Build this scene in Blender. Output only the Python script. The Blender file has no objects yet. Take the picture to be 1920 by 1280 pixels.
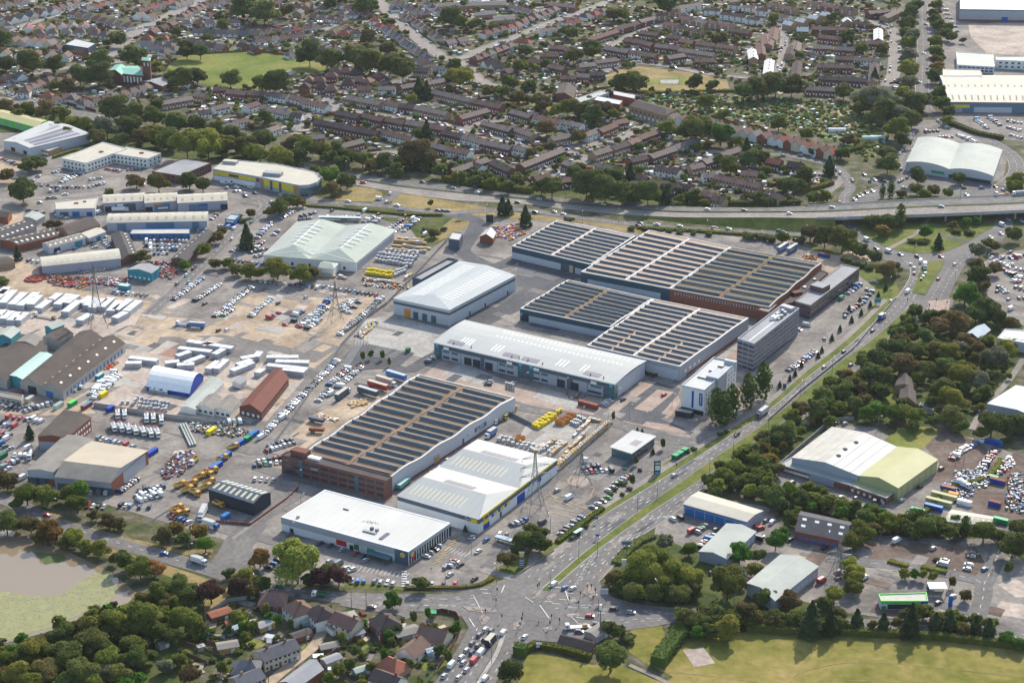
import bpy, math, random
import numpy as np
from mathutils import Vector
from mathutils.geometry import tessellate_polygon
random.seed(7); RNG=np.random.default_rng(5)
R=math.radians
S=bpy.context.scene
# ---------------------------------------------------------------- camera
PITCH=R(22.0); FPX=3638.0; H=430.0
cd=bpy.data.cameras.new('camera'); cam=bpy.data.objects.new('camera',cd); S.collection.objects.link(cam)
cam.location=(0,0,H); cam.rotation_euler=(math.pi/2-PITCH,0,0)
cd.sensor_width=36; cd.lens=36*FPX/1920; cd.clip_start=5; cd.clip_end=30000
S.camera=cam; S.render.resolution_x=1024; S.render.resolution_y=682
# ---------------------------------------------------------------- sky and sun
SUN_EL=R(35); SUN_AZ=math.atan2(.38,.925)
w=bpy.data.worlds.new('World'); S.world=w; w.use_nodes=True
nt=w.node_tree; sky=nt.nodes.new('ShaderNodeTexSky'); sky.sky_type='NISHITA'; sky.sun_disc=False
sky.sun_elevation=SUN_EL; sky.sun_rotation=SUN_AZ; sky.air_density=1.2; sky.dust_density=1.5
nt.nodes['Background'].inputs[1].default_value=.15
nt.links.new(sky.outputs[0],nt.nodes['Background'].inputs[0])
sl=bpy.data.lights.new('sun','SUN'); sl.energy=3.7; sl.angle=R(.6); sl.color=(1,.93,.82)
so=bpy.data.objects.new('sun',sl); S.collection.objects.link(so)
td=Vector((math.sin(SUN_AZ)*math.cos(SUN_EL),math.cos(SUN_AZ)*math.cos(SUN_EL),math.sin(SUN_EL)))
so.rotation_euler=td.to_track_quat('Z','Y').to_euler(); so.location=(0,800,600)
S.view_settings.view_transform='Standard'; S.view_settings.look='None'; S.view_settings.exposure=.76; S.view_settings.gamma=1
S.cycles.max_bounces=4; S.cycles.diffuse_bounces=2; S.cycles.glossy_bounces=2; S.cycles.transmission_bounces=2; S.cycles.volume_bounces=0
# ---------------------------------------------------------------- photo plan -> ground
cp,sp=math.cos(PITCH),math.sin(PITCH)
def G(px,py,z=0.0):
    x=(px-960)/FPX; v=(640-py)/FPX
    dy=cp+v*sp; dz=-sp+v*cp
    t=(H-z)/-dz
    return Vector((x*t,dy*t,z))
def SC(py): return FPX*(sp+(py-640)/FPX*cp)/H     # pixels of the 1920 px plan per metre
C=S.collection
# ---------------------------------------------------------------- materials
MATS={}
def mat(name,col,col2=None,scale=.3,rough=.85,metal=0,fac=.5,spec=.12,detail=4,stripe=None,random_=0,coat=0,coord='Object',alpha=None):
    if name in MATS: return MATS[name]
    m=bpy.data.materials.new(name); m.use_nodes=True; n=m.node_tree.nodes; l=m.node_tree.links
    b=n['Principled BSDF']; b.inputs['Roughness'].default_value=rough; b.inputs['Metallic'].default_value=metal
    b.inputs['Specular IOR Level'].default_value=spec; b.inputs['Coat Weight'].default_value=coat
    c1=tuple(col)+(1,); 
    if col2 is None: col2=[c*.8 for c in col]
    c2=tuple(col2)+(1,)
    tc=n.new('ShaderNodeTexCoord'); src=tc.outputs[coord]
    no=n.new('ShaderNodeTexNoise'); no.inputs['Scale'].default_value=scale; no.inputs['Detail'].default_value=detail; no.inputs['Roughness'].default_value=.65
    l.new(src,no.inputs['Vector'])
    mr=n.new('ShaderNodeMapRange'); mr.inputs[1].default_value=.5-fac*.4; mr.inputs[2].default_value=.5+fac*.4; l.new(no.outputs[0],mr.inputs[0])
    mx=n.new('ShaderNodeMix'); mx.data_type='RGBA'; l.new(mr.outputs[0],mx.inputs[0]); mx.inputs[6].default_value=c1; mx.inputs[7].default_value=c2
    out=mx.outputs[2]
    if stripe:
        ang,sc,amt=stripe
        mp=n.new('ShaderNodeMapping'); mp.inputs['Rotation'].default_value[2]=ang; l.new(src,mp.inputs[0])
        wv=n.new('ShaderNodeTexWave'); wv.inputs['Scale'].default_value=sc; wv.wave_profile='SIN'; l.new(mp.outputs[0],wv.inputs[0])
        mm=n.new('ShaderNodeMix'); mm.data_type='RGBA'; mm.blend_type='MULTIPLY'; mm.inputs[0].default_value=amt
        l.new(out,mm.inputs[6]); l.new(wv.outputs['Color'],mm.inputs[7]); out=mm.outputs[2]
    if random_:
        oi=n.new('ShaderNodeObjectInfo'); hs=n.new('ShaderNodeHueSaturation')
        m1=n.new('ShaderNodeMapRange'); m1.inputs[3].default_value=1-random_; m1.inputs[4].default_value=1+random_; l.new(oi.outputs['Random'],m1.inputs[0])
        m2=n.new('ShaderNodeMapRange'); m2.inputs[3].default_value=.5-random_*.08; m2.inputs[4].default_value=.5+random_*.06
        ml=n.new('ShaderNodeMath'); ml.operation='FRACT'; mk=n.new('ShaderNodeMath'); mk.operation='MULTIPLY'; mk.inputs[1].default_value=7.3
        l.new(oi.outputs['Random'],mk.inputs[0]); l.new(mk.outputs[0],ml.inputs[0]); l.new(ml.outputs[0],m2.inputs[0])
        l.new(m1.outputs[0],hs.inputs['Value']); l.new(m2.outputs[0],hs.inputs['Hue']); l.new(out,hs.inputs['Color']); out=hs.outputs[0]
    l.new(out,b.inputs['Base Color'])
    MATS[name]=m; return m
def M(k):
    return MATS[k]
def ground_mat(name,cols,scale,scale2=2.5,det=6,rough=.95,bump=0,thr=None):
    """patchy mix of several real ground colours"""
    m=bpy.data.materials.new(name); m.use_nodes=True; n=m.node_tree.nodes; l=m.node_tree.links
    b=n['Principled BSDF']; b.inputs['Roughness'].default_value=rough; b.inputs['Specular IOR Level'].default_value=.08
    tc=n.new('ShaderNodeTexCoord')
    no=n.new('ShaderNodeTexNoise'); no.inputs['Scale'].default_value=scale; no.inputs['Detail'].default_value=det; no.inputs['Roughness'].default_value=.7; no.inputs['Distortion'].default_value=.4
    l.new(tc.outputs['Object'],no.inputs['Vector'])
    cr=n.new('ShaderNodeValToRGB'); e=cr.color_ramp.elements
    k=len(cols)
    th=thr or [.34+.32*i/(k-1) for i in range(k)]
    e[0].position=th[0]; e[0].color=tuple(cols[0])+(1,); e[1].position=th[-1]; e[1].color=tuple(cols[-1])+(1,)
    for i in range(1,k-1):
        q=e.new(th[i]); q.color=tuple(cols[i])+(1,)
    l.new(no.outputs[0],cr.inputs[0])
    n2=n.new('ShaderNodeTexNoise'); n2.inputs['Scale'].default_value=scale2; n2.inputs['Detail'].default_value=3; l.new(tc.outputs['Object'],n2.inputs['Vector'])
    mr=n.new('ShaderNodeMapRange'); mr.inputs[1].default_value=.3; mr.inputs[2].default_value=.7; mr.inputs[3].default_value=.82; mr.inputs[4].default_value=1.15; l.new(n2.outputs[0],mr.inputs[0])
    mm=n.new('ShaderNodeMix'); mm.data_type='RGBA'; mm.blend_type='MULTIPLY'; mm.inputs[0].default_value=1
    l.new(cr.outputs[0],mm.inputs[6]); l.new(mr.outputs[0],mm.inputs[7]); l.new(mm.outputs[2],b.inputs['Base Color'])
    MATS[name]=m; return m
ground_mat('garden',[(.035,.05,.018),(.055,.07,.026),(.095,.09,.045),(.13,.115,.09),(.19,.17,.145)],.09,.6,9)
ground_mat('scrub',[(.03,.05,.015),(.05,.07,.02),(.09,.1,.03),(.12,.1,.05)],.08,.8)
ground_mat('asphalt',[(.13,.12,.112),(.175,.162,.15),(.21,.195,.18)],.03,.35,8)
ground_mat('asphalt_dark',[(.075,.075,.08),(.1,.1,.105),(.12,.118,.12)],.04,.5)
ground_mat('asphalt_yard',[(.125,.113,.103),(.178,.16,.145),(.235,.212,.188),(.3,.265,.225)],.035,.4,11)
ground_mat('road',[(.13,.121,.115),(.16,.149,.141),(.19,.177,.167)],.05,.5,6)
ground_mat('road_pale',[(.2,.177,.16),(.24,.213,.192),(.28,.25,.22)],.05,.5,6)
ground_mat('concrete',[(.26,.24,.215),(.34,.32,.29),(.41,.385,.345)],.05,.5,8)
ground_mat('sand',[(.22,.17,.12),(.35,.272,.195),(.46,.365,.265)],.03,.3,9)
ground_mat('sand_pink',[(.26,.21,.18),(.38,.315,.265),(.46,.39,.33)],.035,.4,8)
ground_mat('brick_paving',[(.27,.2,.165),(.33,.255,.21),(.38,.30,.25)],.1,.8)
ground_mat('redearth',[(.22,.12,.09),(.3,.18,.14),(.33,.22,.17)],.06,.5)
ground_mat('mud',[(.09,.065,.05),(.14,.105,.085),(.2,.16,.13)],.05,.4,8)
ground_mat('meadow',[(.075,.11,.02),(.12,.15,.03),(.17,.18,.045),(.23,.2,.07)],.014,.25,9)
ground_mat('playing_field',[(.10,.115,.022),(.165,.155,.035),(.22,.185,.055),(.29,.22,.085)],.03,.22,9)
ground_mat('verge',[(.06,.085,.02),(.11,.13,.03),(.17,.155,.05)],.06,.6,6)
ground_mat('dry_grass',[(.15,.125,.05),(.23,.175,.075),(.3,.225,.11)],.05,.5,7)
ground_mat('allotment',[(.03,.05,.015),(.06,.09,.025),(.11,.12,.04),(.16,.12,.08)],.12,.9,7)
mat('paint',(.72,.71,.68),(.5,.49,.47),2,.8)
mat('paint_yellow',(.62,.43,.12),(.5,.35,.12),2,.8)
mat('kerb',(.36,.34,.31),(.28,.27,.25),.5)
# ---------------------------------------------------------------- mesh builder
class MB:
    def __init__(s): s.v=[]; s.f=[]; s.m=[]; s.ml=[]
    def mi(s,m):
        if isinstance(m,str): m=MATS[m]
        if m not in s.ml: s.ml.append(m)
        return s.ml.index(m)
    def face(s,pts,m):
        i=len(s.v); s.v+=[tuple(p) for p in pts]; s.f.append(list(range(i,i+len(pts)))); s.m.append(s.mi(m))
    def hexa(s,b,t,m,mt=None,bottom=True):
        """b,t: 4 bottom and 4 top corners, counter-clockwise from above"""
        i=len(s.v); s.v+=[tuple(p) for p in b]+[tuple(p) for p in t]; k=s.mi(m); kt=s.mi(mt) if mt else k
        fs=[[i+4,i+5,i+6,i+7]]; s.m.append(kt)
        for j in range(4):
            a=(j+1)%4; fs.append([i+j,i+a,i+4+a,i+4+j]); s.m.append(k)
        if bottom: fs.append([i+3,i+2,i+1,i]); s.m.append(k)
        s.f+=fs
    def box(s,c,d,m,ang=0,mt=None):
        """c: centre of the base, d: sizes"""
        ca,sa=math.cos(ang),math.sin(ang)
        q=[(-d[0]/2,-d[1]/2),(d[0]/2,-d[1]/2),(d[0]/2,d[1]/2),(-d[0]/2,d[1]/2)]
        b=[(c[0]+x*ca-y*sa,c[1]+x*sa+y*ca,c[2]) for x,y in q]
        s.hexa(b,[(x,y,z+d[2]) for x,y,z in b],m,mt)
    def bar(s,a,b,w,m,w2=None):
        a=Vector(a); b=Vector(b); d=(b-a)
        if d.length<1e-6: return
        d.normalize(); u=d.cross(Vector((0,0,1)))
        if u.length<.05: u=Vector((1,0,0))
        u.normalize(); v=d.cross(u); w2=w2 or w
        s.hexa([a+u*w/2+v*w/2,a-u*w/2+v*w/2,a-u*w/2-v*w/2,a+u*w/2-v*w/2],[b+u*w2/2+v*w2/2,b-u*w2/2+v*w2/2,b-u*w2/2-v*w2/2,b+u*w2/2-v*w2/2],m)
    def cyl(s,c,r,h,m,n=12,r2=None,mt=None):
        r2=r if r2 is None else r2
        k=len(s.v); im=s.mi(m); it=s.mi(mt) if mt else im
        for z,rr in ((0,r),(h,r2)):
            for j in range(n):
                a=2*math.pi*j/n; s.v.append((c[0]+rr*math.cos(a),c[1]+rr*math.sin(a),c[2]+z))
        for j in range(n):
            a=(j+1)%n; s.f.append([k+j,k+a,k+n+a,k+n+j]); s.m.append(im)
        s.f.append([k+n+j for j in range(n)]); s.m.append(it)
        s.f.append([k+j for j in reversed(range(n))]); s.m.append(im)
    def wheel(s,c,r,w,m,axis='y',n=10):
        k=len(s.v); im=s.mi(m)
        for z in (-w/2,w/2):
            for j in range(n):
                a=2*math.pi*j/n; s.v.append((c[0]+r*math.cos(a),c[1]+z,c[2]+r*math.sin(a)))
        for j in range(n):
            a=(j+1)%n; s.f.append([k+j,k+n+j,k+n+a,k+a]); s.m.append(im)
        s.f.append([k+j for j in range(n)]); s.f.append([k+n+j for j in reversed(range(n))]); s.m+=[im,im]
    def mesh(s,name,org=(0,0,0)):
        me=bpy.data.meshes.new(name); o=np.array(org)
        v=np.array(s.v,dtype=float).reshape(-1,3)-o
        me.from_pydata(v.tolist(),[],s.f)
        for m in s.ml: me.materials.append(m)
        me.polygons.foreach_set('material_index',s.m); me.update(); return me
    def build(s,name,parent=None,org=None):
        if org is None: org=tuple(parent.location) if parent else (0,0,0)
        if parent is not None and parent.get('_abs'): org=parent['_abs']
        if not s.f: return None
        o=bpy.data.objects.new(name,s.mesh(name,org)); C.objects.link(o)
        if parent: o.parent=parent
        else: o.location=org
        return o
def tag(o,label=None,cat=None,group=None,kind=None):
    if label: o['label']=label
    if cat: o['category']=cat
    if group: o['group']=group
    if kind: o['kind']=kind
    return o
def thing(name,label,cat,loc,group=None,rz=0):
    o=bpy.data.objects.new(name,None); o.empty_display_size=1; C.objects.link(o); o.location=loc; o.rotation_euler=(0,0,rz)
    return tag(o,label,cat,group)
def copytree(o,loc,rz,scale=(1,1,1)):
    r=o.copy(); C.objects.link(r); r.location=loc; r.rotation_euler=(0,0,rz); r.scale=scale
    for ch in o.children:
        c=ch.copy(); C.objects.link(c); c.parent=r
        for g in ch.children:
            d=g.copy(); C.objects.link(d); d.parent=c
    return r
ORD='zeroth first second third fourth fifth sixth seventh eighth ninth tenth eleventh twelfth thirteenth fourteenth fifteenth sixteenth seventeenth eighteenth nineteenth twentieth'.split()
TENS={2:'twenty',3:'thirty',4:'forty',5:'fifty',6:'sixty',7:'seventy',8:'eighty',9:'ninety'}
def ordw(n):
    if n<=20: return ORD[n]
    if n%10==0: return TENS[n//10][:-1]+'ieth'
    return TENS[n//10]+'-'+ORD[n%10]
# ---------------------------------------------------------------- flat sheets and strips
LZ=[0.0]
LC=[0]
def LAY(l):
    LC[0]+=1; return (l*.03+(LC[0]%37)*.0007) if l else 0.0
def sheet(name,pts,m,lay,kind='structure',label=None,world=False,thick=0):
    P=[p if world else G(*p) for p in pts]; z=LAY(lay)
    b=MB(); k=b.mi(m)
    a=sum(P[i].x*P[(i+1)%len(P)].y-P[(i+1)%len(P)].x*P[i].y for i in range(len(P)))
    if a<0: P=P[::-1]
    b.v=[(p.x,p.y,z+thick) for p in P]
    for t in tessellate_polygon([[Vector((p.x,p.y,0)) for p in P]]):
        q=[Vector(b.v[i]) for i in t]
        if (q[1]-q[0]).cross(q[2]-q[0]).z<0: t=(t[0],t[2],t[1])
        b.f.append(list(t)); b.m.append(k)
    if thick:
        n=len(P); ks=b.mi('kerb')
        base=[(p.x,p.y,0) for p in P]; b.v+=base
        for i in range(n): b.f.append([n+i,n+(i+1)%n,(i+1)%n,i]); b.m.append(ks)
    o=b.build(name); tag(o,label,None,None,kind); return o
def smooth(P,n=6):
    P=[Vector(p) for p in P]
    if len(P)<3: return P
    out=[]
    for i in range(len(P)-1):
        a=P[max(i-1,0)]; b=P[i]; c=P[i+1]; d=P[min(i+2,len(P)-1)]
        for k in range(n):
            t=k/n
            out.append(.5*((2*b)+(c-a)*t+(2*a-5*b+4*c-d)*t*t+(3*b-a-3*c+d)*t*t*t))
    out.append(P[-1]); return out
def resample(P,n):
    L=[0]
    for i in range(1,len(P)): L.append(L[-1]+(P[i]-P[i-1]).length)
    out=[]; j=0
    for k in range(n):
        s=L[-1]*k/(n-1)
        while j<len(P)-2 and L[j+1]<s: j+=1
        d=L[j+1]-L[j]; t=(s-L[j])/d if d>0 else 0
        out.append(P[j].lerp(P[j+1],min(1,max(0,t))))
    return out
def gl(pts): return smooth([G(*p) for p in pts])
def line_len(P): return sum((P[i]-P[i-1]).length for i in range(1,len(P)))
def offset(P,d):
    out=[]
    for i in range(len(P)):
        t=P[min(i+1,len(P)-1)]-P[max(i-1,0)]; t.z=0; t.normalize()
        out.append(P[i]+Vector((-t.y,t.x,0))*d)
    return out
def strip(b,A,B,z,m):
    k=b.mi(m); i0=len(b.v)
    for p,q in zip(A,B): b.v+=[(p.x,p.y,p.z+z),(q.x,q.y,q.z+z)]
    up=(B[0]-A[0]).cross(A[1]-A[0]).z
    for i in range(len(A)-1):
        a=i0+2*i
        b.f.append([a,a+1,a+3,a+2] if up>0 else [a,a+2,a+3,a+1]); b.m.append(k)
MARK=MB(); ROADPTS=[]
def dashes(P,z,on=3,off=6,w=.25,m='paint'):
    L=line_len(P); n=max(2,int(L/1.5)); Q=resample(P,n); st=L/(n-1); per=on+off
    if off==0:
        strip(MARK,offset(Q,w/2),offset(Q,-w/2),z,m); return
    s=0
    while s+on<L:
        i=s/st; j=(s+on)/st
        a=Q[int(i)].lerp(Q[min(int(i)+1,n-1)],i-int(i)); c=Q[int(j)].lerp(Q[min(int(j)+1,n-1)],j-int(j))
        t=c-a; t.z=0; t.normalize(); u=Vector((-t.y,t.x,0))*w/2
        MARK.face([(p.x,p.y,p.z+z) for p in (a+u*-1,c-u,c+u,a+u)],m)
        s+=per
def road(name,pts,wid,m='road',lay=6,centre='dash',edge=False,kerb=True,path=0,pathmat='road_pale'):
    P=gl(pts); L=line_len(P); P=resample(P,max(3,int(L/4))); ROADPTS.extend((p.x,p.y,wid/2) for p in P)
    z=LAY(lay); b=MB(); strip(b,offset(P,wid/2),offset(P,-wid/2),z,m)
    o=b.build(name); tag(o,kind='structure')
    if path:
        for s_ in (1,-1):
            k=MB(); A=offset(P,s_*(wid/2)); B=offset(P,s_*(wid/2+path)); strip(k,A,B,.30+(LC[0]%37)*.0009,pathmat)
            strip(k,offset(P,s_*(wid/2-.001)),offset(P,s_*(wid/2+.12)),.305+(LC[0]%37)*.0009,'kerb')
            tag(k.build('pavement'),kind='structure')
    if centre=='dash': dashes(P,z+.03,3,5,.22)
    if edge:
        for s_ in (1,-1): dashes(offset(P,s_*(wid/2-.4)),z+.03,1,0,.15)
    return P
def strip2(name,Lp,Rp,m,lay,lanes=(),zs=None,n=60,edges=False,lp=(2,5)):
    A=resample(smooth([G(*p) for p in Lp]),n); B=resample(smooth([G(*p) for p in Rp]),n)
    b=MB(); z=LAY(lay); strip(b,A,B,z,m); o=b.build(name); tag(o,kind='structure')
    for f in lanes:
        dashes([p.lerp(q,f) for p,q in zip(A,B)],z+.03,lp[0],lp[1],.22)
    if edges:
        for f in (.02,.98): dashes([p.lerp(q,f) for p,q in zip(A,B)],z+.03,1,0,.18)
    return A,B
def bays(x0,y0,x1,y1,n,ln=4.8,side=1,m='paint'):
    """parking bay lines along a line"""
    A=G(x0,y0); B=G(x1,y1); t=(B-A).normalized(); u=Vector((-t.y,t.x,0))*side
    for i in range(n+1):
        p=A.lerp(B,i/n); q=p+u*ln; w=t*.11
        f=[(p-w),(p+w),(q+w),(q-w)]
        if side<0: f=f[::-1]
        MARK.face([(v.x,v.y,.4) for v in f],m)

def arrow(p,t,L=4.5,m='paint'):
    t=Vector((t.x,t.y,0)).normalized(); u=Vector((-t.y,t.x,0)); z=.42
    f=lambda a,b:tuple(Vector((p.x,p.y,z))+t*a+u*b)
    MARK.face([f(-L/2,-.12),f(L*.1,-.12),f(L*.1,.12),f(-L/2,.12)][::1],m); MARK.face([f(L*.1,-.38),f(L/2,0),f(L*.1,.38)],m)
# ================================================================ GROUND
def P(s): return [tuple(float(v) for v in q.split(',')) for q in s.split()]
sheet('ground',[Vector((-9000,-600,0)),Vector((9000,-600,0)),Vector((9000,16000,0)),Vector((-9000,16000,0))],'garden',0,world=True)
Z=lambda n,m,l,s,**k: sheet(n,P(s),m,l,**k)
Z('yard_paving','asphalt_yard',1,'-80,250 60,245 165,275 400,305 620,372 900,404 1060,404 1180,425 1500,452 1640,520 1690,565 1640,620 1400,820 1180,985 1020,1092 900,1110 500,1092 450,1020 200,945 0,905 -80,895')
Z('yard_paving','asphalt_yard',1,'1235,962 1300,925 1440,950 1475,1000 1440,1060 1340,1135 1290,1120 1270,1050 1225,1010')
Z('yard_paving','asphalt_yard',1,'1450,882 1565,795 1640,800 1700,840 1760,805 1830,822 1900,850 1960,900 1960,1000 1800,985 1640,960 1540,940 1450,918')
Z('yard_paving','asphalt_yard',1,'1440,985 1590,1000 1860,1010 1960,1080 1960,1195 1860,1185 1600,1150 1440,1130')
Z('yard_paving','asphalt_yard',1,'1850,480 1930,465 1990,480 1990,640 1900,620 1862,560')
Z('yard_paving','asphalt_yard',1,'1740,0 1990,0 1990,270 1880,262 1800,230 1740,180')
Z('yard_paving','asphalt_yard',1,'1700,225 1765,225 1840,262 1890,290 1880,340 1700,340 1690,290')
Z('yard_paving','asphalt_yard',1,'1500,322 1560,318 1590,335 1560,362 1500,362')
Z('yard_paving','asphalt_yard',1,'820,-10 960,-10 960,42 900,40 860,30')
Z('bare_yard','mud',2,'1725,830 1760,800 1820,822 1850,840 1855,870 1800,905 1750,900 1762,865')
Z('bare_yard','mud',2,'1800,940 1850,870 1900,850 1960,850 1960,1000 1860,985')
Z('bare_yard','sand_pink',2,'1815,45 1990,42 1990,110 1850,100 1820,70')
Z('bare_yard','mud',2,'1620,1010 1830,1025 1850,1060 1830,1078 1780,1080 1620,1045')
# sandy and concrete yards of the estate
Z('bare_yard','sand',2,'-40,505 60,500 95,532 230,558 298,552 268,600 215,655 180,640 -40,620')
Z('bare_yard','sand_pink',3,'-40,540 70,556 268,580 250,615 160,645 60,660 -40,640')
Z('bare_yard','sand',2,'395,570 450,548 560,540 700,552 706,572 650,640 590,690 480,668 215,648 285,590')
Z('bare_yard','asphalt_yard',3,'350,527 400,518 520,528 700,552 640,560 470,552 390,600 290,592')
Z('bare_yard','asphalt',3,'300,632 420,628 560,655 600,640 640,650 590,680 420,668 290,650')
Z('bare_yard','redearth',3,'245,650 330,655 328,672 290,680 240,672')
Z('bare_yard','sand_pink',3,'150,700 240,655 330,672 560,690 570,712 500,790 330,782 160,762 120,738')
Z('bare_yard','sand',3,'0,740 150,745 180,775 80,780 0,775')
Z('bare_yard','sand',3,'527,842 545,815 580,782 640,752 690,742 700,722 738,735 770,715 600,822 560,850')
Z('bare_yard','sand',3,'495,882 505,868 530,868 528,882')
Z('bare_yard','sand',3,'0,510 20,478 75,505 60,525 0,530')
Z('bare_yard','sand',3,'45,395 0,400 0,440 40,430')
Z('bare_yard','sand',4,'0,355 -40,300 20,290 60,300 50,330')
Z('bare_yard','sand_pink',3,'325,845 350,842 365,860 330,895 318,890')
Z('bare_yard','concrete',3,'680,600 735,590 842,620 815,652 800,672 700,650 672,630')
Z('forecourt','brick_paving',3,'795,702 835,672 905,700 1010,728 1160,752 1105,782 950,757 850,735')
Z('bare_yard','concrete',4,'826,702 868,680 935,708 902,724')
Z('bare_yard','concrete',4,'998,745 1020,728 1085,752 1080,770')
Z('bare_yard','concrete',3,'985,800 1010,785 1060,780 1110,800 1050,850 1010,855 960,840')
Z('car_park','asphalt_dark',3,'638,680 668,640 690,645 778,662 745,690 660,684')
Z('car_park','asphalt_dark',3,'930,532 968,520 975,475 1105,510 1075,525 975,582 850,640 868,602')
Z('forecourt','brick_paving',4,'1133,772 1212,714 1232,716 1148,778')
Z('car_park','asphalt_dark',3,'1150,780 1226,716 1276,728 1262,760 1240,785 1300,810 1295,815 1165,790')
Z('forecourt','brick_paving',4,'1189,766 1233,730 1264,735 1218,773')
Z('forecourt','brick_paving',4,'1237,778 1270,742 1276,750 1262,776 1250,785')
Z('forecourt','brick_paving',4,'1170,784 1260,797 1290,812 1262,812 1168,790')
Z('forecourt','brick_paving',3,'1290,716 1345,660 1385,640 1378,700 1400,690 1405,735 1350,780 1290,790')
Z('forecourt','concrete',4,'1300,695 1380,642 1388,650 1320,700')
Z('car_park','asphalt_dark',3,'1145,880 1190,862 1205,870 1170,895 1120,885')
Z('forecourt','sand_pink',4,'1063,900 1070,892 1098,893 1105,905 1092,914 1066,908')
Z('bare_yard','sand',3,'1590,470 1680,480 1560,505 1545,495')
Z('bare_yard','sand',3,'1520,470 1578,480 1575,500 1550,515 1540,492 1500,487')
Z('bare_yard','sand_pink',3,'1868,1125 1930,1135 1930,1162 1872,1152')
Z('bare_yard','sand_pink',3,'1870,1095 1905,1085 1930,1100 1930,1120 1905,1120')
Z('bare_yard','sand',3,'1470,1042 1495,1037 1525,1045 1523,1057')
# fields and greens
Z('field','meadow',2,'312,125 345,104 430,91 482,97 560,108 610,122 612,138 590,146 545,140 520,150 480,168 400,162 328,142')
Z('field','dry_grass',2,'1136,142 1165,130 1200,125 1300,137 1362,148 1368,168 1250,174 1140,162')
Z('field','meadow',3,'1205,149 1290,146 1290,160 1215,159')
Z('bare_yard','concrete',4,'1237,150 1273,150 1272,158 1239,157')
Z('field','dry_grass',2,'955,188 1035,196 1038,220 960,205')
Z('bare_yard','concrete',4,'527,137 545,132 556,135 545,142')
Z('allotment_ground','allotment',2,'1175,186 1300,176 1440,184 1580,190 1625,215 1668,240 1660,285 1625,305 1590,280 1560,262 1440,238 1320,218 1220,206')
Z('track','sand',5,'1562,198 1566,198 1612,262 1607,265')
Z('field','playing_field',2,'965,1300 988,1226 1012,1222 1110,1246 1160,1245 1200,1262 1245,1280 1262,1268 1205,1240 1180,1222 1172,1195 1188,1176 1240,1173 1250,1196 1290,1195 1330,1190 1440,1182 1700,1190 1920,1212 1980,1320')
Z('field','dry_grass',3,'1080,1190 1112,1192 1110,1200 1085,1205')
Z('bare_yard','sand_pink',4,'1280,1218 1318,1213 1341,1243 1302,1251')
Z('lawn','meadow',2,'1645,835 1690,800 1740,800 1765,805 1730,842 1690,842')
Z('lawn','meadow',3,'1648,730 1680,722 1682,755 1655,758')
Z('verge','verge',2,'985,1035 1030,1010 1038,1035 1000,1055 962,1080 900,1103 760,1105 640,1102 650,1090 760,1100 900,1095 930,1065')
Z('verge','dry_grass',2,'150,1005 165,1012 260,1040 345,1070 410,1092 395,1105 300,1075 200,1040 150,1020')
Z('verge','dry_grass',2,'60,962 150,983 250,1010 340,1030 400,1030 395,1045 345,1040 240,1012 140,985')
Z('verge','dry_grass',3,'-40,920 40,940 120,968 110,975 0,940')
Z('verge','dry_grass',2,'380,1110 430,1090 440,1105 400,1150 385,1165')
Z('verge','dry_grass',3,'620,376 640,362 665,350 700,354 716,362 718,370 702,379')
Z('verge','dry_grass',3,'733,384 744,362 790,368 945,395 1000,404 1180,420 1250,437 1215,442 1090,418 940,410 840,398')
Z('verge','scrub',2,'620,372 840,394 890,405 850,440 800,470 770,430 640,385')
Z('verge','dry_grass',3,'812,440 850,408 885,414 876,425 838,446 815,455')
Z('verge','verge',2,'1490,455 1600,480 1680,530 1690,555 1655,590 1560,700 1440,810 1430,800 1540,680 1640,570 1640,540 1580,490')
Z('verge','verge',3,'1210,895 1228,880 1290,840 1335,830 1320,850 1262,890 1222,910')
Z('woodland_floor','scrub',2,'1640,650 1700,588 1800,590 1920,610 1900,720 1850,790 1750,795 1560,788 1440,885 1330,925 1320,895 1440,812 1560,712')
Z('woodland_floor','scrub',2,'1440,935 1500,915 1560,930 1640,962 1800,988 1870,1005 1800,1012 1600,1000 1480,990')
Z('woodland_floor','scrub',2,'1140,1075 1230,1000 1330,1050 1400,1130 1500,1125 1620,1155 1440,1150 1285,1135 1180,1120')
Z('woodland_floor','scrub',2,'1270,1175 1440,1172 1700,1190 1900,1205 1900,1215 1440,1190 1290,1198')
Z('woodland_floor','scrub',2,'-60,1240 0,1215 170,1150 260,1120 330,1060 420,1095 400,1180 330,1300 -60,1320')
Z('woodland_floor','scrub',1,'-80,195 60,195 250,240 540,300 620,330 640,372 600,372 400,308 165,278 60,248 -80,252')
Z('woodland_floor','scrub',1,'820,330 1000,345 1250,362 1440,380 1440,392 1230,388 960,364 820,345')
# pond
def water():
    m=bpy.data.materials.new('water'); m.use_nodes=True; n=m.node_tree.nodes; l=m.node_tree.links; b=n['Principled BSDF']
    b.inputs['Base Color'].default_value=(.22,.17,.11,1); b.inputs['Roughness'].default_value=.06; b.inputs['Specular IOR Level'].default_value=.5
    no=n.new('ShaderNodeTexNoise'); no.inputs['Scale'].default_value=.9; no.inputs['Detail'].default_value=4
    tc=n.new('ShaderNodeTexCoord'); l.new(tc.outputs['Object'],no.inputs['Vector'])
    bu=n.new('ShaderNodeBump'); bu.inputs['Strength'].default_value=.04; l.new(no.outputs[0],bu.inputs['Height']); l.new(bu.outputs[0],b.inputs['Normal'])
    MATS['water']=m
water()
POND=P('-70,985 10,993 45,1000 80,1020 130,1035 172,1055 205,1072 230,1090 258,1112 240,1130 205,1142 160,1158 115,1178 60,1192 0,1208 -70,1222')
Z('pond_water','water',4,' '.join('%f,%f'%p for p in [(v[0],v[1]) for v in POND]))
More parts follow.
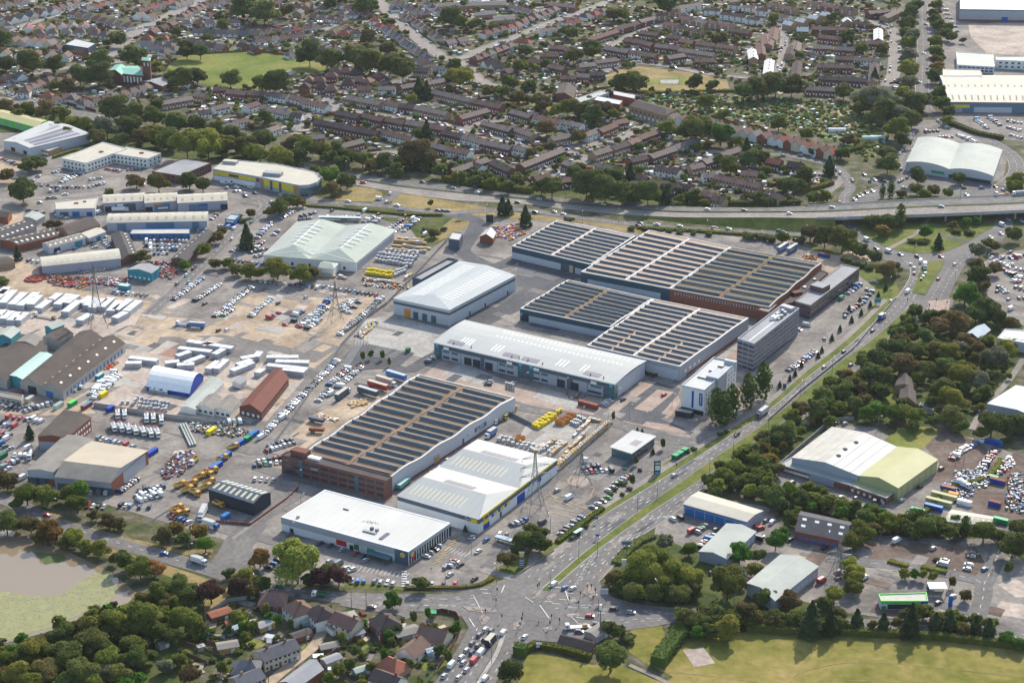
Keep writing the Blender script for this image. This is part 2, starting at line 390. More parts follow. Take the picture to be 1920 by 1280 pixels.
def inpoly(x,y,Q):
    c=False; j=len(Q)-1
    for i in range(len(Q)):
        if (Q[i][1]>y)!=(Q[j][1]>y) and x<(Q[j][0]-Q[i][0])*(y-Q[i][1])/(Q[j][1]-Q[i][1])+Q[i][0]: c=not c
        j=i
    return c
def lilies():
    b=MB(); mat('lily',(.29,.28,.13),(.2,.21,.10),.2,.6,fac=.6); mat('lily_dark',(.06,.1,.03),(.1,.12,.04),.3,.6)
    A=P('-60,1105 0,1108 60,1117 108,1118 140,1098 165,1080 205,1082 222,1105 205,1128 150,1152 105,1172 55,1188 0,1203 -60,1215')
    B=P('66,1035 120,1040 122,1052 85,1057'); D=P('175,1075 205,1070 212,1080 188,1090')
    for Q,n,m,r in ((A,8200,'lily',.46),(B,420,'lily_dark',.6),(D,200,'lily',.6)):
        x0=min(p[0] for p in Q); x1=max(p[0] for p in Q); y0=min(p[1] for p in Q); y1=max(p[1] for p in Q)
        k=0
        while k<n:
            x=random.uniform(x0,x1); y=random.uniform(y0,y1)
            if not inpoly(x,y,Q): continue
            k+=1
            if Q is A and math.sin(x*.13+y*.21)*math.cos(x*.07-y*.3)+random.random()*2.2<.2: continue
            c=G(x,y); rr=r*random.uniform(.6,1.5); a0=random.random()*6
            b.face([(c.x+rr*math.cos(a0+i*1.05),c.y+rr*math.sin(a0+i*1.05),.16+random.random()*.03) for i in range(6)],m)
    tag(b.build('lily_pads'),'pale yellow green lily pads floating on the brown pond','lily pads',kind='stuff')
lilies()
# ================================================================ ROADS
LL=P('955,1088 1035,1032 1140,960 1220,911 1337,837 1440,770 1515,707 1600,640 1672,568 1703,525 1705,500 1690,484')
LR=P('1015,1106 1100,1033 1197,960 1272,907 1372,837 1440,790 1490,750 1565,687 1632,640 1700,580 1717,552 1732,520 1736,492')
A1,B1=strip2('main_road',LL,LR,'road',6,(.33,.66),n=160,edges=True)
ML=P('1022,1106 1108,1033 1206,960 1290,902 1384,837 1450,792 1500,750 1575,687 1642,640 1706,586')
MR=P('1030,1108 1114,1036 1217,962 1303,906 1395,842 1458,797 1513,756 1588,692 1656,641 1710,590')
RR=P('1122,1092 1162,1050 1195,1012 1262,965 1335,908 1405,858 1468,810 1532,768 1602,708 1662,657 1712,612')
b_=MB(); A=resample(gl(LR[:10]),120); B=resample(gl(MR),120); strip(b_,A,B,.31,'verge'); strip(b_,offset(A,.15),A,.33,'kerb'); strip(b_,B,offset(B,-.15),.33,'kerb'); tag(b_.build('median_verge'),kind='structure')
A3,B3=strip2('main_road',MR,RR,'road',6,(.25,.5,.75),n=160,edges=True)
for A_,B_,fs,sg in ((A1,B1,(.17,.5,.83),1),(A3,B3,(.125,.375,.625,.875),-1)):
    for i in list(range(10,40,11)):
        for f in fs: q=A_[i].lerp(B_[i],f); q2=A_[i+1].lerp(B_[i+1],f); arrow(q,(q-q2)*(1 if i<45 else sg))
b_=MB(); A=resample(gl(P('1000,1062 1030,1022 1060,1003 1132,955 1212,905 1330,830 1434,764 1509,700 1592,634 1664,564')),120); B=resample(gl(P('1018,1045 1035,1032 1062,1014 1140,960 1220,911 1337,837 1440,770 1515,707 1600,640 1672,568')),120)
strip(b_,A,B,.30,'verge'); tag(b_.build('verge'),kind='structure')
b_=MB(); A2=[a.lerp(a+(a-b),.9) for a,b in zip(A,B)]; strip(b_,A2,A,.28,'road_pale'); tag(b_.build('footpath'),kind='structure')
# junction, arms
Z('junction','road',7,'862,1112 960,1086 1022,1104 1030,1108 1122,1090 1146,1118 1140,1150 1180,1181 1060,1206 1000,1200 958,1222 880,1178 862,1150')
strip2('side_road',P('480,1096 560,1102 655,1111 775,1113 855,1111 960,1087'),P('480,1112 560,1120 635,1131 755,1145 830,1148 880,1160'),'road',6,(.33,.66))
strip2('side_road',P('1122,1100 1150,1121 1210,1134 1285,1140 1380,1150 1500,1158 1622,1160 1740,1166 1865,1177 1980,1190'),P('1060,1206 1180,1181 1225,1175 1275,1167 1380,1172 1500,1175 1622,1180 1740,1186 1865,1196 1980,1212'),'road',6,(.33,.66),n=90)
strip2('side_road',P('72,950 110,972 160,986 250,1014 340,1040 405,1058 470,1080 490,1096'),P('20,955 80,985 150,1008 212,1027 300,1054 365,1072 425,1092 485,1112'),'road',6,(.5,),n=90)
dashes(gl(P('120,975 160,988 250,1016 340,1042 390,1056')),.26,1,0,.2,'paint_yellow')
strip2('side_road',P('-60,905 0,922 72,950'),P('-60,925 0,945 20,955'),'road',6,(.5,))
strip2('main_road',P('880,1175 855,1220 828,1262 800,1300'),P('940,1185 925,1225 900,1265 880,1300'),'road',6,(.25,.5,.75))
strip2('main_road',P('950,1188 935,1228 908,1270 890,1300'),P('1002,1198 968,1222 940,1262 918,1300'),'road',6,(.5,))
b_=MB(); A=gl(P('941,1188 926,1226 901,1267 882,1300')); B=gl(P('949,1188 934,1228 907,1270 889,1300')); strip(b_,A,B,.32,'concrete'); tag(b_.build('median_kerb'),kind='structure')
# traffic islands at the junction
for i,s in enumerate(('1002,1108 1018,1104 1012,1118 997,1125','1022,1120 1040,1112 1045,1116 1030,1128','1065,1128 1078,1120 1082,1128 1068,1134','1100,1098 1112,1098 1118,1116 1108,1122 1092,1112','1018,1178 1032,1172 1036,1180 1022,1186','962,1170 975,1162 985,1168 975,1180 962,1182','866,1137 900,1137 932,1143 930,1149 880,1146','897,1160 905,1152 920,1158 910,1170 903,1172','1060,1152 1085,1148 1088,1156 1064,1158')):
    Z('traffic_island','road_pale',8,s,thick=.12); q0=P(s); c0=(sum(a for a,b in q0)/len(q0),sum(b for a,b in q0)/len(q0)); Z('tactile_paving','brick_paving',14,' '.join('%f,%f'%(c0[0]+(a-c0[0])*.45,c0[1]+(b-c0[1])*.45) for a,b in q0),thick=.12)
for a,b,n in (((1065,1140),(1082,1140),1),((1090,1140),(1105,1140),1),((1066,1152),(1083,1168),2),((888,1118),(905,1150),2),((985,1120),(1000,1130),2)):
    dashes([G(*a),G(*b)],.4,1,0,.3)
for x,y in ((1022,1128),(1035,1132),(1048,1124),(1060,1112),(900,1105),(905,1112)): dashes([G(x,y),G(x+14,y+1)],.4,1,0,.35)
# flyover and its ramp (real height), slip road, roundabout
mat('deck_concrete',(.42,.4,.37),(.33,.31,.29),.2)
def zdeck(x): 
    t=min(1,max(0,(x-1080)/480)); return 7.0*(t*t*(3-2*t))
up=P('545,297 625,320 690,330 755,338 855,349 960,363 1085,375 1160,381 1235,386 1300,389 1440,390 1540,386 1665,379 1760,374 1920,366 2040,358')
mi=P('560,312 625,330 690,340 755,350 855,361 960,371 1085,384 1160,391 1235,396 1300,398 1440,398 1540,397 1665,391 1760,387 1920,381 2040,372')
lo=P('580,330 640,342 700,353 755,362 855,376 960,381 1085,395 1160,402 1235,406 1300,408 1440,408 1540,409 1665,405 1760,402 1920,395 2040,386')
def dk(Q,n=140): return resample(smooth([G(x,y,zdeck(x)) for x,y in Q]),n)
U_,M_,L_=dk(up),dk(mi),dk(lo)
b_=MB(); strip(b_,U_,M_,.09,'road'); tag(b_.build('bypass_road'),kind='structure')
b_=MB(); strip(b_,M_,L_,.09,'road_pale'); tag(b_.build('bypass_road'),kind='structure')
b_=MB()
for i in range(len(M_)-1):
    a,c=M_[i],M_[i+1]; t=(c-a).normalized(); u=Vector((-t.y,t.x,0))*.5
    b_.hexa([a-u,c-u,c+u,a+u],[p+Vector((0,0,.7)) for p in (a-u,c-u,c+u,a+u)],'verge')
tag(b_.build('central_reserve'),kind='structure')
for A,B in ((U_,M_),(M_,L_)): dashes([p.lerp(q,.5) for p,q in zip(A,B)],.12,3,6,.22); dashes([p.lerp(q,.06) for p,q in zip(A,B)],.4,1,0,.15); dashes([p.lerp(q,.93) for p,q in zip(A,B)],.4,1,0,.15)
k0=max(i for i,p in enumerate(L_) if p.z<6.6)+4
br=thing('flyover_bridge','long grey concrete flyover carrying the bypass over the roundabout','bridge',tuple((U_[k0]+L_[k0])/2*1.0)); 
b_=MB()
for i in range(k0,len(L_)-1):
    a,c,d,e=L_[i],L_[i+1],U_[i+1],U_[i]
    off=lambda p,q: (p-q).normalized()
    a2=a+off(a,e)*.9;c2=c+off(c,d)*.9;d2=d+off(d,c)*.9;e2=e+off(e,a)*.9
    if a2.y>e2.y: a2,e2,c2,d2=e2,a2,d2,c2
    Z_=Vector((0,0,1)); b_.hexa([p-Z_*1.3 for p in (a2,c2,d2,e2)],[p+Z_*.03 for p in (a2,c2,d2,e2)],'deck_concrete')
b_.build('deck',br)
for side in (L_,U_):
    b_=MB(); oth=U_ if side is L_ else L_
    for i in range(k0,len(L_)-1):
        n=(side[i]-oth[i]).normalized(); n2=(side[i+1]-oth[i+1]).normalized()
        a=side[i]+n*.5; c=side[i+1]+n2*.5; a3=side[i]+n*.85; c3=side[i+1]+n2*.85
        q=[a,c,c3,a3]
        if (q[1]-q[0]).cross(q[2]-q[0]).z<0: q=[a3,c3,c,a]
        b_.hexa([p+Vector((0,0,.04)) for p in q],[p+Vector((0,0,1.0)) for p in q],'deck_concrete')
    b_.build('parapet',br)
for x in (1692,1770,1840,1905):
    i=min(range(len(L_)),key=lambda j:abs((L_[j]-G(x,400,7)).x))
    for f in (.12,.5,.88):
        p=L_[i].lerp(U_[i],f); b_=MB(); b_.box((p.x,p.y,0),(1.1,1.4,p.z-1.2),'deck_concrete'); b_.build('pier',br)
# embankment slopes
b_=MB(); k1=k0+4; dn=[]; 
for i,p in enumerate(L_[:k1]):
    q=p+(p-U_[i]).normalized()*(.5+p.z*1.6); dn.append(Vector((q.x,q.y,.05)))
strip(b_,L_[:k1],dn,.06,'verge')
dn=[]
for i,p in enumerate(U_[:k1]):
    q=p+(p-L_[i]).normalized()*(.5+p.z*1.6); dn.append(Vector((q.x,q.y,.05)))
strip(b_,U_[:k1],dn,.06,'verge'); tag(b_.build('embankment'),kind='structure')
road('main_road',P('-30,183 60,195 112,207 187,222 235,234 320,256 420,276 500,292 560,303'),15,lay=5,edge=True)
road('slip_road',P('430,345 500,366 570,377 650,382 730,388 840,400 960,393 1060,405 1185,421 1310,431 1440,437 1520,440 1602,436'),8,lay=7)
road('slip_road',P('700,384 722,378 735,370 745,358'),8,lay=7,centre='')
Z('roundabout','road',6,'1590,395 1588,430 1612,462 1650,485 1700,506 1760,508 1815,495 1862,468 1898,430 1905,385 1890,355 1830,342 1750,335 1690,340 1640,352 1605,370')
Z('roundabout_island','verge',8,'1606,408 1606,425 1622,443 1665,466 1715,476 1765,475 1802,461 1862,427 1872,400 1855,378 1800,368 1700,368 1640,376 1615,390',thick=.12)
Z('lawn','dry_grass',11,'1680,470 1725,455 1750,440 1800,450 1795,462 1765,474 1715,475')
Z('lawn','dry_grass',11,'1760,425 1855,425 1820,445 1795,442')
Z('footpath','road_pale',12,'1655,470 1712,440 1740,410 1746,411 1718,442 1662,473')
Z('footpath','asphalt_dark',12,'1757,440 1816,451 1812,455 1757,444')
Z('traffic_island','verge',8,'1717,552 1710,548 1732,492 1772,489 1768,500 1735,552',thick=.13)
strip2('main_road',P('1710,610 1735,555 1772,497 1800,478'),P('1770,590 1782,552 1812,495 1850,474'),'road',7,(.33,.66))
Z('junction','road',7,'1700,585 1717,552 1740,556 1790,560 1775,600 1720,612')
Z('forecourt','brick_paving',9,'1740,565 1782,562 1778,588 1745,590',thick=.1)
road('main_road',P('1600,455 1582,378 1594,352 1578,322 1540,305 1455,290 1400,300 1340,330'),8,lay=5)
road('main_road',P('1898,400 1912,370 1935,345 1990,330'),10,lay=5)
road('main_road',P('1640,358 1680,340 1700,325 1690,300 1720,262'),9,lay=5)
road('main_road',P('1727,-12 1731,75 1730,125 1729,172 1737,206 1765,221 1815,243 1865,270 1900,296 1905,325 1880,350'),12,lay=7,edge=True)
road('main_road',P('1620,335 1650,345 1700,352 1760,352 1850,352'),8,lay=7)
for s,w in (('10,60 125,22 190,0 230,-12',8),('200,118 245,67 320,27 388,-3 420,-20',12),('698,-10 742,37 780,70 830,107 868,120 900,152 955,170',11),('835,112 870,108 905,92 960,72 1047,37 1110,15 1160,-5',8),
  ('0,168 60,140 165,122 210,118 310,105',7),('365,60 440,80 480,78',5),('555,246 585,215 635,203 615,187 640,172 670,166 730,155 800,150',7),('635,203 705,215 805,227 867,242 955,265 1000,290',6),('867,242 905,230 960,225',6),
  ('1000,320 1055,280 1150,264 1200,240 1225,228 1160,216',7),('1055,280 1100,300 1060,320 1010,345',5),('1135,133 1172,120 1235,122 1335,140 1435,148 1470,148',6),('1135,90 1200,60 1250,44',6),('1657,162 1675,140 1677,65 1660,50 1632,42 1560,20',9),('1455,145 1465,112 1470,60 1450,40',5),
  ('165,175 100,178 60,190 0,170',5),('1300,290 1350,285 1400,300',6),('700,290 740,285 770,300 800,318',5),('0,20 80,-8',6),('600,60 640,45 700,40',4),('290,180 350,172 400,165',4)):
    road('street',P(s),w,'road_pale',5,centre='',path=1.6)
road('estate_road',P('-40,378 60,373 190,362 260,346 330,352 430,350'),8,'road_pale',5,centre='')
road('estate_road',P('280,590 362,515 437,440 478,408 500,390 496,376 470,365 425,350'),8,'road',6,path=1.5)
road('estate_road',P('838,402 890,412 892,427 877,452 868,472 900,492 930,500 975,482'),11,'asphalt_dark',6,centre='')
road('estate_road',P('660,690 720,686 765,694 800,675 830,660'),9,'asphalt_dark',6,centre='')
road('estate_road',P('945,752 1000,768 1100,783 1160,795 1210,812 1292,829 1320,832'),9,'road',6)
road('estate_road',P('1135,792 1110,840 1045,888 1022,915 1000,945'),8,'road',6,centre='')
road('estate_road',P('1235,815 1256,825 1254,845 1212,866 1200,882 1204,905 1185,930 1150,955'),8,'road',7,centre='')
road('estate_road',P('480,874 580,902 730,938'),8,'road',5,centre='')
road('estate_road',P('560,922 480,975 440,1015 425,1050'),10,'road',6,centre='')
road('estate_road',P('1600,1052 1715,1065 1815,1083 1845,1100 1830,1165'),8,'road',6)
road('estate_road',P('1845,1095 1870,1042 1876,1005'),8,'road',6)
road('estate_road',P('1960,470 1885,480 1850,500 1860,535 1868,560 1940,575'),7,'road_pale',6,centre='')
road('track',P('1920,672 1890,715 1845,765 1822,805'),3.5,'road_pale',4,centre='')
road('track',P('495,1290 530,1258 585,1215 600,1190 612,1165'),5,'sand',4,centre='')
road('footpath',P('1180,1246 1215,1262 1262,1285'),2.2,'road_pale',6,centre='')
road('footpath',P('1615,1150 1700,1160 1800,1158'),2,'road_pale',5,centre='')
road('street',P('640,1130 700,1140 760,1150 770,1158'),5,'road',5,centre='')
road('footpath',P('545,930 450,1000 435,1010'),2,'road_pale',8,centre='')
# parking bays
for a in ((668,642,690,642,4,4.8,-1),(700,668,735,645,9,4.8,1),(700,668,735,645,9,4.8,-1),(735,674,765,655,8,4.8,1),(700,641,760,655,12,4.8,-1),(975,500,1008,508,8,9,-1),(1015,510,1050,520,8,9,-1),(968,540,930,565,9,5,1),(925,590,965,608,8,5,1),(640,685,668,640,22,4.8,-1),
  (1475,690,1535,650,20,5,-1),(1540,640,1595,585,20,5,-1),(1440,745,1470,705,12,5,1),(1500,640,1560,585,16,5,1),(600,1062,760,1085,20,5,1),(820,1030,870,1045,8,5,1),(850,1010,890,985,8,4.8,1),(1085,880,1130,895,12,4.8,1),(1085,880,1130,895,12,4.8,-1),
  (570,392,760,412,40,5,1),(1590,955,1680,975,12,5,-1),(1625,900,1700,935,16,5,-1),(1700,560,1725,525,1,5,1)):
    bays(*a)
for s in ('1030,925 1060,905 1115,915 1105,935 1075,950 1045,940 1030,925','1010,940 1030,928 1100,955 1085,962 1015,945','1005,965 1035,960 1100,978','1065,990 1110,960 1150,925'):
    dashes([G(*p) for p in P(s)],.4,1,0,.2,'paint_yellow')
for i in range(8): dashes([G(812+i*5,1058-i*6),G(826+i*5,1052-i*6)],.4,1,0,.35,'paint_yellow')
for i in range(7): dashes([G(753,1072+i*4.5),G(763,1072+i*4.5)],.4,1,0,.9)

for i in range(9): x,y=1078+i*3.6,1096-i*6.2; dashes([G(x,y),G(x+6,y+1),G(x+9,y-3.2),G(x+3.4,y-4),G(x,y)],.42,1,0,.18)
for q in ('1012,1135 1030,1160','1028,1100 1062,1104','1060,1108 1066,1126','1120,1150 1135,1150','1080,1158 1098,1160','880,1160 890,1176','940,1112 946,1098'): dashes([G(*p) for p in P(q)],.42,1,0,.4)
for q in ('1040,1142 1060,1139 1090,1136 1140,1134','1130,1142 1230,1148 1280,1152','1110,1166 1180,1162 1275,1158','780,1122 850,1124 900,1121','770,1136 840,1136 872,1140'): dashes(gl(P(q)),.42,2,4,.25)
for q in ('440,1099 470,1088 475,1060','1123,1088 1160,1050 1192,1012','1146,1122 1200,1136 1280,1146'): dashes(offset(gl(P(q)),.6),.42,1,0,.15,'paint_yellow')
# faint pitch lines and lawns
for q in ('1480,1282 1500,1262 1560,1246 1620,1241 1700,1245 1800,1256 1960,1275','1430,1199 1472,1194 1500,1190','1560,1290 1560,1274 1930,1290','1236,1258 1400,1275 1500,1300'):
    b_=MB(); A=resample(gl(P(q)),60); strip(b_,offset(A,.25),offset(A,-.25),.14,'verge' if 0 else 'dry_grass'); tag(b_.build('pitch_line'),kind='structure')
for q in ('340,1208 352,1203 405,1224 398,1230','452,1205 475,1196 508,1207 480,1216','490,1240 505,1236 520,1245 500,1252','615,1238 640,1228 655,1236 630,1246','655,1218 690,1198 700,1208 668,1226','740,1212 752,1204 766,1212 750,1222','785,1245 812,1238 822,1250 795,1258','820,1258 838,1228 850,1232 835,1262','700,1190 715,1182 722,1190 708,1200','560,1215 580,1205 590,1212 572,1222','300,1232 330,1222 345,1236 318,1248','440,1165 460,1155 475,1165 450,1175','620,1205 640,1195 650,1202 630,1212'): Z('lawn','meadow',3,q)

Z('junction','road',7,'430,1003 478,972 502,984 470,1030 462,1092 440,1100 392,1068 400,1048')

pb=MB()
for A_,B_,nl in ((A1,B1,3),(A3,B3,4),(resample(gl(P('480,1104 655,1121 775,1128 900,1130')),160),resample(gl(P('480,1112 635,1131 755,1145 880,1150')),160),1)):
    for _ in range(34):
        i=random.randrange(2,150); ln=random.randrange(2,8); k=random.randrange(nl); f0=(k+random.uniform(.05,.3))/nl; f1=(k+random.uniform(.6,.95))/nl; j=min(i+ln,len(A_)-2)
        q=[A_[i].lerp(B_[i],f0),A_[j].lerp(B_[j],f0),A_[j].lerp(B_[j],f1),A_[i].lerp(B_[i],f1)]
        if (q[1]-q[0]).cross(q[2]-q[0]).z<0: q=q[::-1]
        z=.225+random.random()*.006; pb.face([(p.x,p.y,z) for p in q],random.choice(['asphalt','asphalt_dark','road_pale','asphalt']))
tag(pb.build('road_patches'),kind='structure')

pb=MB()
for Q,n,ms in ((P('-40,290 400,320 620,380 900,410 1180,430 1640,530 1400,800 1180,975 1020,1080 500,1085 450,1010 0,895'),330,['asphalt','road','road_pale','asphalt_yard','asphalt_dark','asphalt']),(P('-20,545 260,560 560,545 700,555 640,650 560,710 500,785 330,778 150,740 0,620'),150,['sand','sand_pink','concrete','asphalt_yard','road_pale','sand_pink']),(P('1450,890 1600,960 1900,985 1900,1180 1450,1125 1250,1010'),70,['asphalt','road','mud','road_pale'])):
    x0=min(p[0] for p in Q); x1=max(p[0] for p in Q); y0=min(p[1] for p in Q); y1=max(p[1] for p in Q); k=0
    while k<n:
        x,y=random.uniform(x0,x1),random.uniform(y0,y1)
        if not inpoly(x,y,Q): continue
        k+=1; g=G(x,y); a=-.51+random.choice([0,1.571]); w_,d_=random.uniform(3,22),random.uniform(1.2,9); ca,sa=math.cos(a),math.sin(a); z=.158+.018*random.random()
        pb.face([(g.x+u*ca-v*sa,g.y+u*sa+v*ca,z) for u,v in ((-w_/2,-d_/2),(w_/2,-d_/2),(w_/2,d_/2),(-w_/2,d_/2))],random.choice(ms))
tag(pb.build('yard_patches'),kind='structure')
# ================================================================ BUILDINGS
mat('roof_white',(.47,.47,.455),(.38,.38,.365),.06,.6,fac=.8,stripe=(.51,.075,.03)); mat('roof_lidl',(.53,.525,.495),(.46,.455,.43),.05,.7,stripe=(.51,.075,.03))
mat('roof_palegrey',(.38,.395,.385),(.32,.33,.32),.05,.55,fac=.7,stripe=(.51,.075,.03)); mat('roof_ware',(.37,.395,.4),(.32,.345,.35),.05,.55,stripe=(.51,.075,.03))
mat('roof_cream',(.5,.47,.39),(.39,.355,.285),.12,.7,fac=.7); mat('roof_creamgrey',(.5,.48,.42),(.38,.36,.31),.15,.8)
mat('roof_sage',(.33,.37,.32),(.25,.29,.25),.07,.6); mat('roof_greygreen',(.38,.4,.36),(.3,.32,.29),.07,.7)
mat('roof_olive',(.40,.385,.20),(.34,.33,.17),.06,.6); mat('roof_mint',(.42,.56,.5),(.35,.48,.43),.1,.6); mat('roof_copper',(.17,.38,.3),(.24,.45,.37),.2,.6)
mat('roof_asbestos',(.27,.25,.22),(.17,.155,.135),.12,.9,fac=.7); mat('roof_dark',(.085,.08,.08),(.06,.056,.056),.1,.85)
mat('roof_darkbrown',(.098,.08,.07),(.068,.056,.05),.1,.85); mat('roof_slate',(.045,.045,.055),(.065,.065,.075),.2,.7); mat('roof_flatgrey',(.3,.3,.31),(.23,.23,.24),.08,.8)
mat('roof_tan',(.43,.37,.285),(.36,.31,.24),.06,.7); mat('roof_red',(.17,.06,.045),(.13,.048,.04),.2,.8); mat('roof_blue',(.42,.47,.52),(.36,.41,.46),.1,.5)
mat('roof_moss',(.42,.4,.16),(.33,.3,.2),.1,.8,fac=.8)
mat('saw_brown',(.25,.17,.125),(.15,.115,.07),.06,.9,fac=.7); mat('saw_mossbrown',(.2,.14,.10),(.125,.105,.05),.07,.9,fac=.6); mat('saw_tan',(.42,.3,.215),(.35,.25,.18),.1,.85)
mat('white_strip',(.56,.55,.53),(.47,.46,.44),.2,.6); mat('pale_strip',(.36,.36,.35),(.28,.28,.27),.2,.7)
mat('saw_glass',(.07,.1,.125),(.045,.07,.09),.4,.25,spec=.6); mat('saw_glass_grey',(.15,.18,.19),(.1,.13,.14),.4,.35,spec=.5)
mat('saw_glass_b',(.09,.12,.145),(.05,.075,.1),.5,.3,spec=.5); mat('saw_glass_c',(.055,.075,.095),(.085,.11,.12),.6,.2,spec=.6)
mat('clad_white',(.66,.67,.68),(.6,.61,.62),.1,.6); mat('clad_pale',(.46,.48,.51),(.42,.44,.47),.1,.5); mat('clad_grey',(.34,.36,.4),(.3,.32,.36),.1,.5)
mat('clad_dark',(.09,.115,.15),(.075,.1,.13),.1,.45); mat('clad_teal',(.05,.09,.115),(.04,.075,.1),.1,.45); mat('tower_grey',(.22,.235,.275),(.19,.2,.24),.1,.5); mat('clad_black',(.03,.035,.045),(.04,.045,.055),.1,.5)
mat('clad_blue',(.12,.2,.29),(.1,.17,.25),.1,.5); mat('bright_blue',(.03,.16,.4),(.03,.13,.33),.3,.5); mat('teal_wall',(.05,.27,.33),(.04,.2,.25),.2,.6); mat('clad_purplegrey',(.36,.36,.42),(.31,.31,.36),.1,.5)
mat('brick_red',(.27,.10,.065),(.2,.075,.05),.6,.9); mat('brick_brown',(.19,.09,.07),(.14,.068,.052),.5,.9); mat('brick_tan',(.38,.25,.16),(.3,.19,.12),.5,.9); mat('brick_purple',(.15,.095,.095),(.11,.07,.07),.4,.9)
mat('stone_white',(.74,.72,.68),(.66,.64,.6),.3,.8); mat('render_white',(.75,.74,.7),(.62,.6,.56),.3,.85); mat('render_cream',(.62,.55,.4),(.5,.44,.33),.3,.85)
mat('glass_dark',(.025,.035,.05),(.04,.055,.075),.7,.12,spec=.8); mat('glass_teal',(.07,.17,.19),(.04,.1,.12),.5,.15,spec=.8); mat('glass_pale',(.35,.45,.5),(.25,.33,.38),.5,.2,spec=.7)
mat('rooflight',(.82,.83,.8),(.7,.71,.68),.4,.4); mat('rooflight_cream',(.62,.58,.4),(.55,.5,.36),.4,.5); mat('rooflight_brown',(.4,.3,.17),(.3,.23,.14),.5,.7); mat('solar',(.09,.075,.1),(.12,.1,.13),1,.3,spec=.6)
mat('yellow',(.72,.56,.02),(.6,.46,.03),.4,.6); mat('orange',(.62,.25,.02),(.5,.2,.03),.4,.6); mat('red',(.5,.03,.03),(.4,.03,.03),.5,.5); mat('green',(.03,.33,.12),(.03,.25,.1),.5,.5)
mat('blue',(.02,.07,.38),(.02,.06,.28),.5,.5); mat('cyan',(.03,.42,.65),(.03,.38,.6),.5,.5); mat('white',(.8,.8,.78),(.7,.7,.68),.5,.6); mat('black',(.02,.02,.022),(.03,.03,.033),.5,.6); mat('steel',(.3,.31,.32),(.22,.23,.24),.5,.45,metal=.3)
mat('timber',(.5,.34,.15),(.38,.25,.12),.8,.9); mat('timber_pale',(.55,.42,.27),(.45,.33,.2),.8,.9); mat('rust',(.3,.12,.07),(.2,.08,.05),.8,.9); mat('concrete_wall',(.4,.38,.35),(.3,.28,.26),.3,.9)
mat('bright_green',(.12,.62,.08),(.1,.5,.07),.4,.5); mat('dark_green',(.03,.16,.09),(.02,.12,.07),.4,.6); mat('dark_red',(.28,.07,.06),(.2,.06,.05),.4,.6)
